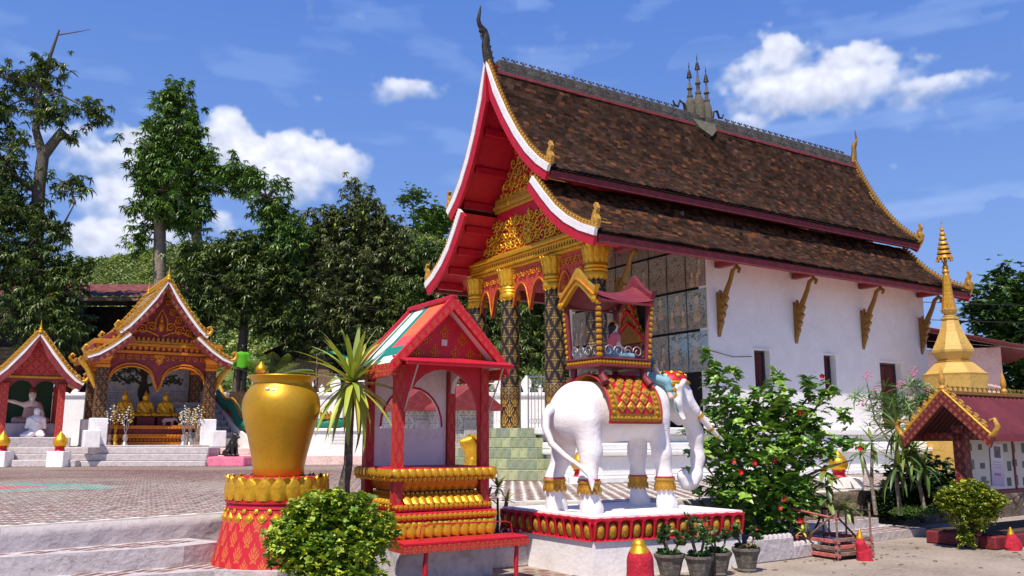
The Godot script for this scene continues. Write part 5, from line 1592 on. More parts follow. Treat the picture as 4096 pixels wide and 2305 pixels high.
# ---------------------------------------------------------------- golden jar on its pedestal
func golden_jar():
	var p := thing("jar_pedestal", "round red pedestal with gold lotus rim under the golden jar", "pedestal", v3(-2.53, 0.2, -9.5))
	var b := MB.new()
	b.lathe([Vector2(0.64, 0), Vector2(0.512, 0.60), Vector2(0.505, 0.605)], 48, Vector3.ZERO, 1.0, Vector2.ONE, 0.61)
	obj("cone", b, printed("print_flame", 21, 2.0), p)
	b = MB.new()
	b.lathe([Vector2(0.50, 0.55), Vector2(0.528, 0.57), Vector2(0.52, 0.605), Vector2(0.515, 0.62), Vector2(0.535, 0.625), Vector2(0.535, 0.648), Vector2(0.50, 0.655)], 48)
	obj("moulding", b, M.red_paint, p)
	b = MB.new()
	b.lathe([Vector2(0.50, 0.64), Vector2(0.525, 0.68), Vector2(0.53, 0.74), Vector2(0.51, 0.80), Vector2(0.49, 0.845), Vector2(0.40, 0.85)], 48)
	var rim := obj("lotus_rim", b, M.gold, p)
	for k in 22:
		var a := TAU * k / 22
		obj("lotus_petal", petal(0.25, 0.155, 0.03, 0.0, 0.42), M.gold, rim, Transform3D(Basis(Vector3.UP, a) * Basis(Vector3.RIGHT, -0.05), v3(sin(a) * 0.525, 0.655, cos(a) * 0.525)))
		obj("petal_tip", petal(0.10, 0.10, 0.012, 0.05, 0.6, 2, 4), M.gold, rim, Transform3D(Basis(Vector3.UP, a + 0.14), v3(sin(a + 0.14) * 0.505, 0.80, cos(a + 0.14) * 0.505)))
	b = MB.new()
	b.lathe([Vector2(0.43, 0.82), Vector2(0.44, 0.86), Vector2(0.42, 0.885), Vector2(0.0, 0.886)], 40)
	obj("top_disc", b, M.red_paint, p)
	var dm := MB.new()
	dm.xf = Transform3D(Basis(Vector3.BACK, PI / 4), Vector3.ZERO)
	dm.box(v3(-0.042, -0.042, -0.01), v3(0.042, 0.042, 0.012), 0.008)
	dm.ball(v3(0, 0, 0.01), v3(0.03, 0.03, 0.014), 8, 4)
	var dmm := dm.mesh()
	for k in 24:
		var a := TAU * k / 24
		obj("gold_diamond", dmm, M.gold, p, Transform3D(Basis(Vector3.UP, a) * Basis(Vector3.RIGHT, -0.2), v3(sin(a) * 0.535, 0.48, cos(a) * 0.535)))
		a += TAU / 48
		obj("gold_boss", boss(0.026), M.gold, p, Transform3D(Basis(Vector3.UP, a) * Basis(Vector3.RIGHT, -0.2), v3(sin(a) * 0.526, 0.552, cos(a) * 0.526)))
	var j := thing("golden_jar", "large smooth golden water jar with flared rim on red pedestal", "jar", v3(-2.53, 1.087, -9.5))
	b = MB.new()
	b.lathe([Vector2(0.255, 0), Vector2(0.268, 0.02), Vector2(0.272, 0.1), Vector2(0.295, 0.22), Vector2(0.325, 0.35), Vector2(0.36, 0.48), Vector2(0.395, 0.6), Vector2(0.415, 0.7), Vector2(0.417, 0.76), Vector2(0.408, 0.82), Vector2(0.385, 0.88), Vector2(0.352, 0.93), Vector2(0.325, 0.965), Vector2(0.316, 0.99), Vector2(0.322, 1.015), Vector2(0.34, 1.04), Vector2(0.366, 1.062), Vector2(0.372, 1.068), Vector2(0.368, 1.074), Vector2(0.35, 1.066), Vector2(0.31, 1.02), Vector2(0.30, 0.97), Vector2(0.34, 0.9), Vector2(0.38, 0.7), Vector2(0.26, 0.1), Vector2(0.0, 0.05)], 64)
	obj("body", b, M.jar_gold, j)
	# old tape left on the shoulder
	b = MB.new()
	for s in [[-0.15, -0.02, 0.0], [0.02, 0.13, -0.012]]:
		var pts := []
		for k in 7:
			var a: float = lerpf(s[0], s[1], k / 6.0) - 0.06
			pts.append(v3(sin(a) * 0.372, 0.918 + s[2] + 0.012 * sin(k * 1.9), cos(a) * 0.372 + 0.004))
		b.tube(pts, [0.010, 0.014, 0.011, 0.013, 0.009, 0.012, 0.004], 4, 0.3, Vector3(0, 0.3, 1))
	obj("tape_scrap", b, M.petal_white, j)


# ---------------------------------------------------------------- red spirit house and its bench
func spirit_house():
	var o := thing("spirit_house", "red open shrine with striped gable roof on tiered golden lotus base", "shrine", v3(-1.22, 0, -9.3), deg_to_rad(32.0))
	var cx := 0.525
	var cz := -0.40
	var b := MB.new()
	b.box(v3(cx - 0.56, 0, cz - 0.5), v3(cx + 0.58, 0.42, cz + 0.55), 0.02)
	obj("plinth", b, M.grey_base, o)
	# tiers: [y0, y1, half width, half depth, material]
	for t in [[0.42, 0.63, 0.575, 0.545, "red_paint"], [0.63, 0.72, 0.605, 0.575, "red_paint"], [0.72, 0.80, 0.55, 0.52, "red_paint"], [0.80, 0.90, 0.47, 0.40, "red_paint"], [0.90, 1.06, 0.44, 0.36, "maroon"], [1.06, 1.175, 0.625, 0.515, "red_paint"]]:
		b = MB.new()
		b.box(v3(cx - t[2], t[0], cz - t[3]), v3(cx + t[2], t[1], cz + t[3]), 0.012)
		obj("tier", b, M[t[4]], o)
	# rows of gilded petals and bosses round each tier
	var rows := [
		[1.165, 0.625, 0.515, 14, 11, "hang", 0.09, 0.112, 0.024], [1.062, 0.62, 0.51, 22, 18, "boss", 0.026, 0, 0],
		[0.935, 0.455, 0.375, 9, 7, "lean", 0.14, 0.12, 0.022], [0.90, 0.47, 0.39, 17, 13, "boss", 0.022, 0, 0],
		[0.885, 0.47, 0.42, 11, 9, "slope", 0.15, 0.105, 0.022], [0.775, 0.565, 0.535, 19, 16, "boss", 0.028, 0, 0],
		[0.675, 0.605, 0.575, 20, 17, "boss", 0.032, 0, 0], [0.625, 0.585, 0.555, 15, 13, "hang", 0.06, 0.098, 0.02], [0.615, 0.58, 0.55, 11, 9, "hang", 0.17, 0.128, 0.024]]
	for r in rows:
		for side in 4:
			var hw: float = r[1] if side % 2 == 0 else r[2]
			var out: float = r[2] if side % 2 == 0 else r[1]
			var cnt: int = r[3] if side % 2 == 0 else r[4]
			if side == 2: continue
			var rot := Basis(Vector3.UP, side * PI / 2)
			for k in cnt:
				var x := lerpf(-hw, hw, (k + 0.5) / cnt)
				var p: Vector3 = v3(cx, r[0], cz) + rot * v3(x, 0, out)
				if r[5] == "boss": obj("gold_boss", boss(r[6]), M.gold, o, Transform3D(rot, p))
				else:
					var tilt := 0.0
					if r[5] == "hang": tilt = PI - 0.12
					elif r[5] == "lean": tilt = 0.42
					else: tilt = PI - 0.85
					obj("gold_petal", petal(r[6], r[7], r[8], 0.0, 0.28), M.gold if r[5] != "lean" else M.gold_orange, o, Transform3D(rot * Basis(Vector3.RIGHT, tilt) * (Basis(Vector3.UP, PI) if tilt > 1.0 else Basis.IDENTITY), p + (rot * v3(0, 0, 0.008))))
	# four printed posts
	for q in [[0.0, 0.0], [1.05, 0.0], [0.0, -0.8], [1.05, -0.8]]:
		b = MB.new()
		for f in 4:
			b.xf = Transform3D(Basis(Vector3.UP, f * PI / 2), v3(q[0], 0, q[1]))
			b.quad(v3(-0.054, 0.76, 0.054), v3(0.054, 0.76, 0.054), v3(0.048, 2.27, 0.048), v3(-0.048, 2.27, 0.048))
		obj("post", b, printed("print_post", 1, 7), o)
	# rear wall with its arched opening
	var arch := func(x0: float, x1: float, ax0: float, ax1: float, y0: float, spring: float, crown: float, top: float) -> PackedVector2Array:
		var pl := PackedVector2Array([Vector2(x0, y0), Vector2(ax0, y0)])
		for k in 13:
			var t := k / 12.0
			pl.append(Vector2((ax0 + ax1) * 0.5 - cos(PI * t) * (ax1 - ax0) * 0.5, spring + sin(PI * t) * (crown - spring)))
		pl.append_array(PackedVector2Array([Vector2(ax1, y0), Vector2(x1, y0), Vector2(x1, top), Vector2(x0, top)]))
		return pl
	b = MB.new()
	b.slab(arch.call(0.06, 0.99, 0.14, 0.93, 1.60, 1.62, 2.08, 2.32), -0.85, -0.79)
	obj("rear_wall", b, M.shrine_white, o)
	b = MB.new()
	b.box(v3(0.06, 1.175, -0.85), v3(0.99, 1.599, -0.79))
	obj("rear_wall_base", b, M.shrine_white, o)
	b = MB.new()
	var trim := []
	for k in 13:
		var t := k / 12.0
		trim.append(v3(0.535 - cos(PI * t) * 0.395, 1.62 + sin(PI * t) * 0.46, -0.785))
	b.tube(trim, [0.013], 5)
	obj("arch_trim", b, M.red_paint, o)
	# front and side spandrels
	b = MB.new()
	b.slab(arch.call(0.05, 1.0, 0.07, 0.98, 1.62, 1.75, 2.24, 2.34), -0.03, 0.03)
	obj("front_spandrel", b, M.red_paint, o)
	for x in [0.0, 1.05]:
		b = MB.new()
		b.xf = Transform3D(Basis(Vector3.UP, PI / 2), v3(x, 0, 0))
		b.slab(arch.call(0.05, 0.75, 0.07, 0.73, 2.02, 2.04, 2.25, 2.34), -0.025, 0.025)
		obj("side_spandrel", b, M.shrine_white if x > 0.5 else M.red_paint, o)
	# gable fields
	for z in [0.04, -0.83]:
		b = MB.new()
		b.slab(PackedVector2Array([Vector2(-0.08, 2.32), Vector2(1.13, 2.32), Vector2(0.525, 2.90)]), z - 0.02, z + 0.02)
		var gf := obj("gable_field", b, printed("print_rose", 5.5, 5.5) if z < 0 else M.red_paint, o)
		if z > 0:
			for q in [[0.2, 2.42], [0.4, 2.44], [0.65, 2.44], [0.85, 2.42], [0.3, 2.58], [0.52, 2.66], [0.74, 2.58], [0.08, 2.38], [0.98, 2.38]]:
				var mb := MB.new()
				for f in FLAME: 
					for sg in [-1.0, 1.0]:
						if sg < 0 and f[0] == 0: continue
						mb.ball(v3(f[0] * sg, f[1], 0) * 0.085, v3(f[2], f[3], 0.05) * 0.075, 6, 3)
				obj("gilt_motif", mb, M.gold_orange, gf, at(v3(q[0], q[1], z + 0.022)))
			var sq := MB.new()
			sq.box(v3(0.475, 2.5, z + 0.021), v3(0.545, 2.57, z + 0.03))
			obj("white_patch", sq, M.board_white, gf)
	# roof
	var ridge := 3.0
	var eave := 2.28
	var run := 0.67
	for side in [-1.0, 1.0]:
		b = MB.new()
		var pl := PackedVector2Array([Vector2(cx, ridge), Vector2(cx + side * run, eave), Vector2(cx + side * run, eave - 0.055), Vector2(cx, ridge - 0.065)])
		b.slab(pl, -0.80, 0.20)
		var slope := obj("roof_slope", b, M.roof_white, o)
		# painted stripes: [start and end down the slope, start and end along the ridge, colour]
		for s in [[0.02, 0.55, -0.30, 0.14, "orange"], [0.02, 0.98, -0.42, -0.30, "teal"], [0.55, 0.72, -0.30, 0.14, "roof_pink"], [0.72, 0.86, -0.30, 0.14, "teal"], [0.02, 0.98, -0.74, -0.68, "teal"]]:
			var sb := MB.new()
			var d := Vector2(side * run, eave - ridge)
			var nn := Vector2(-d.y * side, d.x * side).normalized() * 0.006
			var p0: Vector2 = Vector2(cx, ridge) + d * s[0] + nn
			var p1: Vector2 = Vector2(cx, ridge) + d * s[1] + nn
			sb.slab(PackedVector2Array([p0, p1, p1 - nn * 1.6, p0 - nn * 1.6]), s[2], s[3])
			obj("painted_stripe", sb, M[s[4]], slope)
		for z in [0.20, -0.86]:
			b = MB.new()
			var w := 0.13
			var d := Vector2(side * (run + 0.05), eave - ridge - 0.04)
			for f in 1:
				var q0 := Vector2(cx, ridge + 0.05)
				var q1 := q0 + d
				b.slab(PackedVector2Array([q0, q1, q1 + Vector2(0, -w * 0.9), q0 + Vector2(0, -w * 1.25)]), z, z + 0.06)
			obj("verge_board", b, printed("print_verge", 7, 7) if z > 0 else M.red_paint, slope)
		b = MB.new()
		b.box(v3(cx + side * run - 0.03, eave - 0.14, -0.79), v3(cx + side * run + 0.03, eave - 0.0, 0.19))
		for k in b.uv.size(): b.uv[k] = Vector2(b.v[k].z * 5.0, b.v[k].y * 5.0)
		obj("eave_board", b, M.print_rail, slope)
	b = MB.new()
	b.box(v3(cx - 0.05, ridge - 0.01, -0.86), v3(cx + 0.05, ridge + 0.045, 0.26), 0.01)
	obj("ridge_board", b, M.red_paint, o)
	# hinged awning propped by two rods
	b = MB.new()
	b.xf = Transform3D(Basis(Vector3.RIGHT, 0.20), v3(0, 2.35, 0.07))
	b.box(v3(-0.12, -0.006, 0.0), v3(1.18, 0.018, 0.40), 0.005)
	b.box(v3(-0.12, -0.03, 0.38), v3(1.18, -0.0065, 0.40), 0.004)
	var aw := obj("awning", b, M.red_paint, o)
	for x in [0.02, 1.06]:
		b = MB.new()
		b.tube([v3(x, 2.26, 0.43), v3(x + 0.02, 1.78, 0.07)], [0.009], 6)
		obj("prop", b, M.iron_silver, aw)
	# low bench across the front
	var bn := thing("bench", "low red bench with patterned edge in front of the red shrine", "bench", v3(-1.22, 0, -9.3), deg_to_rad(32.0))
	b = MB.new()
	b.box(v3(-0.14, 0.43, 0.20), v3(1.32, 0.46, 0.52), 0.006)
	obj("seat", b, M.red_paint, bn)
	b = MB.new()
	b.box(v3(-0.145, 0.36, 0.50), v3(1.325, 0.429, 0.53))
	b.box(v3(-0.15, 0.36, 0.18), v3(-0.12, 0.429, 0.499))
	for k in b.uv.size(): b.uv[k] = Vector2((b.v[k].x + b.v[k].z) * 9.0, b.v[k].y * 9.0)
	obj("edge_board", b, M.print_rail, bn)
	for x in [0.12, 1.2]:
		b = MB.new()
		b.tube([v3(x, 0.0, 0.47), v3(x - 0.005, 0.2, 0.47), v3(x + 0.01, 0.4, 0.47)], [0.022, 0.026, 0.022], 8)
		obj("leg", b, M.red_paint, bn)
	b = MB.new()
	b.tube([v3(0.1, 0.46, 0.36), v3(0.12, 0.60, 0.36), v3(0.2, 0.62, 0.36), v3(1.14, 0.60, 0.36), v3(1.2, 0.58, 0.36), v3(1.22, 0.46, 0.36)], [0.007], 6)
	obj("hand_rail", b, M.red_paint, bn)


# ---------------------------------------------------------------- elephant statue
func elephant():
	var c := [Vector2(0.87, -9.56), Vector2(2.72, -10.43), Vector2(1.73, -11.83), Vector2(-0.12, -10.96)]
	var mid := Vector2(1.3, -10.7)
	var p := thing("elephant_pedestal", "low white platform with red band and gold petals under the elephant", "pedestal", v3(mid.x, 0, mid.y))
	var ring := func(k: float) -> Array: return c.map(func(q): return (q - mid) * k)
	var b := MB.new()
	b.plan(ring.call(0.985), 0.0, 0.39)
	obj("base", b, M.white_paint, p)
	b = MB.new()
	b.plan(ring.call(0.982), 0.39, 0.628)
	obj("red_band", b, M.red_paint, p)
	b = MB.new()
	b.plan(ring.call(1.0), 0.628, T)
	obj("top_slab", b, M.white_paint, p)
	for e in 4:
		var q0: Vector2 = c[e] - mid
		var q1: Vector2 = c[(e + 1) % 4] - mid
		var d := q1 - q0
		var cnt := int(round(d.length() / 0.155))
		var out := Vector2(d.y, -d.x).normalized()
		if out.dot((q0 + q1) * 0.5) < 0: out = -out
		var rot := Basis(Vector3.UP, atan2(out.x, out.y))
		for k in cnt:
			var m0 := q0.lerp(q1, (k + 0.5) / cnt) * 0.985
			var w := d.length() / cnt
			var pb := MB.new()
			pb.ball(v3(0, 0.495, 0.0), v3(w * 0.40, 0.088, 0.05), 10, 7)
			obj("gold_petal", pb, M.gold_dull, p, Transform3D(rot, v3(m0.x, 0, m0.y)))
			var rb := MB.new()
			var pts := []
			for j in 9:
				var t := j / 8.0
				pts.append(v3(-cos(PI * t) * w * 0.47, 0.56 + sin(PI * t) * 0.055, 0.045 - 0.02 * sin(PI * t)))
			pts.push_front(v3(-w * 0.47, 0.40, 0.012)); pts.append(v3(w * 0.47, 0.40, 0.012))
			rb.tube(pts, [0.012, 0.018, 0.018, 0.018, 0.022, 0.024, 0.024, 0.022, 0.018, 0.018, 0.012], 5)
			obj("petal_frame", rb, M.red_paint, p, Transform3D(rot, v3(m0.x, 0, m0.y)))
			var fb := MB.new()
			fb.slab(PackedVector2Array([Vector2(-w * 0.5, 0.628), Vector2(-w * 0.5, 0.57), Vector2(-w * 0.3, 0.60), Vector2(0, 0.612), Vector2(w * 0.3, 0.60), Vector2(w * 0.5, 0.57), Vector2(w * 0.5, 0.628)]), 0.0, 0.06)
			obj("scallop", fb, M.red_paint, p, Transform3D(rot, v3(m0.x, 0, m0.y)))
			var sb := MB.new()
			sb.tri(v3(-w * 0.5, 0.43, 0.004), v3(-w * 0.5, 0.385, 0.03), v3(0, 0.40, 0.012)); sb.tri(v3(w * 0.5, 0.43, 0.004), v3(0, 0.40, 0.012), v3(w * 0.5, 0.385, 0.03))
			sb.quad(v3(-w * 0.5, 0.385, 0.03), v3(w * 0.5, 0.385, 0.03), v3(w * 0.02, 0.405, 0.012), v3(-w * 0.02, 0.405, 0.012))
			obj("foot_leaf", sb, M.red_paint, p, Transform3D(rot, v3(m0.x, 0, m0.y)))
	# the animal
	var o := thing("elephant_statue", "white elephant statue with red and gold saddle cloth on platform", "statue", v3(1.245, T, -10.6), deg_to_rad(33.0))
	o.scale = v3(0.96, 1.0, 0.95)
	var bones := [
		[v3(-0.55, 1.15, 0), v3(0.5, 1.18, 0), 0.335, 0.325, v3(1, 1.06, 1.0)], [v3(-0.68, 1.07, 0), v3(-0.62, 1.13, 0), 0.30, 0.30], [v3(-0.25, 1.08, 0), v3(0.3, 1.12, 0), 0.30, 0.28, v3(1, 0.95, 1.12)],
		[v3(0.5, 1.25, 0), v3(0.92, 1.38, 0), 0.27, 0.22], [v3(0.98, 1.43, 0), v3(1.06, 1.36, 0), 0.215, 0.185, v3(1, 1.05, 0.98)], [v3(1.08, 1.50, 0.06), v3(1.15, 1.43, 0.06), 0.10, 0.085], [v3(1.08, 1.50, -0.06), v3(1.15, 1.43, -0.06), 0.10, 0.085],
		[v3(1.08, 1.28, 0.09), v3(1.2, 1.22, 0.09), 0.12, 0.09], [v3(1.08, 1.28, -0.09), v3(1.2, 1.22, -0.09), 0.12, 0.09], [v3(1.0, 1.18, 0), v3(1.12, 1.06, 0), 0.10, 0.06],
		[v3(1.16, 1.36, 0), v3(1.32, 1.14, 0), 0.14, 0.115], [v3(1.32, 1.14, 0), v3(1.42, 0.88, 0), 0.115, 0.095], [v3(1.42, 0.88, 0), v3(1.45, 0.58, 0), 0.095, 0.075], [v3(1.45, 0.58, 0), v3(1.41, 0.37, 0), 0.075, 0.062], [v3(1.41, 0.37, 0), v3(1.32, 0.265, 0), 0.062, 0.055], [v3(1.32, 0.265, 0), v3(1.21, 0.27, 0), 0.055, 0.05], [v3(1.21, 0.27, 0), v3(1.15, 0.36, 0), 0.05, 0.04], [v3(1.15, 0.36, 0), v3(1.19, 0.42, 0), 0.04, 0.03]]
	for s in [-1.0, 1.0]:
		var rx := -0.66 if s > 0 else -0.70
		bones.append([v3(-0.62, 1.0, 0.2 * s), v3(-0.6, 0.68, 0.28 * s), 0.185, 0.125]); bones.append([v3(-0.6, 0.68, 0.28 * s), v3(rx - 0.02, 0.36, 0.32 * s), 0.122, 0.092]); bones.append([v3(rx - 0.02, 0.36, 0.32 * s), v3(rx, 0.06, 0.33 * s), 0.092, 0.105]); bones.append([v3(rx + 0.03, 0.05, 0.33 * s), v3(rx + 0.06, 0.04, 0.33 * s), 0.115, 0.105])
		bones.append([v3(0.56, 1.05, 0.18 * s), v3(0.58, 0.66, 0.24 * s), 0.165, 0.105]); bones.append([v3(0.58, 0.66, 0.24 * s), v3(0.6, 0.34, 0.26 * s), 0.105, 0.086]); bones.append([v3(0.6, 0.34, 0.26 * s), v3(0.6, 0.06, 0.26 * s), 0.086, 0.1]); bones.append([v3(0.63, 0.05, 0.26 * s), v3(0.67, 0.04, 0.26 * s), 0.108, 0.098])
		bones.append([v3(1.16, 1.26, 0.12 * s), v3(1.28, 1.18, 0.15 * s), 0.07, 0.06])
	var body := soft(bones, 0.026, 26.0)
	obj("body", body, M.elephant_white, o)
	for s in [-1.0, 1.0]:
		var ear := MB.new()
		for face in [0.0, 0.022]:
			ear.sheet(func(i, j):
				var wide: float = 0.235 * pow(sin(PI * (0.1 + 0.82 * j)), 0.6) * (1.0 + 0.08 * sin(j * 14.0))
				var z: float = 0.235 + 0.15 * sin(i * 2.0) - 0.015 * i + 0.018 * sin(j * 13.0) * i + face
				return v3(lerpf(0.99, 0.94, j) - i * wide, lerpf(1.52, 1.12, j) + i * (0.05 - 0.11 * j), z * s)
			, 6, 14)
		obj("ear", ear, M.elephant_white, o)
	b = MB.new()
	b.tube([v3(-1.0, 1.18, 0.02), v3(-1.09, 1.1, 0.05), v3(-1.12, 0.95, 0.08), v3(-1.08, 0.78, 0.14), v3(-0.97, 0.64, 0.26), v3(-0.85, 0.52, 0.40), v3(-0.78, 0.42, 0.48)], [0.06, 0.05, 0.045, 0.04, 0.032, 0.026, 0.02], 8)
	b.tube([v3(-0.79, 0.44, 0.47), v3(-0.76, 0.36, 0.5), v3(-0.76, 0.26, 0.5)], [0.022, 0.04, 0.005], 7)
	obj("tail", b, M.elephant_white, o)
	for s in [-1.0, 1.0]:
		b = MB.new()
		b.tube([v3(1.24, 1.22, 0.14 * s), v3(1.36, 1.12, 0.17 * s), v3(1.5, 0.98, 0.19 * s), v3(1.64, 0.87, 0.19 * s), v3(1.77, 0.81, 0.18 * s)], [0.055, 0.05, 0.042, 0.03, 0.008], 8)
		var tk := obj("tusk", b, M.ivory, o)
		for q in [[v3(1.34, 1.14, 0.165 * s), v3(1.37, 1.11, 0.172 * s), 0.054], [v3(1.51, 0.972, 0.19 * s), v3(1.54, 0.95, 0.19 * s), 0.044], [v3(1.64, 0.87, 0.19 * s), v3(1.66, 0.86, 0.19 * s), 0.031]]:
			b = MB.new()
			b.tube([q[0], q[1]], [q[2]], 8)
			obj("tusk_ring", b, M.gold, tk)
		b = MB.new()
		b.ball(v3(1.175, 1.37, 0.168 * s), v3(0.022, 0.022, 0.02), 8, 6)
		obj("eye", b, M.eye_black, o)
	# anklets
	for q in [[-0.665, 0.325, 0.132], [-0.705, -0.325, 0.132], [0.6, 0.26, 0.122], [0.6, -0.26, 0.122]]:
		b = MB.new()
		b.lathe([Vector2(q[2] - 0.02, 0.235), Vector2(q[2], 0.24), Vector2(q[2], 0.33), Vector2(q[2] + 0.01, 0.335), Vector2(q[2] + 0.01, 0.36), Vector2(q[2] - 0.02, 0.362)], 18, v3(q[0], 0, q[1]))
		var an := obj("anklet", b, M.gold_dull, o)
		b = MB.new()
		b.lathe([Vector2(q[2] - 0.03, 0.362), Vector2(q[2] + 0.002, 0.366), Vector2(q[2] + 0.002, 0.38), Vector2(q[2] - 0.04, 0.384)], 18, v3(q[0], 0, q[1]))
		obj("red_trim", b, M.red_paint, an)
		for k in 14:
			var a := TAU * k / 14
			obj("anklet_leaf", petal(0.085, 0.055, 0.01, 0.0, 0.5, 2, 4), M.gold_dull, an, Transform3D(Basis(Vector3.UP, a) * Basis(Vector3.RIGHT, PI - 0.06) * Basis(Vector3.UP, PI), v3(q[0] + sin(a) * (q[2] + 0.004), 0.29, q[1] + cos(a) * (q[2] + 0.004))))
	# saddle cloth: gold border round a red field set with diamonds
	var drape := func(a: float, x: float, lift: float) -> Vector3: return v3(x, 1.135 + cos(a) * (0.425 + lift), sin(a) * (0.42 + lift + 0.02 * absf(sin(a))))
	for layer in [[-0.44, 0.38, 1.84, 0.012, "gold_dull"], [-0.31, 0.25, 1.60, 0.024, "red_paint"]]:
		b = MB.new()
		b.sheet(func(i, j): return drape.call(lerpf(-layer[2], layer[2], i), lerpf(layer[0], layer[1], 1.0 - j) + 0.0, layer[3] + 0.02), 28, 6)
		obj("saddle_cloth" if layer[4] == "gold_dull" else "red_field", b, M[layer[4]], o)
	b = MB.new()
	for s in [-1.0, 1.0]:
		for x in [-0.445, 0.385]:
			var pts := []
			for k in 15: pts.append(drape.call(s * 1.84 * k / 14.0, x, 0.034))
			b.tube(pts, [0.013], 5)
		var pts2 := []
		for k in 9: pts2.append(drape.call(s * 1.84, lerpf(-0.445, 0.385, k / 8.0), 0.034))
		b.tube(pts2, [0.013], 5)
	obj("cloth_piping", b, M.red_paint, o)
	for s in [-1.0, 1.0]:
		for r in 5:
			for k in 4:
				var a: float = s * (0.62 + r * 0.205)
				var x := -0.27 + k * 0.15 + (0.075 if r % 2 == 1 else 0.0)
				if x > 0.22: continue
				var pt: Vector3 = drape.call(a, x, 0.05)
				var nn := v3(0, cos(a), sin(a))
				var xx := Vector3(1, 0, 0)
				obj("gold_diamond", diamond_mesh(), M.gold_dull, o, Transform3D(Basis(xx, nn.cross(xx), nn), pt))
		for k in 15:
			var pt: Vector3 = drape.call(s * 1.72, lerpf(-0.42, 0.36, k / 14.0), 0.034)
			obj("border_boss", boss(0.03), M.gold_dull, o, Transform3D(Basis(Vector3(1, 0, 0), Vector3(0, 1, 0), Vector3(0, 0, 1)) if s > 0 else Basis(Vector3.UP, PI), pt))
		for k in 9:
			for x in [-0.38, 0.32]:
				var a: float = s * (0.5 + k * 0.135)
				var nn := v3(0, cos(a), sin(a))
				obj("border_boss", boss(0.034), M.gold_dull, o, Transform3D(Basis(Vector3(1, 0, 0), nn.cross(Vector3(1, 0, 0)), nn), drape.call(a, x, 0.034)))
	# red cap with gold edging on the head
	b = MB.new()
	b.sheet(func(i, j):
		var a: float = i * TAU
		var e: float = j * 1.35
		return v3(1.01 + cos(a) * cos(e) * 0.235, 1.53 + sin(e) * 0.165, -sin(a) * cos(e) * 0.22)
	, 20, 6)
	var cap := obj("head_cap", b, M.red_paint, o)
	b = MB.new()
	var rim := []
	for k in 21:
		var a := TAU * k / 20.0
		rim.append(v3(1.01 + cos(a) * 0.238, 1.535, -sin(a) * 0.223))
	b.tube(rim, [0.024], 6)
	obj("cap_rim", b, M.gold, cap)
	for k in 14:
		var a := TAU * k / 14.0
		var e := 0.62 if k % 2 == 0 else 0.95
		var nn := v3(cos(a) * cos(e), sin(e), -sin(a) * cos(e)).normalized()
		var side := nn.cross(Vector3.UP).normalized()
		obj("cap_boss", boss(0.03), M.gold, cap, Transform3D(Basis(side, nn.cross(side), nn), v3(1.01, 1.53, 0) + nn * v3(0.24, 0.172, 0.226)))
	# gilded collar strap behind the ear
	b = MB.new()
	for s in [-1.0, 1.0]: b.tube([v3(0.80, 1.62, 0.08 * s), v3(0.76, 1.52, 0.27 * s), v3(0.74, 1.36, 0.335 * s), v3(0.78, 1.16, 0.33 * s)], [0.028], 6)
	obj("neck_strap", b, M.skirt_blue, o)
	for s in [-1.0, 1.0]:
		for k in 4: obj("strap_boss", boss(0.036), M.gold, o, Transform3D(Basis(Vector3.UP, 0.0 if s > 0 else PI), v3(0.75, 1.5 - k * 0.075, (0.29 + 0.022 * k) * s + 0.02 * s)))
	howdah()

func diamond_mesh() -> ArrayMesh:
	if shapes.has("diamond"): return shapes.diamond
	var b := MB.new()
	b.xf = Transform3D(Basis(Vector3.BACK, PI / 4), Vector3.ZERO)
	b.box(v3(-0.049, -0.049, -0.02), v3(0.049, 0.049, 0.012), 0.01)
	b.xf = Transform3D.IDENTITY
	b.ball(v3(0, 0, 0.01), v3(0.03, 0.026, 0.014), 8, 4)
	shapes.diamond = b.mesh()
	return shapes.diamond

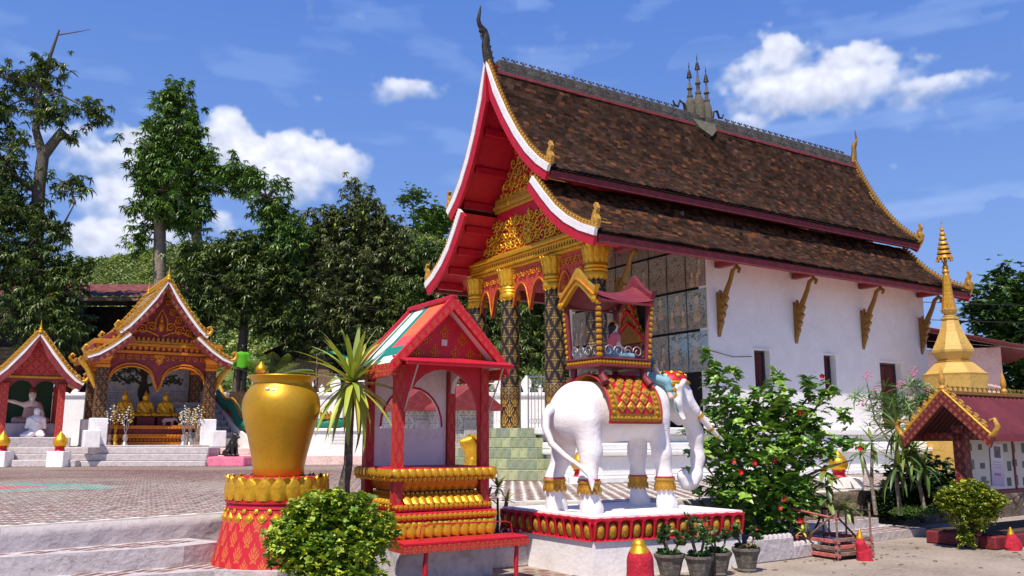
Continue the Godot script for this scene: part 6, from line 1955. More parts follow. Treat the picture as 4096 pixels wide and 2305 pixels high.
func howdah():
	var base := Transform3D(Basis(Vector3.UP, deg_to_rad(33.0)), v3(1.245, T, -10.6))
	var o := thing("howdah", "maroon roofed saddle seat with gold rosettes on the elephant's back", "howdah", base * v3(-0.07, 1.5, 0), deg_to_rad(33.0))
	var b := MB.new()
	for z in [-0.27, 0.27]:
		for x in [-0.33, 0.33]:
			b = MB.new()
			b.tube([v3(x, 0.2, z), v3(x, 0.08, z), v3(x * 1.02, 0.02, z * 1.2), v3(x * 1.06, -0.03, z * 1.36)], [0.045, 0.045, 0.05, 0.055], 8)
			obj("foot", b, M.maroon, o)
	b = MB.new()
	b.box(v3(-0.42, 0.17, -0.33), v3(0.40, 0.205, 0.33), 0.008)
	b.box(v3(-0.40, 0.206, -0.31), v3(0.38, 0.26, 0.31), 0.004)
	b.box(v3(-0.42, 0.261, -0.33), v3(0.40, 0.285, 0.33), 0.008)
	obj("floor_frame", b, M.maroon, o)
	for s in [-1.0, 1.0]:
		for k in 16: obj("rosette", boss(0.026), M.gold, o, Transform3D(Basis(Vector3.UP, 0.0 if s > 0 else PI), v3(-0.38 + k * 0.051, 0.233, s * 0.31)))
		for k in 12: obj("rosette", boss(0.026), M.gold, o, Transform3D(Basis(Vector3.UP, s * PI / 2), v3(-0.40 if s < 0 else 0.38, 0.233, -0.285 + k * 0.052)))
	# splayed posts with rosettes
	for q in [[-1.0, 1.0], [-1.0, -1.0], [1.0, 1.0], [1.0, -1.0]]:
		var p0 := v3(0.37 * q[0], 0.285, 0.29 * q[1])
		var p1 := v3(0.405 * q[0], 0.98, 0.325 * q[1])
		b = MB.new()
		b.tube([p0, p1], [0.042], 4, 1.0, v3(1, 0, 1))
		var po := obj("post", b, M.maroon, o)
		for k in 10:
			var pt := p0.lerp(p1, (k + 0.4) / 10.2)
			obj("rosette", boss(0.027), M.gold, po, Transform3D(Basis(Vector3.UP, 0.0 if q[1] > 0 else PI), pt + v3(0.012 * q[0], 0, 0.032 * q[1])))
			obj("rosette", boss(0.027), M.gold, po, Transform3D(Basis(Vector3.UP, q[0] * PI / 2), pt + v3(0.032 * q[0], 0, 0.012 * q[1])))
	# curved roof that sweeps up to a pointed gable at either end
	var sec := func(x: float, t: float) -> Vector3:
		var e := pow(absf(x) / 0.45, 2.2)
		var zz := lerpf(-0.38, 0.38, t)
		var a := absf(zz) / 0.38
		var hump := 1.0 - pow(a, 1.3)
		return v3(x, 0.96 + hump * (0.17 + 0.13 * e) + 0.06 * a * a * e, zz * (1.0 - 0.05 * e))
	for s in [0.0, -0.025]:
		b = MB.new()
		b.sheet(func(i, j): return sec.call(lerpf(-0.45, 0.45, j), 1.0 - i) + v3(0, s, 0), 14, 12)
		obj("roof" if s == 0.0 else "ceiling", b, M.maroon, o)
	b = MB.new()
	for s in [-1.0, 1.0]: b.box(v3(-0.44, 0.935, s * 0.37 - 0.012), v3(0.44, 0.962, s * 0.37 + 0.012), 0.004)
	obj("eave_rail", b, M.maroon, o)
	for x in [-0.45, 0.45]:
		var pl := PackedVector2Array()
		var inn := PackedVector2Array()
		for k in 21:
			var t := k / 20.0
			var p: Vector3 = sec.call(x, t)
			pl.append(Vector2(p.z * 1.06, p.y + 0.045 + (0.08 * (1.0 - absf(t - 0.5) * 5.0) if absf(t - 0.5) < 0.2 else 0.0)))
			inn.append(Vector2(p.z * 0.82, p.y - 0.075))
		pl[0].y += 0.07; pl[20].y += 0.07
		inn.reverse()
		pl.append_array(inn)
		b = MB.new()
		b.xf = Transform3D(Basis(Vector3.UP, PI / 2 * signf(x)), v3(x, 0, 0))
		b.slab(pl, -0.03, 0.03)
		var gb := obj("gable_arch", b, M.gold if x < 0 else M.maroon, o)
		if x < 0:
			b = MB.new()
			var tr := []
			for k in 21:
				var p: Vector3 = sec.call(x, k / 20.0)
				tr.append(v3(x - 0.035, p.y - 0.01, p.z * 0.94))
			b.tube(tr, [0.018], 5)
			obj("arch_bead", b, M.gold_orange, gb)
			for s in [-1.0, 1.0]: obj("arch_boss", boss(0.045), M.gold, gb, Transform3D(Basis(Vector3.UP, -PI / 2), v3(x - 0.03, 0.96, s * 0.335)))
	# wrought iron railing of scrolls
	for side in 3:
		b = MB.new()
		for k in 4:
			var hx := lerpf(-0.3, 0.3, (k + 0.5) / 4.0)
			var pts := []
			for j in 14:
				var a := j / 13.0 * TAU * 1.2
				var r := 0.075 - j * 0.004
				var px := hx + cos(a) * r * (1 if k % 2 == 0 else -1)
				var py := 0.37 + sin(a) * r
				pts.append(v3(px, py, 0.285 * (1.0 if side == 0 else -1.0)) if side < 2 else v3(-0.365, py, px * 0.9))
			b.tube(pts, [0.006], 5)
		obj("railing", b, M.iron_silver, o)
	# seated lady inside
	var lady := thing("seated_figure", "painted seated lady statue in pink blouse and blue skirt inside the howdah", "statue", base * v3(-0.03, 1.786, 0.06), deg_to_rad(33.0))
	statue_person(lady, {"skin": [[v3(0, 0.13, 0), v3(0, 0.30, 0), 0.062, 0.06], [v3(0, 0.30, 0), v3(0.01, 0.345, 0), 0.03, 0.026], [v3(0.015, 0.395, 0), v3(0.02, 0.41, 0), 0.044, 0.046], [v3(0.06, 0.395, 0), v3(0.062, 0.39, 0), 0.008, 0.006], [v3(0, 0.27, 0.075), v3(-0.01, 0.17, 0.105), 0.026, 0.021], [v3(-0.01, 0.17, 0.105), v3(0.11, 0.12, 0.09), 0.02, 0.014], [v3(0.11, 0.12, 0.09), v3(0.15, 0.115, 0.085), 0.016, 0.01], [v3(0, 0.27, -0.075), v3(0.02, 0.18, -0.10), 0.026, 0.021], [v3(0.02, 0.18, -0.10), v3(0.12, 0.13, -0.08), 0.02, 0.013]]},
		{"blouse": ["blouse_pink", [[v3(0, 0.15, 0), v3(0, 0.28, 0), 0.068, 0.072], [v3(0, 0.285, -0.06), v3(0, 0.285, 0.06), 0.034, 0.034], [v3(0, 0.275, 0.075), v3(-0.004, 0.225, 0.092), 0.032, 0.031], [v3(0, 0.275, -0.075), v3(0.01, 0.225, -0.092), 0.032, 0.031]]],
		"skirt": ["skirt_blue", [[v3(-0.02, 0.07, 0), v3(0, 0.12, 0), 0.09, 0.075], [v3(0.02, 0.05, 0.07), v3(0.20, 0.045, 0.09), 0.055, 0.045], [v3(0.02, 0.05, -0.07), v3(0.20, 0.045, -0.06), 0.055, 0.045], [v3(0.20, 0.04, 0.09), v3(0.14, 0.035, -0.05), 0.04, 0.034]]],
		"hair": ["hair_dark", [[v3(-0.012, 0.415, 0), v3(-0.02, 0.40, 0), 0.052, 0.05], [v3(-0.03, 0.39, 0), v3(-0.05, 0.27, 0), 0.035, 0.025]]],
		"headdress": ["gold", [[v3(0.01, 0.45, 0), v3(0.0, 0.485, 0), 0.034, 0.016], [v3(0.0, 0.43, 0.04), v3(0.0, 0.43, -0.04), 0.02, 0.02]]],
		"collar": ["gold", [[v3(0, 0.318, -0.02), v3(0, 0.318, 0.02), 0.034, 0.034]]]}, 0.011)
	var mah := thing("mahout_figure", "painted mahout statue in blue leaning forward on the elephant's neck", "statue", base * v3(0.50, 1.50, 0.03), deg_to_rad(33.0))
	mah.scale = v3(0.88, 0.88, 0.88)
	statue_person(mah, {"skin": [[v3(0, 0.14, 0), v3(0.02, 0.36, 0), 0.07, 0.07], [v3(0.02, 0.38, 0), v3(0.03, 0.45, 0), 0.03, 0.028], [v3(0.035, 0.51, 0), v3(0.04, 0.53, 0), 0.05, 0.05], [v3(0.085, 0.51, 0), v3(0.09, 0.505, 0), 0.009, 0.007], [v3(0.02, 0.35, 0.09), v3(0.09, 0.22, 0.13), 0.032, 0.027], [v3(0.09, 0.22, 0.13), v3(0.22, 0.08, 0.12), 0.026, 0.02], [v3(0.22, 0.08, 0.12), v3(0.29, 0.06, 0.11), 0.02, 0.012], [v3(0.02, 0.35, -0.09), v3(0.12, 0.25, -0.12), 0.032, 0.027], [v3(0.12, 0.25, -0.12), v3(0.25, 0.12, -0.1), 0.026, 0.016], [v3(0.0, 0.1, 0.12), v3(0.16, 0.03, 0.25), 0.05, 0.04], [v3(0.16, 0.03, 0.25), v3(0.2, -0.18, 0.3), 0.038, 0.03], [v3(0.2, -0.18, 0.3), v3(0.26, -0.2, 0.31), 0.026, 0.018]]},
		{"tunic": ["tunic_blue", [[v3(-0.01, 0.12, 0), v3(0.02, 0.33, 0), 0.085, 0.085], [v3(0.02, 0.36, -0.08), v3(0.02, 0.36, 0.08), 0.04, 0.04], [v3(0.02, 0.35, 0.09), v3(0.05, 0.29, 0.11), 0.042, 0.04], [v3(0.02, 0.35, -0.09), v3(0.06, 0.30, -0.11), 0.042, 0.04]]],
		"trousers": ["skirt_blue", [[v3(-0.02, 0.07, 0), v3(0.0, 0.12, 0), 0.11, 0.09], [v3(0.0, 0.1, 0.1), v3(0.17, 0.03, 0.25), 0.075, 0.06], [v3(0.17, 0.03, 0.25), v3(0.19, -0.08, 0.28), 0.055, 0.05], [v3(0.0, 0.1, -0.1), v3(0.17, 0.03, -0.25), 0.075, 0.06], [v3(0.17, 0.03, -0.25), v3(0.19, -0.08, -0.28), 0.055, 0.05]]],
		"hair": ["hair_dark", [[v3(0.02, 0.54, 0), v3(0.01, 0.52, 0), 0.054, 0.052]]],
		"armlet": ["gold", [[v3(0.055, 0.285, 0.115), v3(0.062, 0.27, 0.12), 0.034, 0.034], [v3(0.2, 0.1, 0.12), v3(0.21, 0.09, 0.12), 0.026, 0.026]]]}, 0.013)

func statue_person(o: Node3D, body: Dictionary, clothes: Dictionary, cell: float, skin := "skin_statue"):
	for k in body: obj("body", soft(body[k], cell, 90.0), M[skin], o)
	for k in clothes: obj(k, soft(clothes[k][1], cell, 90.0), M[clothes[k][0]], o)


# ---------------------------------------------------------------- the two roofed shrines on the left
func gable_roof(o: Node3D, tiers: Array, zf: float, zb: float, under: Material, white: Material, courses: int, tile_mat: Material, tile_alt: Material):
	for t in tiers.size():
		var pr: Array = tiers[t]
		for side in [1.0, -1.0]:
			var b := MB.new()
			var rb := ribbon(pr, 0.02, -0.07)
			for k in rb.size(): rb[k].x *= side
			b.slab(rb, zb, zf - 0.04)
			var sl := obj("roof_slope", b, tile_alt, o)
			var l := prof_len(pr)
			var n := maxi(3, int(courses * l))
			for k in n:       # courses of tiles, stepped
				var q := arc_points(pr, (k + 0.5) / n * l)
				var q2 := arc_points(pr, minf((k + 1.25) / n * l, l))
				var cb := MB.new()
				var nn := Vector2(-q[1].y, q[1].x)
				var p0: Vector2 = q[0] + nn * 0.03
				var p1: Vector2 = q2[0] + nn * 0.055
				cb.slab(PackedVector2Array([Vector2(p0.x * side, p0.y), Vector2(p1.x * side, p1.y), Vector2((p1 - nn * 0.03).x * side, (p1 - nn * 0.03).y), Vector2((p0 - nn * 0.02).x * side, (p0 - nn * 0.02).y)]), zb + 0.03, zf - 0.08)
				obj("tile_course", cb, tile_mat if k % 4 != 3 else tile_alt, sl)
			for z in [zf - 0.04, zb - 0.04]:
				var layer := 0
				for w in [[0.07, 0.03, "gold"], [0.03, -0.05, "white"], [-0.05, -0.22, "under"]]:
					b = MB.new()
					var vb := ribbon(pr, w[0], w[1])
					for k in vb.size(): vb[k].x = maxf(vb[k].x, 0.002 * layer) * side
					b.slab(vb, z - 0.02 + 0.004 * layer, z + 0.06 - 0.008 * layer)
					obj("verge_board", b, M.gold_dull if w[2] == "gold" else (white if w[2] == "white" else under), sl)
					layer += 1
				var cnt := int(l / 0.15)
				for k in cnt:
					var q := arc_points(shifted(pr, 0.09), (k + 0.5) / cnt * l)
					obj("crest_flame", crest(0.15, 0.12, 0.06), M.gold_dull, sl, Transform3D(Basis(Vector3.BACK, side * 0.35), v3(q[0].x * side, q[0].y, z)))
				var tip: Vector2 = pr[-1]
				var fb := MB.new()
				fb.tube([v3(-0.1, 0.0, 0), v3(0.06, 0.05, 0), v3(0.13, 0.18, 0), v3(0.06, 0.29, 0), v3(-0.02, 0.25, 0), v3(0.03, 0.2, 0)], [0.06, 0.07, 0.065, 0.05, 0.04, 0.03], 6)
				obj("tip_curl", fb, M.gold_dull, sl, Transform3D(Basis(Vector3.UP, 0.0 if side > 0 else PI), v3(tip.x * side, tip.y + 0.05, z)))

func spirelet(o: Node3D, p: Vector3, s: float):
	var b := MB.new()
	b.lathe([Vector2(0.07, 0), Vector2(0.09, 0.05), Vector2(0.05, 0.1), Vector2(0.07, 0.14), Vector2(0.04, 0.18), Vector2(0.045, 0.22), Vector2(0.02, 0.3), Vector2(0.012, 0.42), Vector2(0, 0.5)].map(func(q): return q * s), 10, p)
	obj("finial", b, M.gold, o)

func shrines():
	# long stepped white base that carries both shrines
	var bw := thing("shrine_base", "long stepped white base wall under the two shrines on the left", "wall", v3(-11.0, T, -26.0), deg_to_rad(2.0))
	for s in [[0.0, 0.16, 0.42], [0.16, 0.36, 0.30], [0.36, 0.55, 0.18]]:
		var b := MB.new()
		b.box(v3(-9.0, s[0], -5.0), v3(2.0, s[1], s[2]), 0.02)
		obj("ledge", b, M.white_worn, bw)
	var bb := MB.new()
	bb.box(v3(-3.4, 0, 0.43), v3(-1.6, 0.2, 0.75), 0.02)
	obj("front_step", bb, M.white_worn, bw)
	bb = MB.new()
	bb.box(v3(2.01, 0, -3.0), v3(7.5, 0.30, -0.6), 0.02)
	bb.box(v3(2.01, 0.30, -3.0), v3(7.5, 0.52, -0.9), 0.02)
	obj("rough_ledge", bb, M.pinkish_plaster, bw)
	bud_post(v3(-14.72, T, -25.2), 1.0, 0.45, "low white post with gilded lotus bud at the left frame edge")
	bud_post(v3(-13.0, T, -25.1), 1.0, 0.45, "low white post with gilded lotus bud between the two left shrines")

	# main shrine
	var o := thing("main_shrine", "ornate gilded shrine with two-tier roof sheltering three golden statues", "shrine", v3(-11.055, 1.2, -26.86), deg_to_rad(33.0))
	var b := MB.new()
	b.box(v3(-1.8, -0.2, -2.6), v3(1.8, 0.06, 0.35), 0.02)
	obj("floor", b, M.white_worn, o)
	for x in [-1.58, 1.58]:
		for z in [0.0, -2.0]:
			b = MB.new()
			b.box(v3(x - 0.24, 0.0, z - 0.24), v3(x + 0.24, 0.86, z + 0.24), 0.02)
			if z > -1.0: b.box(v3(x - 0.22 + 0.22 * signf(x), 0.0, 0.26), v3(x + 0.22 + 0.22 * signf(x), 0.5, 0.72), 0.02)
			obj("plinth", b, M.white_paint, o)
			b = MB.new()
			for f in 4:
				b.xf = Transform3D(Basis(Vector3.UP, f * PI / 2), v3(x, 0, z))
				b.quad(v3(-0.17, 0.86, 0.17), v3(0.17, 0.86, 0.17), v3(0.16, 2.4, 0.16), v3(-0.16, 2.4, 0.16))
			var po := obj("post", b, printed("print_bronze", 1.5, 5), o)
			b = MB.new()
			b.facets([Vector2(0.25, 2.38), Vector2(0.27, 2.46), Vector2(0.24, 2.5), Vector2(0.25, 2.6), Vector2(0.33, 2.72), Vector2(0.33, 2.78), Vector2(0.0, 2.79)], 4, v3(x, 0, z), PI / 4)
			obj("capital", b, M.gold_orange, po)
			if z > -1.0:
				b = MB.new()
				var sg := signf(x)
				b.tube([v3(x + 0.18 * sg, 1.75, z), v3(x + 0.28 * sg, 2.1, z), v3(x + 0.42 * sg, 2.35, z), v3(x + 0.6 * sg, 2.52, z), v3(x + 0.66 * sg, 2.62, z), v3(x + 0.6 * sg, 2.68, z)], [0.03, 0.12, 0.1, 0.07, 0.06, 0.03], 6, 0.6, Vector3(0, 0, 1))
				obj("bracket", b, M.gold_dull, po)
	# double-arched front screen
	var up := PackedVector2Array([Vector2(-1.42, 2.85)])
	var edge := []
	for half in 2:
		var a0: float = -1.40 if half == 0 else 0.12
		var a1: float = -0.12 if half == 0 else 1.40
		for k in 13:
			var t := k / 12.0
			var p := Vector2((a0 + a1) * 0.5 - cos(PI * t) * (a1 - a0) * 0.5, 1.95 + sin(PI * t) * 0.5)
			up.append(p)
			edge.append(v3(p.x, p.y, 0.06))
		if half == 0:
			up.append(Vector2(0, 1.68))
			edge.append(v3(0, 1.68, 0.06))
	up.append(Vector2(1.42, 2.85))
	b = MB.new()
	b.slab(up, -0.06, 0.04)
	var scr := obj("arched_screen", b, M.eave_red, o)
	for w in [0.0, 0.09]:
		b = MB.new()
		b.tube(edge.map(func(p): return p + v3(0, w, 0)), [0.03], 5)
		obj("arch_moulding", b, M.gold_orange, scr)
	for k in 13:
		if k == 6: continue
		obj("screen_scroll", scroll(1.3, 0.085, 1.0 if k % 2 == 0 else -1.0), M.gold_orange, scr, at(v3(-1.3 + k * 0.217, 2.72, 0.04)))
	obj("centre_drop", crest(0.34, 0.3, 0.08), M.gold_orange, scr, Transform3D(Basis(Vector3.BACK, PI), v3(0, 2.82, 0.06)))
	# frieze and pediment
	for s in [[2.85, 2.93, 0.14, "gold_orange"], [2.93, 3.08, 0.08, "eave_red"], [3.08, 3.16, 0.18, "gold_orange"], [3.16, 3.24, 0.12, "gold_dull"]]:
		b = MB.new()
		b.box(v3(-1.9, s[0], -2.3), v3(1.9, s[1], s[2]), 0.01)
		obj("frieze", b, M[s[3]], o)
	for k in 22:
		obj("frieze_leaf", crest(0.13, 0.13, 0.04), M.gold_orange, o, Transform3D(Basis(Vector3.BACK, PI), v3(-1.78 + k * 0.17, 3.07, 0.11)))
		if absf(-1.5 + k * 0.143) < 1.5: obj("crown_leaf", crest(0.14, 0.11, 0.04), M.gold_orange, o, at(v3(-1.5 + k * 0.143, 3.24, 0.06)))
	b = MB.new()
	b.slab(PackedVector2Array([Vector2(-1.8, 3.2), Vector2(1.8, 3.2), Vector2(1.0, 3.75), Vector2(0.45, 4.4), Vector2(0, 4.95), Vector2(-0.45, 4.4), Vector2(-1.0, 3.75)]), -0.12, 0.0)
	var ped := obj("pediment", b, M.eave_red, o)
	for s in [-1.0, 1.0]:
		for q in [[0.28, 3.72, 0.15, 1.5], [0.55, 3.62, 0.16, 1.6], [0.85, 3.55, 0.14, 1.5], [1.12, 3.45, 0.1, 1.3], [0.52, 3.95, 0.14, 1.6], [0.32, 4.2, 0.12, 1.5], [0.17, 4.48, 0.1, 1.4], [0.78, 3.82, 0.09, 1.3], [0.12, 4.68, 0.06, 1.2]]:
			obj("gilded_scroll", scroll(q[3], q[2], s), M.gold_orange, ped, at(v3(q[0] * s, q[1], 0.01)))
		b = MB.new()
		var pts := []
		for k in 10: pts.append(v3(s * (0.05 + 1.15 * k / 9.0), 3.42 + 0.16 * sin(k / 9.0 * PI * 1.2), 0.02))
		b.tube(pts, [0.03, 0.035, 0.03, 0.03, 0.03, 0.03, 0.03, 0.025, 0.02, 0.012], 5)
		obj("vine", b, M.gold_orange, ped)
	b = MB.new()
	b.ball(v3(0, 3.72, 0.03), v3(0.10, 0.16, 0.07), 8, 6); b.ball(v3(0, 3.92, 0.04), v3(0.06, 0.07, 0.06), 8, 6)
	b.tube([v3(0, 3.97, 0.04), v3(0, 4.12, 0.04)], [0.04, 0.005], 6)
	b.tube([v3(-0.19, 3.6, 0.02), v3(-0.17, 3.95, 0.02), v3(0, 4.28, 0.02), v3(0.17, 3.95, 0.02), v3(0.19, 3.6, 0.02)], [0.03], 5)
	obj("centre_figure", b, M.gold_orange, ped)
	gable_roof(o, [[Vector2(0, 5.05), Vector2(0.35, 4.5), Vector2(0.72, 4.0), Vector2(1.03, 3.62), Vector2(1.28, 3.40)], [Vector2(0.98, 3.38), Vector2(1.42, 3.0), Vector2(1.8, 2.74), Vector2(2.1, 2.63)]], 0.7, -2.6, printed("print_maroon", 3.5, 3.5), M.white_paint, 6, M.shrine_tile, M.gold_flake)
	b = MB.new()
	b.box(v3(-0.07, 5.05, -2.6), v3(0.07, 5.14, 0.7), 0.015)
	obj("ridge", b, M.gold_dull, o)
	for k in 14: obj("ridge_crest", crest(0.16, 0.15, 0.06), M.gold_dull, o, Transform3D(Basis(Vector3.UP, PI / 2), v3(0, 5.14, 0.5 - k * 0.22)))
	spirelet(o, v3(0, 5.1, 0.68), 0.95)
	spirelet(o, v3(0, 5.1, -2.55), 0.95)
	# painted rear panel
	b = MB.new()
	b.quad(v3(-1.5, 0.7, -2.15), v3(1.5, 0.7, -2.15), v3(1.5, 2.85, -2.15), v3(-1.5, 2.85, -2.15))
	b.box(v3(-1.52, 0.0, -2.28), v3(1.52, 2.84, -2.17))
	for k in range(4, b.uv.size()): b.uv[k] = Vector2(0.02, 0.02)
	obj("painted_panel", b, texmat("tree_print", tree_print(), 0.7), o)
	# altar in front of the statues
	for s in [[0.06, 0.16, 0.62, "gold_orange"], [0.16, 0.26, 0.56, "eave_red"], [0.26, 0.40, 0.66, "gold_orange"], [0.40, 0.55, 0.58, "maroon"], [0.55, 0.66, 0.7, "gold_orange"]]:
		b = MB.new()
		b.box(v3(-1.3, s[0], -1.7), v3(1.3, s[1], -1.0 + s[2]), 0.012)
		obj("altar_tier", b, M[s[3]], o)
	for k in 24:
		obj("altar_leaf", crest(0.1, 0.1, 0.04), M.gold_orange, o, at(v3(-1.25 + k * 0.109, 0.55, -0.30)))
		obj("altar_boss", boss(0.045), M.gold_orange, o, at(v3(-1.25 + k * 0.109, 0.33, -0.34)))
		obj("altar_boss", boss(0.04), M.gold_orange, o, at(v3(-1.25 + k * 0.109, 0.21, -0.44)))
	for k in 3:
		b = MB.new()
		b.box(v3(-0.69 + k * 0.61 - 0.27, 0.66, -1.55), v3(-0.69 + k * 0.61 + 0.27, 0.93, -0.95), 0.02)
		obj("statue_block", b, M.maroon, o)
	var base := o.transform
	var names := ["golden seated statue on the left of the shrine altar", "golden seated statue in the middle of the shrine altar", "golden seated statue on the right of the shrine altar"]
	var bud := soft([[v3(0, 0.20, 0), v3(0, 0.42, 0), 0.13, 0.13, v3(1.1, 1, 0.8)], [v3(-0.13, 0.44, 0), v3(0.13, 0.44, 0), 0.06, 0.06], [v3(0, 0.48, 0), v3(0, 0.56, 0), 0.045, 0.04], [v3(0, 0.62, 0.01), v3(0, 0.66, 0.01), 0.072, 0.078], [v3(0, 0.74, 0), v3(0, 0.77, 0), 0.045, 0.03], [v3(0, 0.78, 0), v3(0, 0.88, 0), 0.022, 0.006], [v3(-0.08, 0.64, 0), v3(-0.08, 0.58, 0), 0.018, 0.014], [v3(0.08, 0.64, 0), v3(0.08, 0.58, 0), 0.018, 0.014],
		[v3(-0.18, 0.42, 0), v3(-0.22, 0.22, 0.03), 0.052, 0.042], [v3(-0.22, 0.22, 0.03), v3(-0.06, 0.13, 0.17), 0.04, 0.032], [v3(0.18, 0.42, 0), v3(0.23, 0.22, 0.04), 0.052, 0.042], [v3(0.23, 0.22, 0.04), v3(0.24, 0.1, 0.18), 0.04, 0.03], [v3(0.24, 0.1, 0.18), v3(0.25, 0.02, 0.2), 0.03, 0.02],
		[v3(-0.08, 0.1, 0), v3(-0.32, 0.07, 0.1), 0.10, 0.075], [v3(0.08, 0.1, 0), v3(0.32, 0.07, 0.1), 0.10, 0.075], [v3(-0.32, 0.06, 0.12), v3(0.12, 0.06, 0.22), 0.06, 0.05], [v3(0.32, 0.06, 0.12), v3(-0.12, 0.08, 0.2), 0.06, 0.045]], 0.02, 60.0).mesh()
	for k in 3:
		var s := thing("seated_statue", names[k], "statue", base * v3(-0.69 + k * 0.61, 0.93, -1.25), deg_to_rad(33.0), "golden seated statues in the shrine")
		obj("body", bud, M.gold, s)
		var sb := MB.new()
		sb.tube([v3(-0.12, 0.45, 0.1), v3(-0.04, 0.33, 0.125), v3(0.05, 0.2, 0.12)], [0.02, 0.022, 0.02], 5)
		obj("sash", sb, M.gold_orange, s)
	# offerings: flower stands either side
	for q in [[-1.1, 0.05, "gold_dull", "gilded offering stand at the left of the shrine altar"], [-0.82, 0.1, "iron_silver", "slender flower stand left of the three golden statues"], [0.86, 0.12, "iron_silver", "tall silver flower stand right of the three golden statues"], [1.08, 0.0, "iron_silver", "white paper flower stand beside the right shrine post"], [-1.28, 0.14, "grey_wood", "brown offering stand against the left shrine post"], [1.28, 0.14, "grey_wood", "brown offering stand against the right shrine post"]]:
		flower_stand(base * v3(q[0], 0.06, q[1]), 1.05 + 0.25 * rng.randf(), M[q[2]], q[3])
	# small pale elephant figure on the altar
	var el := thing("elephant_figurine", "tiny pale pink elephant figure under the right golden statue", "figurine", base * v3(0.55, 0.66, -0.72), deg_to_rad(33.0))
	obj("body", soft([[v3(-0.1, 0.17, 0), v3(0.1, 0.18, 0), 0.065, 0.06], [v3(-0.13, 0.15, 0.04), v3(-0.14, 0.02, 0.04), 0.03, 0.024], [v3(-0.1, 0.15, -0.04), v3(-0.1, 0.02, -0.04), 0.03, 0.024], [v3(0.1, 0.15, 0.04), v3(0.1, 0.02, 0.04), 0.028, 0.022], [v3(0.14, 0.15, -0.04), v3(0.15, 0.02, -0.04), 0.028, 0.022], [v3(0.18, 0.21, 0), v3(0.22, 0.2, 0), 0.05, 0.04], [v3(0.24, 0.19, 0), v3(0.3, 0.1, 0), 0.025, 0.012], [v3(-0.17, 0.17, 0), v3(-0.2, 0.08, 0), 0.012, 0.008]], 0.014, 80.0), M.pale_pink, el)

	# small shrine with a hermit
	var h := thing("small_shrine", "small red-posted shrine with single gable roof at far left", "shrine", v3(-14.51, 1.2, -26.19), deg_to_rad(33.0))
	b = MB.new()
	b.box(v3(-1.1, -0.2, -2.0), v3(1.1, 0.3, 0.25), 0.03)
	obj("floor", b, M.white_worn, h)
	for x in [-0.76, 0.76]:
		for z in [0.0, -1.5]:
			b = MB.new()
			for f in 4:
				b.xf = Transform3D(Basis(Vector3.UP, f * PI / 2), v3(x, 0, z))
				b.quad(v3(-0.10, 0.3, 0.10), v3(0.10, 0.3, 0.10), v3(0.095, 1.9, 0.095), v3(-0.095, 1.9, 0.095))
			obj("post", b, printed("print_rose", 1, 8), h)
	var hp := PackedVector2Array([Vector2(-1.0, 2.12), Vector2(-0.86, 1.78)])
	for half in 2:
		for k in 9:
			var t := k / 8.0
			hp.append(Vector2((-0.62 if half == 0 else 0.02) + t * 0.6, 1.80 + 0.2 * pow(sin(PI * t), 0.7)))
	hp.append_array(PackedVector2Array([Vector2(0.86, 1.78), Vector2(1.0, 2.12)]))
	b = MB.new()
	b.slab(hp, -0.04, 0.04)
	obj("arched_lintel", b, M.eave_red, h)
	b = MB.new()
	b.box(v3(-0.95, 2.06, 0.041), v3(0.95, 2.13, 0.09), 0.01)
	obj("gilt_rail", b, M.gold_dull, h)
	b = MB.new()
	b.slab(PackedVector2Array([Vector2(-1.0, 2.12), Vector2(1.0, 2.12), Vector2(0, 3.2)]), -0.03, 0.03)
	obj("gable_field", b, printed("print_rose", 3.2, 3.2), h)
	gable_roof(h, [[Vector2(0, 3.36), Vector2(0.4, 2.82), Vector2(0.8, 2.3), Vector2(1.08, 2.02), Vector2(1.3, 1.9)]], 0.5, -1.9, M.eave_red, M.white_paint, 6, M.shrine_tile, M.gold_flake)
	spirelet(h, v3(0, 3.4, 0.48), 0.85)
	spirelet(h, v3(0, 3.4, -1.85), 0.85)
	b = MB.new()
	b.box(v3(-0.95, 0.3, -1.66), v3(0.66, 2.1, -1.6))
	obj("rear_panel", b, M.panel_green, h)
	b = MB.new()
	b.box(v3(-0.9, 0.3, -1.5), v3(0.7, 0.72, -0.55), 0.03)
	obj("seat_block", b, M.white_worn, h)
	var hb := h.transform
	var herm := thing("hermit_statue", "bearded hermit statue in patterned robe seated under the small shrine", "statue", hb * v3(0.05, 0.72, -1.0), deg_to_rad(33.0))
	obj("body", soft([[v3(0, 0.22, 0), v3(0, 0.55, 0), 0.18, 0.17, v3(1.1, 1, 0.8)], [v3(-0.16, 0.58, 0), v3(0.16, 0.58, 0), 0.08, 0.08], [v3(0, 0.62, 0), v3(0, 0.72, 0), 0.06, 0.055], [v3(0, 0.83, 0.02), v3(0, 0.9, 0.02), 0.10, 0.105], [v3(0, 0.84, 0.12), v3(0, 0.82, 0.13), 0.02, 0.02], [v3(-0.2, 0.57, 0), v3(-0.5, 0.66, 0.05), 0.07, 0.05], [v3(-0.5, 0.66, 0.05), v3(-0.82, 0.72, 0.1), 0.05, 0.035], [v3(0.22, 0.56, 0), v3(0.3, 0.32, 0.06), 0.07, 0.055], [v3(0.3, 0.32, 0.06), v3(0.38, 0.08, 0.2), 0.05, 0.04], [v3(0.38, 0.06, 0.2), v3(0.4, 0.04, 0.28), 0.04, 0.025]], 0.024, 50.0), M.skin_statue, herm)
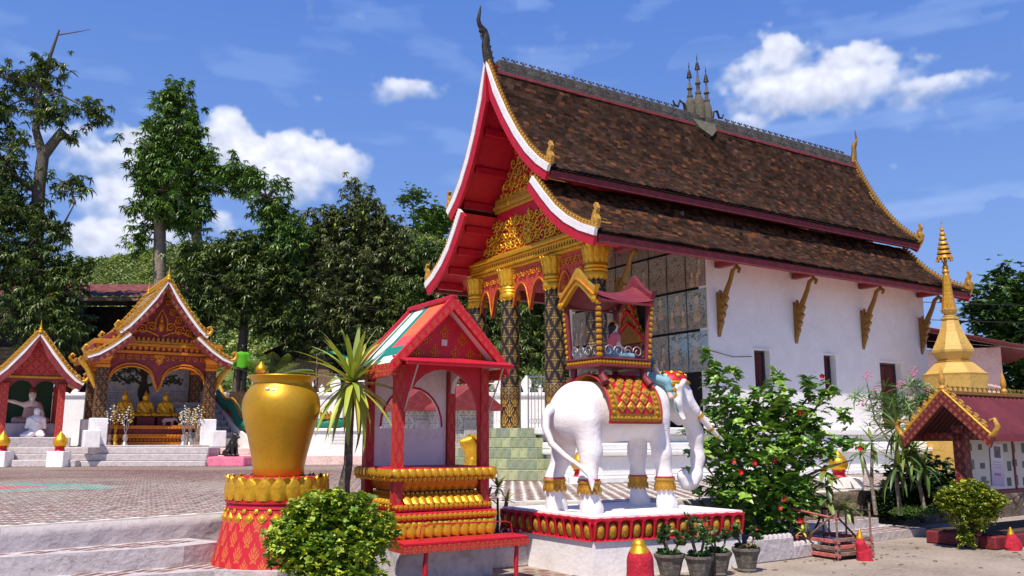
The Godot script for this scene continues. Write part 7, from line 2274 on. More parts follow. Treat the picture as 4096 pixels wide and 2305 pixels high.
	obj("robe", soft([[v3(0, 0.2, 0), v3(0, 0.42, 0), 0.215, 0.19, v3(1.1, 1, 0.85)], [v3(0.18, 0.58, 0), v3(0.26, 0.46, 0.02), 0.095, 0.08], [v3(-0.1, 0.1, 0), v3(-0.42, 0.09, 0.12), 0.13, 0.1], [v3(0.1, 0.1, 0), v3(0.42, 0.09, 0.12), 0.13, 0.1], [v3(-0.42, 0.07, 0.14), v3(0.15, 0.07, 0.26), 0.08, 0.065]], 0.024, 50.0), texmat("robe_print", mottled(95, 128, 0.05, 0.12, 0.5, [[0.0, Color(0.3, 0.12, 0.12)], [0.45, Color(0.62, 0.44, 0.42)], [0.55, Color(0.78, 0.7, 0.66)], [1.0, Color(0.5, 0.3, 0.28)]]), 0.8, 3.0), herm)
	obj("beard", soft([[v3(0, 0.8, 0.11), v3(0, 0.62, 0.15), 0.05, 0.02], [v3(-0.05, 0.8, 0.1), v3(0.05, 0.8, 0.1), 0.03, 0.03]], 0.018, 60.0), M.petal_white, herm)
	var hf := MB.new()
	for s in [-1.0, 1.0]:
		hf.ball(v3(0.04 * s, 0.885, 0.112), v3(0.018, 0.009, 0.012), 6, 4)
		hf.tube([v3(0.012 * s, 0.905, 0.12), v3(0.07 * s, 0.912, 0.1)], [0.008], 4)
		hf.tube([v3(0.0, 0.815, 0.145), v3(0.05 * s, 0.805, 0.135), v3(0.08 * s, 0.78, 0.115)], [0.012, 0.011, 0.004], 5)
	obj("face_paint", hf, M.eye_black, herm)
	obj("headdress", soft([[v3(0, 0.95, 0), v3(0, 1.0, 0), 0.11, 0.1], [v3(0, 1.05, -0.01), v3(0, 1.14, -0.02), 0.06, 0.045]], 0.02, 50.0), M.eave_red, herm)
	var kn := thing("kneeling_statue", "plain white kneeling statue facing the hermit with its back turned", "statue", hb * v3(0.16, 0.3, -0.22), deg_to_rad(33.0))
	obj("body", soft([[v3(0, 0.18, 0), v3(0, 0.52, -0.02), 0.15, 0.16, v3(1.1, 1, 0.8)], [v3(-0.16, 0.55, -0.02), v3(0.16, 0.55, -0.02), 0.065, 0.065], [v3(0, 0.6, -0.02), v3(0, 0.68, -0.02), 0.05, 0.045], [v3(0, 0.76, -0.02), v3(0, 0.80, -0.02), 0.088, 0.09], [v3(-0.21, 0.53, -0.02), v3(-0.24, 0.3, -0.06), 0.055, 0.045], [v3(-0.24, 0.3, -0.06), v3(-0.06, 0.34, -0.2), 0.042, 0.03], [v3(0.21, 0.53, -0.02), v3(0.24, 0.3, -0.06), 0.055, 0.045], [v3(0.24, 0.3, -0.06), v3(0.06, 0.34, -0.2), 0.042, 0.03], [v3(-0.12, 0.1, 0.05), v3(-0.28, 0.07, -0.14), 0.12, 0.08], [v3(0.12, 0.1, 0.05), v3(0.22, 0.07, -0.16), 0.12, 0.08], [v3(-0.14, 0.06, 0.08), v3(-0.36, 0.05, 0.12), 0.08, 0.06], [v3(0.12, 0.06, 0.1), v3(0.2, 0.05, 0.16), 0.08, 0.05]], 0.024, 50.0), M.white_paint, kn)
	var sb2 := MB.new()
	sb2.tube([v3(-0.17, 0.58, 0.07), v3(-0.02, 0.45, 0.15), v3(0.16, 0.36, 0.1)], [0.014], 5)
	obj("sash", sb2, M.white_paint, kn)

func tree_print() -> ImageTexture:
	var w := 192
	var h := 144
	var im := Image.create(w, h, false, Image.FORMAT_RGB8)
	var a := noise(140, 0.05, 4)
	var r := RandomNumberGenerator.new()
	r.seed = 9
	for y in h:
		for x in w:
			im.set_pixel(x, y, Color(0.62, 0.65, 0.70).lerp(Color(0.52, 0.55, 0.62), clampf(0.5 + a.get_noise_2d(x, y), 0, 1)))
	for y in h:      # trunk and boughs of the painted tree
		var half := 9.0 + 3.0 * sin(y * 0.11) + maxf(0.0, (y - 110) * 0.3)
		im.fill_rect(Rect2i(int(96 - half), y, int(half * 2), 1), Color(0.12, 0.10, 0.09))
	for br in [[-1, 30, 0.55], [1, 26, 0.6], [-1, 48, 0.25], [1, 52, 0.3], [-1, 14, 0.2], [1, 10, 0.15]]:
		for k in 70:
			var y: float = br[1] - k * br[2] * 0.5 + 4.0 * sin(k * 0.2)
			im.fill_rect(Rect2i(96 + br[0] * k, int(y), 3, maxi(1, 6 - k / 14)), Color(0.13, 0.11, 0.10))
			if k > 20 and k % 3 == 0:
				for j in 5: im.fill_rect(Rect2i(96 + br[0] * k + r.randi_range(-7, 7), int(y) + r.randi_range(-8, 8), r.randi_range(3, 6), r.randi_range(2, 4)), Color(0.10, 0.16, 0.12))
	for side in [14, 138]:      # lines of small script
		for row in 6:
			for k in 15:
				if r.randf() < 0.82: im.fill_rect(Rect2i(side + k * 3, 68 + row * 6, 2, r.randi_range(2, 3)), Color(0.40, 0.42, 0.48))
	return ImageTexture.create_from_image(im)

func flower_stand(p: Vector3, hh: float, m: Material, label: String):
	var o := thing("flower_stand", label, "offering", p, 0.0, "flower stands in the main shrine")
	var b := MB.new()
	b.lathe([Vector2(0.10, 0), Vector2(0.08, 0.04), Vector2(0.05, 0.1), Vector2(0.085, 0.2), Vector2(0.06, 0.3), Vector2(0.02, 0.32)], 10)
	obj("vase", b, m, o)
	for k in 7:
		var a := TAU * k / 7.0
		var tip := v3(cos(a) * 0.13, hh * rng.randf_range(0.75, 1.0), sin(a) * 0.13)
		b = MB.new()
		b.tube([v3(0, 0.28, 0), tip * v3(0.6, 0.6, 0.6), tip], [0.008], 4)
		var st := obj("stem", b, m, o)
		b = MB.new()
		for j in 6:
			var c := tip * v3(1, 1.0 - 0.07 * j, 1) + v3(rng.randf_range(-0.05, 0.05), 0, rng.randf_range(-0.05, 0.05))
			b.ball(c, v3(0.028, 0.022, 0.028), 5, 3)
		obj("blossom", b, M.petal_white if k % 3 != 0 else M.stamen, st)


# ---------------------------------------------------------------- things behind and beside
func surroundings():
	# naga stair up to the far wall
	var o := thing("serpent_stair", "white stair parapet with green and gold serpent climbing to the far wall", "stair", v3(-8.2, T, -27.8))
	var b := MB.new()
	var a0 := v3(0, 0, 0)
	var a1 := v3(-2.35, 0, -2.85)
	var side := v3(0.77, 0, -0.63) * 0.18
	for s in [[0.0]]:
		var p := [a0 + side, a1 + side, a1 + side + v3(0, 2.25, 0), a0 + side + v3(0, 0.72, 0)]
		var q := [a0 - side, a1 - side, a1 - side + v3(0, 2.25, 0), a0 - side + v3(0, 0.72, 0)]
		b.quad(q[1], q[0], q[3], q[2]); b.quad(p[0], p[1], p[2], p[3]); b.quad(q[3], p[3], p[2], q[2]); b.quad(q[0], p[0], p[3], q[3])
	obj("parapet", b, M.white_wall, o)
	b = MB.new()
	b.tube([a0 + v3(0, 0.74, 0), a1 + v3(0, 2.27, 0)], [0.10], 4)
	obj("red_rail", b, M.red_paint, o)
	var pts := []
	var spine := []
	for k in 17:
		var t := k / 16.0
		var q := a0.lerp(a1, t) + v3(0, lerpf(0.92, 2.52, t) + 0.12 * sin(t * 15.0), 0)
		pts.append(q)
		spine.append(q + v3(0, 0.2, 0))
	b = MB.new()
	b.tube(pts, [0.17, 0.19, 0.2, 0.2, 0.2, 0.2, 0.2, 0.19, 0.19, 0.18, 0.18, 0.17, 0.16, 0.15, 0.13, 0.1, 0.05], 10)
	obj("serpent_body", b, M.naga_green, o)
	b = MB.new()
	b.tube(spine, [0.07], 6)
	b.tube([pts[0], v3(0.18, 1.05, 0.2), v3(0.2, 1.4, 0.25), v3(0.05, 1.6, 0.1)], [0.1, 0.12, 0.1, 0.03], 7)
	obj("gold_crest", b, M.gold_dull, o)
	b = MB.new()
	for k in 9: b.ball(pts[k + 2] + v3(0.1, -0.12, 0.1), v3(0.13, 0.06, 0.1), 6, 4)
	obj("aqua_scales", b, M.aqua, o)
	for k in 12:
		var sb := MB.new()
		var t := k / 12.0
		var q := a0.lerp(a1, t)
		sb.xf = Transform3D(Basis(Vector3.UP, deg_to_rad(40.0)), q + v3(-1.0, 0, 0.55) * 0.9)
		sb.box(v3(-0.75, 0, -0.25), v3(0.75, 0.2 + k * 0.2, 0.25), 0.01)
		obj("tread", sb, M.kerb_grey, o)
	# second serpent head at the stair's other foot, right of the jar
	var o2 := thing("serpent_statue", "rearing green and gold serpent head on white base right of the jar", "statue", v3(-5.95, T, -27.4))
	b = MB.new()
	b.box(v3(-0.6, 0, -0.5), v3(1.4, 1.02, 0.4), 0.02)
	b.box(v3(-0.66, 1.021, -0.56), v3(1.46, 1.12, 0.46), 0.02)
	obj("base", b, M.white_wall, o2)
	b = MB.new()
	b.tube([v3(-0.4, 1.3, 0), v3(0.2, 1.25, 0.1), v3(0.7, 1.35, 0.1), v3(0.8, 1.7, 0.1), v3(0.6, 2.0, 0.1), v3(0.72, 2.3, 0.15)], [0.12, 0.19, 0.2, 0.18, 0.16, 0.14], 10)
	obj("neck", b, M.naga_green, o2)
	b = MB.new()
	b.tube([v3(0.72, 2.25, 0.15), v3(0.85, 2.45, 0.2), v3(1.05, 2.4, 0.25)], [0.17, 0.16, 0.06], 8)
	for k in 6: b.tube([v3(0.5 - 0.1 * k, 1.42, 0.2), v3(0.45 - 0.1 * k, 1.65, 0.25)], [0.09, 0.02], 5)
	b.tube([v3(0.8, 2.4, 0.15), v3(0.7, 2.75, 0.15), v3(0.8, 2.95, 0.15)], [0.1, 0.07, 0.01], 6)
	obj("gold_head", b, M.gold_dull, o2)
	b = MB.new()
	b.tube([v3(0.62, 1.45, 0.25), v3(0.62, 1.9, 0.28), v3(0.74, 2.2, 0.3)], [0.08, 0.07, 0.05], 6)
	obj("white_throat", b, M.white_paint, o2)
	b = MB.new()
	b.quad(v3(0.3, 0.55, 0.402), v3(1.1, 0.55, 0.402), v3(1.1, 0.95, 0.402), v3(0.3, 0.95, 0.402))
	obj("inscription", b, texmat("script", script_print(), 0.8), o2)
	# watchdog statue on a pink block
	var d := thing("dog_statue", "black stone dog sitting upright on a pink block", "statue", v3(-8.45, T + 0.28, -26.2), -0.5)
	obj("body", soft([[v3(-0.08, 0.12, 0), v3(0.1, 0.42, 0), 0.13, 0.11], [v3(0.1, 0.42, 0), v3(0.17, 0.56, 0), 0.09, 0.08], [v3(0.17, 0.62, 0), v3(0.21, 0.62, 0), 0.085, 0.075], [v3(0.24, 0.59, 0), v3(0.34, 0.56, 0), 0.05, 0.035], [v3(0.15, 0.66, 0.06), v3(0.13, 0.80, 0.07), 0.035, 0.008], [v3(0.15, 0.66, -0.06), v3(0.13, 0.80, -0.07), 0.035, 0.008], [v3(0.15, 0.36, 0.08), v3(0.19, 0.06, 0.08), 0.05, 0.038], [v3(0.15, 0.36, -0.08), v3(0.19, 0.06, -0.08), 0.05, 0.038], [v3(0.2, 0.03, 0.08), v3(0.26, 0.03, 0.08), 0.04, 0.03], [v3(0.2, 0.03, -0.08), v3(0.26, 0.03, -0.08), 0.04, 0.03], [v3(-0.08, 0.1, 0.12), v3(0.06, 0.14, 0.15), 0.09, 0.07], [v3(-0.08, 0.1, -0.12), v3(0.06, 0.14, -0.15), 0.09, 0.07], [v3(0.02, 0.03, 0.14), v3(0.12, 0.03, 0.15), 0.045, 0.035], [v3(0.02, 0.03, -0.14), v3(0.12, 0.03, -0.15), 0.045, 0.035], [v3(-0.16, 0.06, 0), v3(-0.32, 0.05, 0.06), 0.04, 0.025]], 0.022, 55.0), M.black_stone, d)
	var db := MB.new()
	db.tube([v3(0.05, 0.52, 0), v3(0.17, 0.5, 0.08), v3(0.2, 0.5, -0.08)], [0.012], 5)
	obj("collar", db, M.maroon, d)
	var pk := thing("pink_block", "painted pink concrete block under the black dog statue", "block", v3(-8.45, T, -26.2))
	b = MB.new()
	b.box(v3(-0.6, 0, -0.4), v3(0.55, 0.26, 0.4), 0.02)
	obj("block", b, M.pink_paint, pk)
	b = MB.new()
	b.box(v3(-0.56, 0.26, -0.36), v3(0.51, 0.28, 0.36), 0.006)
	obj("cap", b, M.pink_paint, pk)
	# worker in a green shirt on the upper ground
	var pe := thing("person", "person in bright green long-sleeved shirt and dark trousers walking away", "person", v3(-9.93, 3.12, -31.6), 0.35)
	obj("body", soft([[v3(0, 0.95, 0), v3(0, 1.36, 0), 0.13, 0.14, v3(1.2, 1, 0.75)], [v3(0, 1.42, 0), v3(0, 1.5, 0), 0.055, 0.05], [v3(0, 1.58, 0), v3(0, 1.64, 0), 0.09, 0.095], [v3(0, 1.58, -0.09), v3(0, 1.57, -0.10), 0.02, 0.02], [v3(-0.09, 1.6, 0), v3(-0.1, 1.6, 0), 0.02, 0.018], [v3(0.09, 1.6, 0), v3(0.1, 1.6, 0), 0.02, 0.018], [v3(-0.18, 1.36, 0), v3(-0.27, 1.1, 0.02), 0.055, 0.045], [v3(-0.27, 1.1, 0.02), v3(-0.33, 0.88, -0.04), 0.042, 0.03], [v3(-0.33, 0.88, -0.04), v3(-0.35, 0.76, -0.06), 0.034, 0.018], [v3(0.18, 1.36, 0), v3(0.24, 1.1, 0.02), 0.055, 0.045], [v3(0.24, 1.1, 0.02), v3(0.25, 0.86, -0.02), 0.042, 0.03], [v3(0.25, 0.86, -0.02), v3(0.25, 0.74, -0.03), 0.034, 0.018], [v3(-0.09, 0.92, 0), v3(-0.1, 0.5, -0.03), 0.09, 0.065], [v3(-0.1, 0.5, -0.03), v3(-0.1, 0.08, 0.03), 0.06, 0.042], [v3(0.09, 0.92, 0), v3(0.1, 0.5, 0.02), 0.09, 0.065], [v3(0.1, 0.5, 0.02), v3(0.1, 0.08, 0.06), 0.06, 0.042], [v3(-0.1, 0.05, 0.03), v3(-0.1, 0.04, -0.12), 0.05, 0.035], [v3(0.1, 0.05, 0.06), v3(0.1, 0.04, -0.09), 0.05, 0.035]], 0.024, 55.0), M.skin_person, pe)
	obj("shirt", soft([[v3(0, 0.92, 0), v3(0, 1.34, 0), 0.165, 0.16, v3(1.2, 1, 0.8)], [v3(-0.15, 1.39, 0), v3(0.15, 1.39, 0), 0.075, 0.075], [v3(-0.19, 1.36, 0), v3(-0.27, 1.1, 0.02), 0.075, 0.065], [v3(-0.27, 1.1, 0.02), v3(-0.325, 0.9, -0.03), 0.062, 0.052], [v3(0.19, 1.36, 0), v3(0.24, 1.1, 0.02), 0.075, 0.065], [v3(0.24, 1.1, 0.02), v3(0.25, 0.88, -0.02), 0.062, 0.052]], 0.024, 55.0), M.shirt_green, pe)
	obj("trousers", soft([[v3(0, 0.86, 0), v3(0, 0.96, 0), 0.15, 0.15, v3(1.15, 1, 0.8)], [v3(-0.09, 0.88, 0), v3(-0.1, 0.5, -0.03), 0.105, 0.085], [v3(-0.1, 0.5, -0.03), v3(-0.1, 0.1, 0.03), 0.08, 0.065], [v3(0.09, 0.88, 0), v3(0.1, 0.5, 0.02), 0.105, 0.085], [v3(0.1, 0.5, 0.02), v3(0.1, 0.1, 0.06), 0.08, 0.065]], 0.024, 55.0), M.dark_cloth, pe)
	obj("hair", soft([[v3(0, 1.65, 0.02), v3(0, 1.6, 0.04), 0.105, 0.09]], 0.02, 55.0), M.hair_dark, pe)
	houses()
	reliquaries()
	stupa()
	notice_board()
	# gilded lion head that peers round the shrine post
	var ln := thing("lion_statue", "golden lion statue with open mouth behind the red shrine", "statue", v3(-0.62, T, -13.5), 0.5)
	b = MB.new()
	b.box(v3(-0.3, 0, -0.3), v3(0.3, 0.3, 0.3), 0.02)
	obj("base", b, M.white_paint, ln)
	obj("body", soft([[v3(0.05, 0.38, 0), v3(0.0, 0.62, 0), 0.13, 0.11], [v3(0.0, 0.62, 0), v3(-0.02, 0.74, 0), 0.115, 0.10], [v3(-0.06, 0.78, 0), v3(-0.12, 0.77, 0), 0.09, 0.07], [v3(-0.14, 0.78, 0), v3(-0.19, 0.775, 0), 0.035, 0.025], [v3(-0.12, 0.70, 0), v3(-0.16, 0.68, 0), 0.03, 0.02], [v3(-0.03, 0.5, 0.08), v3(-0.08, 0.34, 0.09), 0.045, 0.04], [v3(-0.03, 0.5, -0.08), v3(-0.08, 0.34, -0.09), 0.045, 0.04], [v3(0.12, 0.38, 0), v3(0.16, 0.36, 0), 0.13, 0.1], [v3(-0.04, 0.82, 0.06), v3(-0.04, 0.82, -0.06), 0.03, 0.03]], 0.016, 70.0), M.gold, ln)
	b = MB.new()
	for k in 12:
		var a := -0.9 + k * 0.17
		b.tube([v3(-0.02, 0.87, sin(a) * 0.09), v3(0.1, 0.78, sin(a * 1.3) * 0.13), v3(0.11, 0.62, sin(a * 1.5) * 0.15), v3(0.05, 0.5, sin(a * 1.5) * 0.14)], [0.03, 0.036, 0.03, 0.01], 5)
	obj("mane", b, M.gold, ln)
	bud_post(v3(5.55, T, -14.9), 0.82, 0.18, "gilded lotus bud post on the terrace edge right of the hibiscus", "white posts with gilded lotus buds", 0.36)
	bud_post(v3(1.25, T, -16.0), 0.9, 0.14, "gilded lotus bud post half hidden behind the elephant's hind legs")
	# white iron gate leaves at the porch
	for q in [[v3(-0.6, 1.70, -21.0), 0.80, 1.08, 0.0, "white iron gate leaf beside the second porch column", 6], [v3(0.42, 1.70, -22.4), 0.62, 1.35, -0.25, "tall white wrought-iron gate leaf beyond the temple porch", 6]]:
		var gt := thing("iron_gate", q[4], "gate", q[0], q[3], "white iron gate leaves")
		b = MB.new()
		for y in [0.02, q[2] * 0.78, q[2]]: b.tube([v3(0, y, 0), v3(q[1], y, 0)], [0.016], 5)
		for x in [0.0, q[1]]: b.tube([v3(x, 0, 0), v3(x, q[2] + 0.02, 0)], [0.018], 5)
		obj("frame", b, M.iron_white, gt)
		for k in q[5]:
			var x: float = q[1] * (k + 1) / (q[5] + 1.0)
			b = MB.new()
			b.tube([v3(x, 0.02, 0), v3(x, q[2], 0)], [0.009], 5)
			obj("bar", b, M.iron_white, gt)
			b = MB.new()
			var sp := []
			for j in 12:
				var an := j / 11.0 * TAU * 0.9
				sp.append(v3(x + cos(an) * 0.05, q[2] * 0.9 + sin(an) * 0.06, 0.0))
			b.tube(sp, [0.006], 4)
			b.tube(sp.map(func(p): return v3(p.x, p.y - q[2] * 0.75, 0)), [0.006], 4)
			obj("scrollwork", b, M.iron_white, gt)
	# overhead cables on the right
	for y in [0.0, -0.55]:
		var cb := MB.new()
		cb.tube([v3(9.0, 5.7 + y, -26.0), v3(20.0, 5.5 + y, -27.0), v3(34.0, 5.9 + y, -28.0)], [0.012], 4)
		tag(obj("overhead_cable", cb, M.cable), "upper thin dark cable right of the temple eave" if y == 0.0 else "lower thin dark cable right of the temple eave", "cable", "overhead cables")

func script_print() -> ImageTexture:
	var im := Image.create(96, 48, false, Image.FORMAT_RGB8)
	im.fill(Color(0.88, 0.87, 0.86))
	var r := RandomNumberGenerator.new()
	r.seed = 4
	for row in 3:
		for k in 22:
			var x := 6 + k * 4
			im.fill_rect(Rect2i(x, 9 + row * 12, 1, 6), Color(0.35, 0.35, 0.4))
			if r.randf() < 0.7: im.fill_rect(Rect2i(x, 9 + row * 12 + r.randi_range(0, 5), 3, 1), Color(0.35, 0.35, 0.4))
			if r.randf() < 0.3: im.fill_rect(Rect2i(x, 6 + row * 12, 2, 1), Color(0.35, 0.35, 0.4))
	return ImageTexture.create_from_image(im)

func houses():
	# dark timber house behind the shrines
	var o := thing("timber_house", "dark two-storey timber house with rusty roof behind the left shrines", "house", v3(-18.6, 3.1, -38.0))
	var b := MB.new()
	for k in 22:
		b = MB.new()
		b.box(v3(-6.0, 0.2 + k * 0.2, -0.05), v3(3.6, 0.385 + k * 0.2, 0.02 + 0.012 * (k % 3)), 0.008)
		if k > 9 and k < 20:
			b = MB.new()
			b.box(v3(-6.0, 0.2 + k * 0.2, -0.05), v3(-1.0, 0.385 + k * 0.2, 0.02 + 0.012 * (k % 3)), 0.008)
		obj("wall_plank", b, M.old_wood, o)
	b = MB.new()
	b.box(v3(-6.0, 0.0, -4.0), v3(3.6, 4.4, -1.6))
	obj("inner_wall", b, M.old_wood, o)
	for x in [-6.0, -3.0, -0.9, 1.4, 3.6]:
		b = MB.new()
		b.box(v3(x - 0.1, 0, -0.2), v3(x + 0.1, 4.5, -0.051), 0.01)
		obj("post", b, M.old_wood, o)
	b = MB.new()
	b.sheet(func(i, j): return v3(lerpf(-6.8, 4.6, i), lerpf(4.45, 5.6, j) + 0.035 * sin(i * 190.0), lerpf(1.1, -2.4, j)), 200, 2)
	obj("roof", b, M.rust_roof, o)
	b = MB.new()
	b.box(v3(-6.7, 4.26, 1.0), v3(4.5, 4.40, 1.06))
	obj("fascia", b, M.grey_wood, o)
	# far roofs between the trees
	for q in [[v3(-8.6, 3.1, -40.0), 2.6, 2.3, "maroon", "small maroon roofed outbuilding behind the palm"], [v3(-5.8, 3.1, -37.5), 1.9, 1.7, "pale_pink", "low shed with curved reddish roof behind the golden jar"]]:
		var h := thing("outbuilding", q[4], "building", q[0], 0.1)
		b = MB.new()
		b.box(v3(-q[1], 0, -2.0), v3(q[1], q[2], 0.0))
		obj("wall", b, M.old_wood, h)
		b = MB.new()
		b.sheet(func(i, j): return v3(lerpf(-q[1] - 0.3, q[1] + 0.3, i), q[2] + 0.9 * sin(PI * i) - 0.1, lerpf(0.4, -2.2, j)), 14, 1)
		obj("roof", b, M.rust_roof, h)
		b = MB.new()
		b.quad(v3(-0.4, 0.4, 0.01), v3(0.4, 0.4, 0.01), v3(0.4, 1.5, 0.01), v3(-0.4, 1.5, 0.01))
		obj("door", b, M.grey_wood, h)
	var tp := thing("tarpaulin", "torn teal tarpaulin awning behind the far white wall", "tarpaulin", v3(-6.2, 3.1, -33.0))
	b = MB.new()
	b.sheet(func(i, j): return v3(lerpf(-1.4, 1.4, i), 1.45 + 0.18 * sin(i * 7.0) + j * 0.3 - 0.25 * i, -j * 1.2), 14, 5)
	obj("sheet", b, M.teal, tp)
	for x in [-1.3, 1.3]:
		b = MB.new()
		b.tube([v3(x, 0, 0), v3(x, 1.4 - 0.12 * x, 0)], [0.04], 6)
		obj("pole", b, M.grey_wood, tp)
	# pink house at the right
	var r := thing("pink_house", "pink walled house with dark red sheet roof behind the golden stupa", "house", v3(15.2, 0.6, -33.0), -0.35)
	b = MB.new()
	b.box(v3(-2.0, 0, -5.0), v3(3.2, 4.2, 0.0))
	obj("wall", b, M.pale_pink, r)
	b = MB.new()
	b.sheet(func(i, j): return v3(lerpf(-3.0, 4.4, i), lerpf(5.9, 4.0, i) + 0.03 * sin(j * 130.0), lerpf(0.9, -5.5, j)), 3, 90)
	obj("roof", b, M.red_roof, r)
	b = MB.new()
	b.slab(PackedVector2Array([Vector2(-2.95, 4.9), Vector2(4.35, 3.98), Vector2(4.35, 3.86), Vector2(-2.95, 5.7)]), 0.84, 0.9)
	obj("gable_board", b, M.white_worn, r)
	for x in [-1.2, 1.6]:
		b = MB.new()
		b.box(v3(x - 0.35, 2.0, 0.001), v3(x + 0.35, 3.2, 0.05), 0.01)
		var w := obj("window", b, M.old_wood, r)
		b = MB.new()
		b.quad(v3(x - 0.27, 2.08, 0.053), v3(x + 0.27, 2.08, 0.053), v3(x + 0.27, 3.12, 0.053), v3(x - 0.27, 3.12, 0.053))
		obj("pane", b, M.window_glass, w)

func reliquaries():
	# two little house-shaped tombs seen through the red shrine
	for q in [[v3(-2.35, T, -20.6), 0.55, "patterned white tomb with sloping pink roof seen through the red shrine's arch"], [v3(-1.2, T, -20.2), 0.6, "grey patterned tomb with pink roof left of the temple stair"]]:
		var o := thing("tomb_house", q[2], "tomb", q[0], deg_to_rad(33.0), "little house-shaped tombs")
		var b := MB.new()
		b.box(v3(-q[1] - 0.1, 0, -0.7), v3(q[1] + 0.1, 0.5, 0.6), 0.02)
		obj("plinth", b, M.kerb_grey, o)
		b = MB.new()
		b.box(v3(-q[1], 0.5, -0.6), v3(q[1], 1.5, 0.5))
		for k in b.uv.size(): b.uv[k] = Vector2((b.v[k].x + b.v[k].z) * 3.5, b.v[k].y * 3.0)
		obj("wall", b, M.print_white, o)
		b = MB.new()
		b.slab(PackedVector2Array([Vector2(-q[1] - 0.2, 1.45), Vector2(q[1] + 0.2, 1.45), Vector2(q[1] + 0.18, 1.52), Vector2(0, 2.05), Vector2(-q[1] - 0.18, 1.52)]), -0.75, 0.68)
		obj("roof", b, M.eave_red, o)
		b = MB.new()
		b.box(v3(-0.2, 0.6, 0.501), v3(0.2, 1.25, 0.53), 0.01)
		obj("door", b, M.white_worn, o)

func stupa():
	var o := thing("golden_stupa", "tall golden stupa with tiered parasol spire beyond the temple's right end", "stupa", v3(11.32, T, -22.0), 0.35)
	var b := MB.new()
	b.facets([Vector2(1.05, 0), Vector2(1.05, 1.1), Vector2(0.95, 1.15), Vector2(0.92, 1.6), Vector2(0.98, 1.7), Vector2(0.8, 1.72)], 4, Vector3.ZERO, PI / 4)
	obj("base", b, M.stupa_gold, o)
	b = MB.new()
	b.facets([Vector2(0.72, 1.7), Vector2(0.76, 2.1), Vector2(0.80, 2.38), Vector2(0.82, 2.42), Vector2(0.74, 2.45), Vector2(0.5, 2.68), Vector2(0.42, 2.72), Vector2(0.44, 2.76), Vector2(0.36, 2.78)], 8, Vector3.ZERO, PI / 8)
	obj("drum", b, M.stupa_gold, o)
	b = MB.new()
	b.facets([Vector2(0.36, 2.76), Vector2(0.45, 2.88), Vector2(0.51, 2.98), Vector2(0.515, 3.04), Vector2(0.48, 3.12), Vector2(0.39, 3.3), Vector2(0.30, 3.5), Vector2(0.235, 3.7), Vector2(0.205, 3.83), Vector2(0.235, 3.85), Vector2(0.235, 3.88), Vector2(0.16, 3.9)], 8, Vector3.ZERO, PI / 8)
	obj("bell", b, M.stupa_gold, o)
	b = MB.new()
	b.lathe([Vector2(0.15, 3.88), Vector2(0.165, 3.93), Vector2(0.12, 3.96), Vector2(0.15, 4.02), Vector2(0.21, 4.09), Vector2(0.15, 4.11)], 16)
	obj("neck", b, M.stupa_gold, o)
	for k in 10:
		var a := TAU * k / 10
		obj("neck_petal", petal(0.11, 0.12, 0.02, 0.05, 0.6, 2, 4), M.stupa_gold, o, Transform3D(Basis(Vector3.UP, a), v3(sin(a) * 0.16, 4.01, cos(a) * 0.16)))
	b = MB.new()
	b.facets([Vector2(0.18, 4.1), Vector2(0.12, 4.55), Vector2(0.085, 5.0)], 8)
	b.lathe([Vector2(0.085, 5.0), Vector2(0.07, 5.05), Vector2(0.1, 5.1), Vector2(0.06, 5.16), Vector2(0.08, 5.22), Vector2(0.045, 5.28), Vector2(0.05, 5.34), Vector2(0.02, 5.4), Vector2(0.015, 6.25), Vector2(0.022, 6.33), Vector2(0.008, 6.37), Vector2(0.018, 6.4), Vector2(0.0, 6.52)], 12)
	obj("spire", b, M.gold_dull, o)
	for k in 7:
		var r := 0.20 - 0.025 * k
		var y := 5.45 + k * 0.125
		b = MB.new()
		b.lathe([Vector2(r, 0), Vector2(r * 0.9, 0.07), Vector2(r * 0.86, 0.075), Vector2(r * 0.94, 0.0)], 16, v3(0, y, 0))
		b.lathe([Vector2(0.015, 0.06), Vector2(r * 0.9, 0.072)], 8, v3(0, y, 0))
		var ps := obj("parasol_tier", b, M.gold_dull, o)
		if k == 0:
			for j in 12:
				var a := TAU * j / 12
				var bl := MB.new()
				bl.lathe([Vector2(0.0, 0), Vector2(0.022, 0.0), Vector2(0.014, 0.05), Vector2(0, 0.06)], 6, v3(cos(a) * r, y - 0.06, sin(a) * r))
				obj("bell_drop", bl, M.gold_dull, ps)

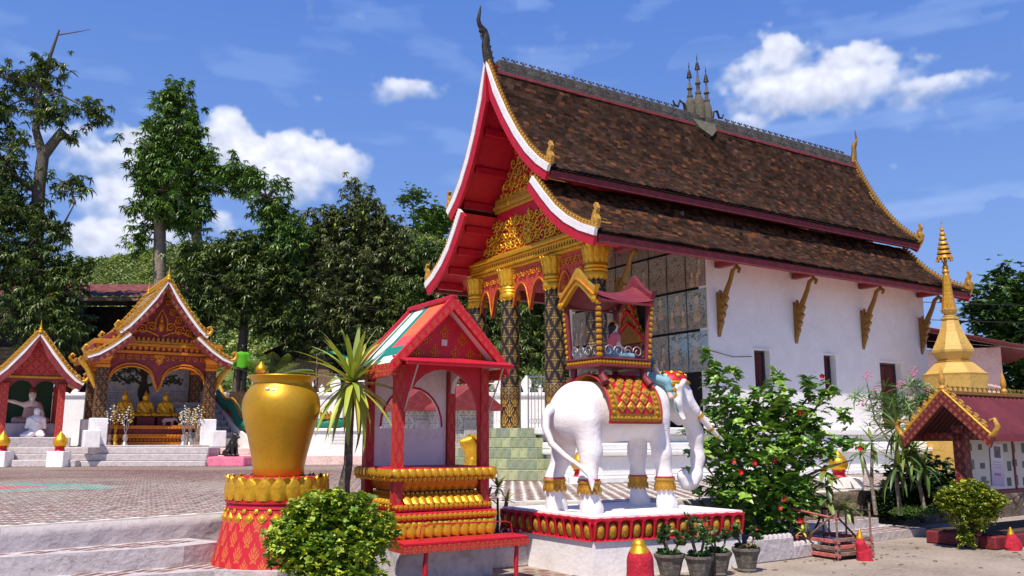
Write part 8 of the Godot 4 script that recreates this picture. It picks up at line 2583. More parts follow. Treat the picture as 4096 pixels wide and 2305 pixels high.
func notice_board():
	var o := thing("notice_board", "roofed maroon notice board with pinned photographs at the right edge", "notice board", v3(6.39, 0, -12.47), deg_to_rad(33.0))
	var b := MB.new()
	# local x runs along the board, away to the right; gable end faces -x
	b.box(v3(-0.2, 0, -0.5), v3(3.0, 0.18, 0.5), 0.02)
	obj("kerb", b, M.maroon, o)
	b = MB.new()
	b.box(v3(-0.14, 0.181, -0.44), v3(2.94, 0.2, 0.44))
	obj("bed", b, M.soil, o)
	for x in [0.06, 2.7]:
		b = MB.new()
		for f in 4:
			b.xf = Transform3D(Basis(Vector3.UP, f * PI / 2), v3(x, 0, 0))
			b.quad(v3(-0.08, 0.18, 0.08), v3(0.08, 0.18, 0.08), v3(0.08, 1.66, 0.08), v3(-0.08, 1.66, 0.08))
		obj("post", b, printed("print_maroon", 1, 9), o)
	b = MB.new()
	b.box(v3(0.16, 0.74, -0.03), v3(2.6, 1.56, 0.03), 0.006)
	var bd := obj("panel", b, M.board_white, o)
	b = MB.new()
	b.box(v3(0.14, 0.68, -0.05), v3(2.62, 0.739, 0.05), 0.008)
	b.box(v3(0.14, 1.561, -0.05), v3(2.62, 1.62, 0.05), 0.008)
	b.box(v3(1.36, 0.74, 0.031), v3(1.40, 1.56, 0.045))
	obj("frame", b, M.maroon, bd)
	for k in 30:      # snapshots pinned to the board
		var x := 0.26 + (k % 10) * 0.235 + rng.randf_range(-0.04, 0.04)
		var y := 0.86 + (k / 10) * 0.24 + rng.randf_range(-0.03, 0.03)
		if x > 0.66 and x < 1.06 and y < 1.36: continue
		b = MB.new()
		var w := rng.randf_range(0.035, 0.075)
		var hh := rng.randf_range(0.04, 0.08)
		b.box(v3(x - w, y - hh, 0.0305), v3(x + w, y + hh, 0.0335))
		var g := rng.randf_range(0.12, 0.4)
		obj("snapshot", b, mat("snap_%d" % k, Color(g, g * rng.randf_range(0.9, 1.05), g * rng.randf_range(0.9, 1.1)), 0.4), bd)
	b = MB.new()
	b.xf = Transform3D(Basis(Vector3.BACK, -0.06), Vector3.ZERO)
	b.quad(v3(0.64, 0.84, 0.038), v3(1.0, 0.84, 0.038), v3(1.0, 1.46, 0.038), v3(0.64, 1.46, 0.038))
	obj("poster", b, texmat("poster", poster_print(), 0.4), bd)
	# roof
	var run := 0.60
	var rx0 := -0.32
	var rx1 := 3.2
	for s in [-1.0, 1.0]:
		b = MB.new()
		b.sheet(func(i, j): return v3(lerpf(rx0 + 0.06, rx1, i), lerpf(1.52, 2.10, j) + 0.010 * sin(i * 3.52 * 48.0), s * lerpf(run, 0.02, j)), 160, 1)
		var sl := obj("roof_sheet", b, M.red_roof, o)
		b = MB.new()
		b.box(v3(rx0 + 0.06, 1.44, s * run - 0.02), v3(rx1, 1.54, s * run + 0.02))
		obj("eave_board", b, M.maroon, sl)
		b = MB.new()
		b.xf = Transform3D(Basis(Vector3.UP, -PI / 2), v3(rx0, 0, 0))
		b.slab(PackedVector2Array([Vector2(0, 2.14), Vector2(s * (run + 0.07), 1.48), Vector2(s * (run + 0.02), 1.36), Vector2(0, 1.96)]), -0.03, 0.03)
		obj("verge_board", b, printed("print_maroon", 8, 8), sl)
		b = MB.new()
		b.tube([v3(rx0 - 0.01, 2.17, 0), v3(rx0 - 0.01, 1.52, s * (run + 0.06))], [0.022], 6)
		obj("gilt_verge", b, M.gold_dull, sl)
		for k in 6:
			var t := (k + 0.7) / 6.6
			obj("verge_flame", crest(0.12, 0.09, 0.04), M.gold_flake, sl, Transform3D(Basis(Vector3.UP, PI / 2), v3(rx0, lerpf(2.16, 1.54, t), s * (run + 0.04) * t)))
		b = MB.new()
		b.tube([v3(rx0, 1.5, s * 0.58), v3(rx0, 1.54, s * 0.68), v3(rx0, 1.64, s * 0.74), v3(rx0, 1.74, s * 0.70), v3(rx0, 1.72, s * 0.64)], [0.03, 0.04, 0.04, 0.03, 0.02], 6)
		obj("tip_curl", b, M.gold_flake, sl)
	b = MB.new()
	b.box(v3(-0.02, 1.46, -0.5), v3(0.06, 1.56, 0.5))
	for k in b.uv.size(): b.uv[k] = Vector2(b.v[k].z * 8.0, b.v[k].y * 8.0)
	obj("tie_beam", b, M.print_maroon, o)
	b = MB.new()
	b.box(v3(rx0, 2.10, -0.05), v3(rx1, 2.16, 0.05), 0.01)
	obj("ridge", b, M.gold_old, o)
	for k in 26: obj("ridge_crest", curl_crest(0.07), M.gold_old, o, Transform3D(Basis.IDENTITY, v3(rx0 + 0.16 + k * 0.13, 2.16, 0)))
	for x in [rx0 + 0.02, 1.35, 3.1]:
		b = MB.new()
		b.lathe([Vector2(0.05, 0), Vector2(0.06, 0.04), Vector2(0.03, 0.08), Vector2(0.045, 0.14), Vector2(0.04, 0.2), Vector2(0.0, 0.36)], 8, v3(x, 2.15, 0))
		obj("finial", b, M.gold_flake, o)
	b = MB.new()
	b.tube([v3(-0.26, 0.18, 0.30), v3(0.0, 0.62, 0.06)], [0.05, 0.05], 4)
	obj("brace", b, printed("print_maroon", 2, 6), o)

func poster_print() -> ImageTexture:
	var im := Image.create(72, 112, false, Image.FORMAT_RGB8)
	for y in 112:
		im.fill_rect(Rect2i(0, y, 72, 1), Color(0.84, 0.82, 0.86).lerp(Color(0.62, 0.55, 0.72), clampf((y - 40) / 70.0, 0, 1)))
	im.fill_rect(Rect2i(0, 0, 4, 112), Color(0.2, 0.18, 0.2))
	im.fill_rect(Rect2i(24, 8, 36, 30), Color(0.34, 0.32, 0.38))
	im.fill_rect(Rect2i(34, 12, 14, 22), Color(0.2, 0.2, 0.28))
	im.fill_rect(Rect2i(36, 10, 9, 8), Color(0.6, 0.5, 0.46))
	for k in 4: im.fill_rect(Rect2i(20 + k * 9, 78, 6, 7), Color(0.40, 0.20, 0.32))
	for r in 3: im.fill_rect(Rect2i(16, 48 + r * 7, 44, 2), Color(0.6, 0.56, 0.66))
	return ImageTexture.create_from_image(im)


# ---------------------------------------------------------------- garden plants, pots and small things in front
func strap_leaf(l: float, w: float, droop: float) -> ArrayMesh:
	var key := "strap%s_%s_%s" % [l, w, droop]
	if shapes.has(key): return shapes[key]
	var b := MB.new()
	# grows along +z, lifting first and bending over; folded along the midrib
	var pt := func(t: float) -> Vector3: return v3(0, -droop * l * t * t * 0.5, l * t * (1.0 - 0.12 * droop * t))
	for s in [-1.0, 1.0]:
		b.sheet(func(i, j):
			var p: Vector3 = pt.call(j)
			var ww: float = w * 0.5 * (sin(PI * clampf(0.18 + 0.82 * j, 0, 1)) ** 0.7 if j < 0.99 else 0.0)
			return p + v3(s * ww * (i if s > 0 else 1.0 - i), 0.28 * ww * (i if s > 0 else 1.0 - i), 0) * 1.0
		, 1, 7)
	shapes[key] = b.mesh()
	return shapes[key]

func rosette(o: Node, c: Vector3, count: int, l: float, w: float, lo: float, hi: float, cols: Array, called := "leaf"):
	for k in count:
		var t := float(k) / count
		var el := lerpf(lo, hi, t) + rng.randf_range(-0.12, 0.12)
		var a := k * 2.399 + rng.randf_range(-0.2, 0.2)
		var droop: float = [0.25, 0.5, 0.8][rng.randi() % 3] if el > 0.2 else [0.5, 0.9][rng.randi() % 2]
		var s := rng.randf_range(0.8, 1.1)
		obj(called, strap_leaf(l, w, droop), M[cols[rng.randi() % cols.size()]], o, Transform3D((Basis(Vector3.UP, a) * Basis(Vector3.RIGHT, -el)).scaled(v3(s, s, s)), c + v3(0, 0.03 * t, 0)))

func leafy(called: String, label: String, category: String, foot: Vector3, stems: Array, blobs: Array, leaf: ArrayMesh, t0: Color, t1: Color, size: float, bark: Material, group := "", share := 1.0) -> Node3D:
	var o := thing(called, label, category, foot, 0.0, group)
	var b := MB.new()
	for s in stems: limb(b, s[0], s[1], s[2])
	obj("stem", b, bark, o)
	var where := []
	var tints := []
	for bl in blobs:
		for k in int(bl[2] * share):
			var d := Vector3(rng.randfn(), rng.randfn(), rng.randfn()).normalized() * pow(rng.randf(), 0.4)
			var p: Vector3 = bl[0] + d * Vector3(bl[1]) * rng.randf_range(0.88, 1.1)
			if p.y + foot.y < 0.03: continue
			var s := size * rng.randf_range(0.55, 1.35)
			where.append(Transform3D((Basis(Vector3.UP, rng.randf() * TAU) * Basis(Vector3.RIGHT, rng.randf_range(-0.8, 0.8))).scaled(v3(s, s, s)), p))
			tints.append(t0.lerp(t1, pow(rng.randf(), 1.4)) * rng.randf_range(0.8, 1.25))
	many("foliage", leaf, M.leaves, where, tints, o)
	return o

func leafmat(called: String, c: Color, back := Color(0.4, 0.42, 0.1)):
	var m := mat(called, c.linear_to_srgb(), 0.45)
	m.backlight_enabled = true
	m.backlight = back

func hibiscus_flower() -> ArrayMesh:
	if shapes.has("hib"): return shapes.hib
	var b := MB.new()
	for k in 5:
		b.xf = Transform3D(Basis(Vector3.BACK, TAU * k / 5.0) * Basis(Vector3.RIGHT, 0.55), Vector3.ZERO)
		b.sheet(func(i, j):
			var s: float = i * 2.0 - 1.0
			return v3(s * 0.036 * sin(PI * (0.15 + 0.75 * j)), j * 0.062, 0.012 * s * s + 0.006 * sin(i * 9.0) * j)
		, 4, 4)
	shapes.hib = b.mesh()
	return shapes.hib

func plants():
	leafmat("yucca_a", Color(0.24, 0.32, 0.04)); leafmat("yucca_b", Color(0.34, 0.40, 0.055)); leafmat("yucca_c", Color(0.50, 0.46, 0.06)); leafmat("yucca_d", Color(0.15, 0.22, 0.03))
	leafmat("drac_a", Color(0.045, 0.10, 0.025)); leafmat("drac_b", Color(0.08, 0.16, 0.035)); leafmat("drac_c", Color(0.16, 0.22, 0.05)); leafmat("bronze_leaf", Color(0.16, 0.13, 0.03)); leafmat("bronze_leaf_b", Color(0.10, 0.10, 0.025))
	var tiny := spray(21, 9, 0.062, 0.014, 0.25, 0.35)
	var mid := spray(22, 8, 0.095, 0.024, 0.3, 0.3)
	var twig := spray(23, 7, 0.075, 0.02, 0.3, 0.5)
	# clipped round bush in front
	var bs := [[v3(0, 0.52, 0), v3(0.5, 0.32, 0.45), 900], [v3(-0.28, 0.52, 0.1), v3(0.32, 0.28, 0.3), 420], [v3(0.02, 0.80, 0.0), v3(0.36, 0.20, 0.32), 460], [v3(0.38, 0.62, 0.02), v3(0.28, 0.24, 0.28), 360], [v3(0.12, 0.28, 0.2), v3(0.46, 0.26, 0.36), 520], [v3(0.3, 0.15, 0.2), v3(0.3, 0.2, 0.3), 240], [v3(-0.05, 0.08, 0.15), v3(0.4, 0.18, 0.3), 220]]
	for k in 16:
		var a := k * 2.4
		var e := rng.randf_range(-0.1, 1.2)
		bs.append([v3(cos(a) * cos(e) * 0.52 + 0.03, 0.5 + sin(e) * 0.46, sin(a) * cos(e) * 0.46), v3(0.09, 0.08, 0.09), 26])
	leafy("round_bush", "round clipped bush with small bright green leaves in front of the red pedestal", "bush", v3(-1.72, 0.0, -8.35), [[[v3(0, 0, 0), v3(0.02, 0.3, 0), v3(-0.1, 0.6, 0)], 0.035, 0.012], [[v3(0.02, 0.1, 0), v3(0.2, 0.4, 0.05), v3(0.3, 0.65, 0)], 0.025, 0.01], [[v3(0, 0.15, 0), v3(-0.2, 0.4, 0.1)], 0.02, 0.01]], bs, tiny, Color(0.10, 0.21, 0.02), Color(0.46, 0.53, 0.05), 1.0, M.bark)
	# cordyline with strap leaves between jar and shrine
	var y := thing("strap_leaf_palm", "slender-trunked plant with yellow-green strap leaves between jar and shrine", "plant", v3(-1.80, 0.2, -9.62))
	var b := MB.new()
	b.tube([v3(-0.02, 0, 0), v3(-0.02, 0.35, 0), v3(-0.04, 0.62, 0), v3(-0.035, 0.8, 0.0), v3(0.0, 1.0, 0), v3(0.0, 1.3, 0), v3(0.02, 1.86, 0)], [0.075, 0.07, 0.072, 0.062, 0.05, 0.045, 0.035], 10)
	obj("trunk", b, M.bark, y)
	rosette(y, v3(0.02, 1.88, 0), 62, 0.74, 0.066, -1.0, 1.45, ["yucca_a", "yucca_b", "yucca_c", "yucca_a", "yucca_d"])
	# hibiscus
	var hb := leafy("hibiscus_bush", "tall loose hibiscus bush with red flowers right of the elephant", "bush", v3(3.30, 0.05, -11.9), [[[v3(0, 0, 0), v3(-0.1, 0.8, 0), v3(-0.35, 1.5, 0), v3(-0.5, 2.4, 0)], 0.05, 0.012], [[v3(0.02, 0.1, 0), v3(0.3, 0.9, 0), v3(0.7, 1.6, 0), v3(1.1, 2.15, 0)], 0.04, 0.01], [[v3(0, 0.1, 0.05), v3(0.1, 1.0, 0.1), v3(0.15, 1.9, 0)], 0.04, 0.012], [[v3(0, 0.2, 0), v3(-0.4, 0.7, 0.1), v3(-0.8, 1.2, 0.1)], 0.03, 0.01], [[v3(0.2, 0.7, 0), v3(0.8, 1.0, 0.1), v3(1.3, 1.15, 0.1)], 0.025, 0.008]],
		[[v3(-0.45, 1.95, 0), v3(0.22, 0.55, 0.25), 110], [v3(-0.55, 2.4, 0), v3(0.12, 0.22, 0.14), 26], [v3(-0.2, 1.65, 0), v3(0.5, 0.4, 0.4), 210], [v3(0.2, 1.9, 0.05), v3(0.35, 0.35, 0.3), 130], [v3(0.62, 1.75, 0), v3(0.4, 0.3, 0.3), 140], [v3(1.0, 2.05, 0.0), v3(0.2, 0.28, 0.2), 45], [v3(0.1, 1.2, 0.1), v3(0.75, 0.42, 0.5), 420], [v3(-0.55, 1.25, 0.1), v3(0.4, 0.3, 0.35), 140], [v3(0.65, 1.3, 0.1), v3(0.45, 0.3, 0.4), 200], [v3(1.2, 1.34, 0.1), v3(0.3, 0.12, 0.22), 46], [v3(0.0, 0.75, 0.15), v3(0.7, 0.4, 0.45), 380], [v3(0.45, 0.7, 0.1), v3(0.45, 0.35, 0.4), 220], [v3(-0.5, 0.72, 0.15), v3(0.4, 0.25, 0.3), 110], [v3(0.1, 0.35, 0.1), v3(0.5, 0.25, 0.35), 190], [v3(0.55, 1.55, 0), v3(0.5, 0.3, 0.3), 120], [v3(-0.62, 2.58, 0), v3(0.06, 0.16, 0.06), 16], [v3(-0.25, 2.2, 0.1), v3(0.07, 0.2, 0.07), 20], [v3(0.35, 2.25, 0.0), v3(0.08, 0.16, 0.08), 18], [v3(0.75, 2.1, 0.1), v3(0.08, 0.18, 0.08), 20], [v3(-0.85, 1.5, 0.1), v3(0.14, 0.1, 0.1), 18], [v3(-0.9, 1.0, 0.15), v3(0.14, 0.08, 0.1), 14], [v3(1.2, 1.7, 0.1), v3(0.1, 0.16, 0.1), 18]],
		mid, Color(0.06, 0.17, 0.026), Color(0.28, 0.44, 0.055), 1.1, M.bark_pale, "", 0.62)
	for q in [[-0.42, 1.13, 0.55], [-0.16, 1.12, 0.62], [-0.34, 1.0, 0.6], [0.13, 1.15, 0.6], [0.76, 1.0, 0.5], [0.22, 0.66, 0.6], [0.13, 0.55, 0.62], [0.44, 0.38, 0.5], [0.55, 1.78, 0.35], [0.66, 1.8, 0.32], [0.98, 2.28, 0.12], [1.36, 1.3, 0.3]]:
		var fl := obj("flower", hibiscus_flower(), M.petal_red, hb, Transform3D(Basis(Vector3.UP, rng.randf_range(-0.9, 0.6)) * Basis(Vector3.RIGHT, rng.randf_range(-0.4, 0.5)), v3(q[0], q[1], q[2] - 0.08)))
		fl.scale = v3(0.72, 0.72, 0.72)
		b = MB.new()
		b.tube([v3(0, 0, 0.005), v3(0, 0.005, 0.06)], [0.005, 0.004], 5)
		obj("stamen", b, M.stamen, fl)
	# soil bed with white scalloped edging round it
	b = MB.new()
	b.plan([Vector2(2.85, -10.75), Vector2(3.75, -11.35), Vector2(4.6, -11.95), Vector2(4.3, -12.6), Vector2(2.9, -12.3), Vector2(2.2, -11.5)], -0.03, 0.06)
	struct_("planting_bed", b, M.soil, "dark soil bed round the hibiscus")
	b = MB.new()
	b.plan([Vector2(-0.45, -10.3), Vector2(0.1, -10.6), Vector2(0.55, -11.0), Vector2(0.2, -11.8), Vector2(-0.9, -11.2)], -0.03, 0.12)
	struct_("planting_bed", b, M.soil, "dark soil bed between the red shrine and the elephant platform")
	edging(Vector2(2.86, -10.72), Vector2(3.5, -11.15), 0.28, "white scalloped bed edging right of the elephant platform")
	edging(Vector2(3.5, -11.16), Vector2(3.95, -11.5), 0.17, "lower white bed edging behind the plank planter")
	edging(Vector2(-0.42, -10.22), Vector2(0.22, -10.62), 0.24, "white scalloped bed edging between the bench and the elephant platform")
	# periwinkle and bronze cordyline in the bed
	var pw := leafy("periwinkle", "low green plant with tiny pink flowers beside the bench", "plant", v3(0.02, 0.12, -10.72), [[[v3(0, 0, 0), v3(0.05, 0.2, 0)], 0.01, 0.005]], [[v3(-0.05, 0.14, 0), v3(0.22, 0.12, 0.12), 110], [v3(0.25, 0.1, 0.02), v3(0.16, 0.11, 0.12), 70]], twig, Color(0.04, 0.11, 0.02), Color(0.11, 0.22, 0.05), 0.85, M.bark)
	for k in 7:
		b = MB.new()
		b.ball(Vector3.ZERO, v3(0.02, 0.02, 0.008), 6, 3)
		obj("flower", b, M.petal_pink, pw, at(v3(rng.randf_range(-0.2, 0.25), rng.randf_range(0.2, 0.3), 0.12)))
	var bc := thing("bronze_cordyline", "small bronze-leaved plant between the red shrine and the elephant", "plant", v3(-0.18, 0.12, -11.1))
	b = MB.new()
	for q in [[0.0, 0.0], [0.09, 0.05], [-0.09, 0.02]]: b.tube([v3(0, 0, 0), v3(q[0] * 0.7, 0.35, q[1]), v3(q[0] * 1.2, 0.62, q[1])], [0.022, 0.018, 0.014], 6)
	obj("stem", b, M.bark, bc)
	for q in [[0.0, 0.74, 15], [0.12, 0.58, 10], [-0.12, 0.6, 10]]: rosette(bc, v3(q[0], q[1], 0.03), q[2], 0.2, 0.042, -0.2, 1.35, ["bronze_leaf", "bronze_leaf_b", "drac_c"])
	pots_and_stones()
	# sapling and plank planter on the right
	planter()
	# dracaenas by the notice board
	for q in [[v3(6.15, 0.28, -14.0), [v3(0, 0, 0), v3(-0.03, 0.7, 0), v3(0.06, 1.35, 0)], 40, 0.62, "leaning dracaena with long dark leaves left of the notice board", [[v3(0.06, 1.36, 0), 30], [v3(0.1, 0.95, 0.08), 22], [v3(-0.02, 0.75, 0.1), 18]]], [v3(6.5, 0.28, -13.9), [v3(0, 0, 0), v3(-0.06, 0.5, 0), v3(-0.12, 0.95, 0)], 26, 0.45, "pale-stemmed dracaena in front of the notice board post", [[v3(-0.12, 0.97, 0), 24], [v3(-0.02, 0.75, 0.1), 16]]], [v3(5.8, 0.28, -14.1), [v3(0, 0, 0), v3(-0.03, 0.5, 0), v3(0.02, 1.1, 0)], 0, 0.4, "thin forked grey stem with drooping leaves beside the stone wall", [[v3(0.02, 1.12, 0), 12], [v3(-0.2, 0.95, 0.05), 10]]]]:
		var d := thing("dracaena", q[4], "plant", q[0], 0.0, "dracaenas by the notice board")
		b = MB.new()
		limb(b, q[1], 0.035, 0.022)
		for r in q[5]: limb(b, [q[1][1], r[0]], 0.022, 0.014)
		obj("stem", b, M.bark_pale, d)
		for r in q[5]: rosette(d, r[0], r[1], q[3], 0.055, -0.9, 1.3, ["drac_a", "drac_b", "drac_b", "drac_c"])
	leafy("shrubbery", "dark leafy shrub filling the gap beside the notice board", "bush", v3(6.65, 0.2, -14.5), [[[v3(0, 0, 0), v3(0.1, 0.5, 0)], 0.02, 0.01]], [[v3(0.0, 0.55, 0), v3(0.6, 0.5, 0.4), 360], [v3(0.6, 0.5, -0.2), v3(0.5, 0.45, 0.35), 240], [v3(-0.4, 0.2, 0.1), v3(0.5, 0.25, 0.3), 160]], mid, Color(0.016, 0.045, 0.012), Color(0.06, 0.12, 0.03), 1.1, M.bark)
	var gr := leafy("grass_tuft", "green grass tufts growing above the right steps", "plant", v3(6.35, 0.26, -13.75), [[[v3(0, 0, 0), v3(0.0, 0.05, 0)], 0.01, 0.005]], [[v3(0.0, 0.08, 0), v3(0.5, 0.07, 0.12), 120]], spray(31, 9, 0.16, 0.006, 0.5, 0.8), Color(0.05, 0.11, 0.02), Color(0.12, 0.2, 0.04), 0.8, M.bark)
	gr.set_meta("category", "grass")
	# bright round bush in front of the board
	leafy("round_bush", "round yellow-green bush in front of the notice board", "bush", v3(6.28, 0.0, -12.15), [[[v3(0, 0, 0), v3(-0.05, 0.3, 0), v3(-0.1, 0.6, 0)], 0.03, 0.012], [[v3(0.05, 0, 0), v3(0.15, 0.4, 0)], 0.022, 0.01], [[v3(-0.04, 0, 0), v3(-0.16, 0.4, 0.05)], 0.02, 0.01]], [[v3(0.05, 0.64, 0), v3(0.42, 0.27, 0.34), 800], [v3(-0.25, 0.62, 0.05), v3(0.22, 0.2, 0.2), 240], [v3(0.3, 0.6, 0.0), v3(0.24, 0.2, 0.2), 220], [v3(0.02, 0.42, 0.05), v3(0.34, 0.18, 0.26), 230], [v3(-0.12, 0.14, 0.1), v3(0.14, 0.14, 0.1), 70]], tiny, Color(0.12, 0.18, 0.014), Color(0.34, 0.38, 0.03), 0.85, M.bark)
	# feathery poinciana with pale pink flower spikes
	var po := leafy("peacock_flower", "feathery shrub with pale pink flower clusters before the temple door", "bush", v3(6.6, 0.3, -14.6), [[[v3(0, 0, 0), v3(0.0, 0.9, 0), v3(0.1, 1.6, 0)], 0.03, 0.012], [[v3(0, 0.6, 0), v3(-0.5, 1.5, 0), v3(-0.6, 2.2, 0)], 0.02, 0.006], [[v3(0, 0.8, 0), v3(0.3, 1.6, 0), v3(0.2, 2.3, 0)], 0.02, 0.006]], [[v3(0.0, 1.55, 0), v3(0.75, 0.36, 0.35), 62], [v3(0.2, 1.9, 0), v3(0.5, 0.28, 0.3), 36], [v3(-0.5, 1.8, 0), v3(0.45, 0.2, 0.25), 18], [v3(0.55, 1.65, 0), v3(0.45, 0.3, 0.3), 30]], spray(33, 14, 0.26, 0.012, 0.35, 0.15), Color(0.09, 0.19, 0.05), Color(0.20, 0.32, 0.10), 0.9, M.bark_pale)
	for q in [[-0.62, 2.2], [-0.5, 1.95], [0.18, 2.28], [-0.05, 2.1], [0.42, 2.0], [-0.75, 1.8], [0.1, 1.75]]:
		b = MB.new()
		for k in 14: b.ball(v3(rng.randf_range(-0.07, 0.07), rng.randf_range(-0.09, 0.09), rng.randf_range(-0.05, 0.05)), v3(0.016, 0.013, 0.016), 5, 3)
		obj("flower", b, M.petal_pink, po, at(v3(q[0], q[1], 0.1))).set_meta("kind", "stuff")
	# dry leaves blown over the yard
	var dry := MB.new()
	dry.sheet(func(i, j): return v3((i * 2.0 - 1.0) * 0.018 * sin(PI * (0.08 + 0.84 * j)), 0.006 + 0.012 * (i * 2.0 - 1.0) ** 2 + 0.006 * sin(j * 5.0), (j - 0.5) * 0.085), 2, 4)
	var where := []
	var tints := []
	for k in 210:
		var p := v3(rng.randf_range(1.5, 8.0), 0.002, rng.randf_range(-14.5, -8.6))
		if k % 3 == 0: p = v3(rng.randf_range(3.0, 5.2), 0.002, rng.randf_range(-12.2, -10.6))
		if k % 4 == 1: p = v3(rng.randf_range(-9.0, 2.0), T + 0.004, rng.randf_range(-24.0, -11.8))
		if p.y < 0.1 and (p.z < edge_z(p.x) + 0.4 or (p.x < 2.8 and p.z > -12.0 and p.z < -9.4 and p.x - 0.87 < (p.z + 9.56) * -2.1 + 0.1)): continue
		where.append(Transform3D(Basis(Vector3.UP, rng.randf() * TAU).scaled(Vector3.ONE * rng.randf_range(0.35, 0.8)), p))
		tints.append(Color(0.16, 0.10, 0.05).lerp(Color(0.30, 0.22, 0.10), rng.randf()))
	tag(many("fallen_leaves", dry.mesh(), M.wood_leaf, where, tints, null), "dry brown fallen leaves scattered over the yard", "leaves", "", "stuff")
	# young coconut palm behind the jar
	var pm := thing("young_palm", "young feathery palm behind the far wall left of the jar", "palm", v3(-9.05, 3.1, -32.2))
	b = MB.new()
	b.tube([v3(0, 0, 0), v3(0, 0.5, 0)], [0.14, 0.1], 8)
	obj("trunk", b, M.bark_pale, pm)
	for k in 11:
		var a := k * 2.4
		var el: float = [1.2, 0.9, 0.65, 1.05][k % 4]
		var ln := rng.randf_range(1.7, 2.4)
		var f := MB.new()
		var rib := []
		for j in 9:
			var t := j / 8.0
			rib.append(v3(0, sin(el) * ln * t - 0.75 * ln * t * t * 0.5, cos(el) * ln * t))
		f.tube(rib, [0.02, 0.018, 0.016, 0.014, 0.012, 0.01, 0.008, 0.006, 0.003], 4)
		for j in 44:
			var t := 0.12 + 0.86 * j / 43.0
			var i0 := mini(int(t * 8.0), 7)
			var p: Vector3 = rib[i0].lerp(rib[i0 + 1], t * 8.0 - i0)
			var wl := 0.42 * sin(PI * (0.2 + 0.72 * t))
			for s in [-1.0, 1.0]:
				var tip: Vector3 = p + v3(s * wl, -0.10 * wl - 0.06, wl * 0.55)
				f.tri(p + v3(0, 0, -0.016), tip, p + v3(0, 0.006, 0.016))
		obj("frond", f, M[["drac_b", "drac_c", "drac_b"][k % 3]], pm, at(v3(0, 0.45, 0), a))

func edging(a: Vector2, c: Vector2, hh: float, label: String):
	var o := thing("bed_edging", label, "edging", v3(a.x, 0, a.y), atan2(-(c - a).y, (c - a).x), "white bed edgings")
	var l := a.distance_to(c)
	var b := MB.new()
	b.box(v3(0, 0, -0.05), v3(l, hh, 0.05), 0.015)
	obj("kerb", b, M.white_worn, o)
	var n := int(l / 0.085)
	for k in n:
		b = MB.new()
		b.ball(v3((k + 0.5) * l / n, hh - 0.005, 0), v3(0.04, 0.045, 0.05), 7, 5)
		obj("scallop", b, M.white_worn, o)

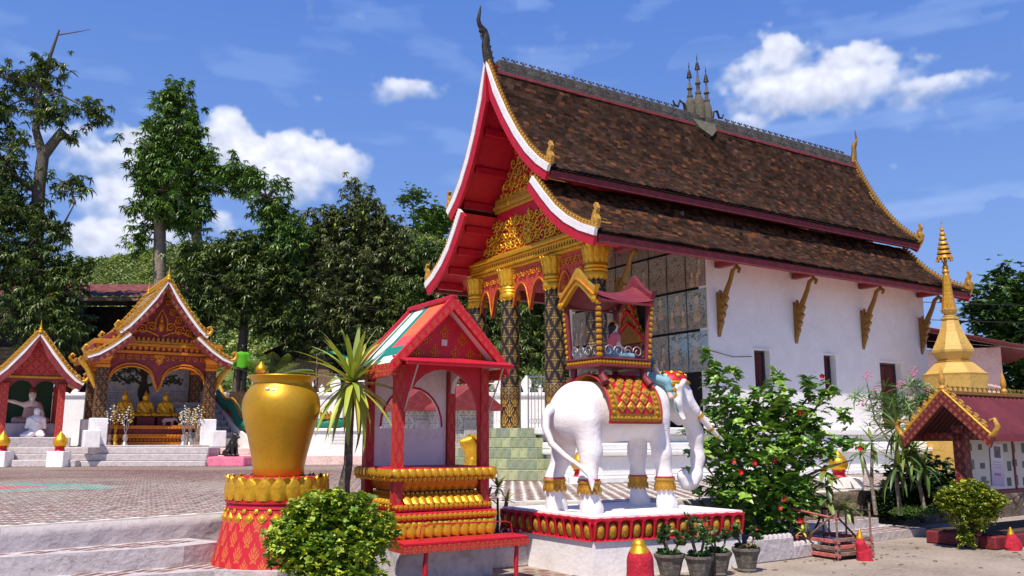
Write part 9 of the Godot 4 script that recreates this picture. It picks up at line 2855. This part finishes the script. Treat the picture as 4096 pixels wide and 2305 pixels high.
func pots_and_stones():
	var labels := ["grey clay pot with a leafy thorny plant, leftmost of the cluster by the red stone", "grey clay pot with the tallest plant in the middle of the pot cluster", "grey clay pot with reddish-flowered plant at the back of the cluster", "grey clay pot with a small succulent standing apart on the right"]
	var spots := [[v3(1.70, 0, -9.62), 1.0], [v3(2.0, 0, -9.56), 0.95], [v3(2.27, 0, -9.86), 0.95], [v3(2.66, 0, -10.12), 1.0]]
	var sp := spray(41, 7, 0.075, 0.022, 0.1, 0.5)
	for k in 4:
		var o := thing("plant_pot", labels[k], "pot", spots[k][0], 0.3 * k, "grey clay pots before the elephant platform")
		var s: float = spots[k][1]
		var b := MB.new()
		b.facets([Vector2(0.0, 0.0), Vector2(0.105, 0.0), Vector2(0.115, 0.02), Vector2(0.105, 0.045), Vector2(0.11, 0.05), Vector2(0.145, 0.19), Vector2(0.172, 0.235), Vector2(0.172, 0.262), Vector2(0.145, 0.262), Vector2(0.13, 0.22)].map(func(q): return q * s), 8)
		obj("pot", b, M.pot_clay, o)
		b = MB.new()
		b.lathe([Vector2(0.135 * s, 0.225 * s), Vector2(0.0, 0.235 * s)], 8)
		obj("soil", b, M.soil, o)
		var pl := thing("potted_plant", ["thorny green plant in the leftmost clay pot", "tallest thorny plant in the middle clay pot", "thorny plant with red blossom in the rear clay pot", "low dusty succulent in the separate right pot"][k], "plant", spots[k][0] + v3(0, 0.228 * s, 0), 0.0, "potted plants")
		var tops := []
		b = MB.new()
		for j in ([3, 4, 3, 2][k]):
			var a: float = TAU * j / [3, 4, 3, 2][k] + k
			var hh: float = [0.3, 0.4, 0.3, 0.24][k] * rng.randf_range(0.75, 1.1)
			var tip := v3(cos(a) * 0.11, hh, sin(a) * 0.1)
			b.tube([v3(cos(a) * 0.02, 0, sin(a) * 0.02), tip * v3(0.8, 0.5, 0.8), tip], [0.013, 0.012, 0.008], 6)
			tops.append(tip)
		obj("stem", b, M.bark, pl)
		var where := []
		var tints := []
		for tp in tops:
			for j in 9:
				where.append(Transform3D(Basis(Vector3.UP, rng.randf() * TAU) * Basis(Vector3.RIGHT, rng.randf_range(-0.7, 0.7)), tp * v3(1, rng.randf_range(0.45, 1.02), 1) + v3(rng.randf_range(-0.05, 0.05), 0, rng.randf_range(-0.05, 0.05))))
				tints.append(Color(0.04, 0.10, 0.025).lerp(Color(0.13, 0.20, 0.06), rng.randf()))
		for j in 14:
			where.append(Transform3D(Basis(Vector3.UP, rng.randf() * TAU).scaled(v3(0.9, 0.9, 0.9)), v3(rng.randf_range(-0.1, 0.1), 0.03, rng.randf_range(-0.1, 0.1))))
			tints.append(Color(0.05, 0.12, 0.03) if k < 3 else Color(0.12, 0.11, 0.06))
		many("foliage", sp, M.leaves, where, tints, pl)
		for tp in tops:
			if k == 0: continue
			b = MB.new()
			for j in 8: b.ball(tp + v3(rng.randf_range(-0.03, 0.03), rng.randf_range(-0.02, 0.03), rng.randf_range(-0.03, 0.03)), v3(0.012, 0.008, 0.012), 5, 3)
			obj("blossom", b, M.red_worn, pl)
	# red boundary stone with gold-leaf top
	var st := thing("boundary_stone", "rounded red boundary stone with gold top before the platform", "stone", v3(1.32, 0, -9.2))
	obj("stone", soft([[v3(0, 0.0, 0), v3(0.0, 0.26, 0), 0.155, 0.125], [v3(0, 0.26, 0), v3(-0.01, 0.38, 0), 0.115, 0.055]], 0.02, 40.0), M.red_cloth_stone, st)
	obj("gold_top", soft([[v3(-0.005, 0.325, 0.004), v3(-0.01, 0.395, 0), 0.112, 0.072]], 0.015, 40.0), M.gold, st)
	# two smaller red stones on the yard
	var r1 := thing("red_marker", "tall red marker stone with gold tip beside the plank planter", "stone", v3(4.33, 0, -11.0))
	obj("stone", soft([[v3(0, 0, 0), v3(-0.02, 0.2, 0), 0.075, 0.055], [v3(-0.02, 0.2, 0), v3(-0.025, 0.3, 0), 0.05, 0.034], [v3(0.06, 0, 0.02), v3(0.04, 0.1, 0.01), 0.055, 0.035], [v3(0.08, 0.12, 0), v3(0.02, 0.16, 0), 0.03, 0.03]], 0.012, 70.0), M.red_cloth_stone, r1)
	obj("gold_tip", soft([[v3(-0.024, 0.27, 0), v3(-0.02, 0.36, 0), 0.046, 0.016]], 0.01, 70.0), M.gold, r1)
	var r2 := thing("red_marker", "squat red marker figure with gold tip under the right bush", "stone", v3(6.74, 0, -11.98))
	obj("stone", soft([[v3(0, 0, 0), v3(0, 0.13, 0), 0.095, 0.07], [v3(0, 0.13, 0), v3(-0.01, 0.2, 0), 0.06, 0.04], [v3(0.08, 0.05, 0.02), v3(0.06, 0.12, 0.02), 0.04, 0.03], [v3(-0.08, 0.04, 0.02), v3(-0.06, 0.1, 0.02), 0.035, 0.03]], 0.012, 70.0), M.red_cloth_stone, r2)
	obj("gold_tip", soft([[v3(-0.01, 0.2, 0), v3(-0.01, 0.29, 0), 0.045, 0.015]], 0.01, 70.0), M.gold, r2)

func planter():
	var o := thing("plank_planter", "rough plank planter box with stick railing round a sapling", "planter", v3(4.1, 0, -11.45), deg_to_rad(-62.0))
	var b := MB.new()
	b.box(v3(-0.32, 0, -0.28), v3(0.32, 0.08, 0.28), 0.01)
	obj("soil", b, M.soil, o)
	for s in [-1.0, 1.0]:
		for k in 3:
			b = MB.new()
			b.box(v3(-0.42 + 0.01 * k, 0.03 + k * 0.085, s * 0.3 - 0.012), v3(0.42, 0.075 + k * 0.085, s * 0.3 + 0.012), 0.004)
			obj("plank", b, M.pink_wood if k % 2 == 0 else M.grey_wood, o)
			b = MB.new()
			b.box(v3(s * 0.38 - 0.012, 0.05 + k * 0.085, -0.34), v3(s * 0.38 + 0.012, 0.095 + k * 0.085, 0.34), 0.004)
			obj("plank", b, M.grey_wood if k % 2 == 0 else M.pink_wood, o)
	for q in [[-0.38, 0.3, 0.62], [0.38, 0.3, 0.6], [0.38, -0.3, 0.66], [-0.38, -0.3, 0.6], [0.0, -0.3, 0.55], [-0.12, 0.3, 0.5]]:
		b = MB.new()
		b.tube([v3(q[0], 0.0, q[1]), v3(q[0] + 0.01, q[2], q[1])], [0.014, 0.012], 6)
		obj("stake", b, M.grey_wood, o)
	for q in [[v3(-0.42, 0.58, 0.3), v3(0.42, 0.5, 0.3), "pink_wood"], [v3(-0.1, 0.22, 0.32), v3(0.36, 0.55, 0.31), "grey_wood"], [v3(0.38, 0.55, 0.3), v3(0.4, 0.12, -0.2), "old_wood"], [v3(-0.4, 0.55, -0.3), v3(0.4, 0.58, -0.3), "old_wood"], [v3(-0.36, 0.5, -0.28), v3(-0.2, 0.1, 0.2), "old_wood"]]:
		b = MB.new()
		b.tube([q[0], q[1]], [0.014], 5)
		obj("rail", b, M[q[2]], o)
	var s := thing("sapling", "young sapling with drooping green leaves inside the plank planter", "plant", v3(4.1, 0.08, -11.5))
	b = MB.new()
	b.tube([v3(0, 0, 0), v3(0.02, 0.45, 0), v3(0.0, 0.95, 0)], [0.012, 0.01, 0.006], 5)
	b.tube([v3(0.02, 0.4, 0), v3(0.18, 0.5, 0.05)], [0.007, 0.005], 5)
	obj("stem", b, M.bark, s)
	for q in [[v3(0, 0.96, 0), 11], [v3(0.01, 0.78, 0), 9], [v3(0.2, 0.52, 0.05), 9], [v3(0.0, 0.6, 0.02), 8]]: rosette(s, q[0], q[1], 0.32, 0.08, -0.5, 0.8, ["drac_b", "drac_c", "drac_a"])
	var w := thing("weed", "small yellow-green weed beside the plank planter", "plant", v3(3.72, 0.0, -11.35))
	b = MB.new()
	b.tube([v3(0, 0, 0), v3(0.0, 0.3, 0)], [0.008, 0.005], 5)
	obj("stem", b, M.bark, w)
	rosette(w, v3(0, 0.3, 0), 12, 0.14, 0.035, -0.2, 1.2, ["yucca_b", "yucca_c"])
	rosette(w, v3(0, 0.1, 0), 10, 0.12, 0.03, -0.2, 1.0, ["drac_a", "drac_b"])


func _ready():
	rng.seed = 20240611
	look()
	daylight()
	setting()
	temple()
	trees()
	golden_jar()
	spirit_house()
	elephant()
	shrines()
	surroundings()
	plants()
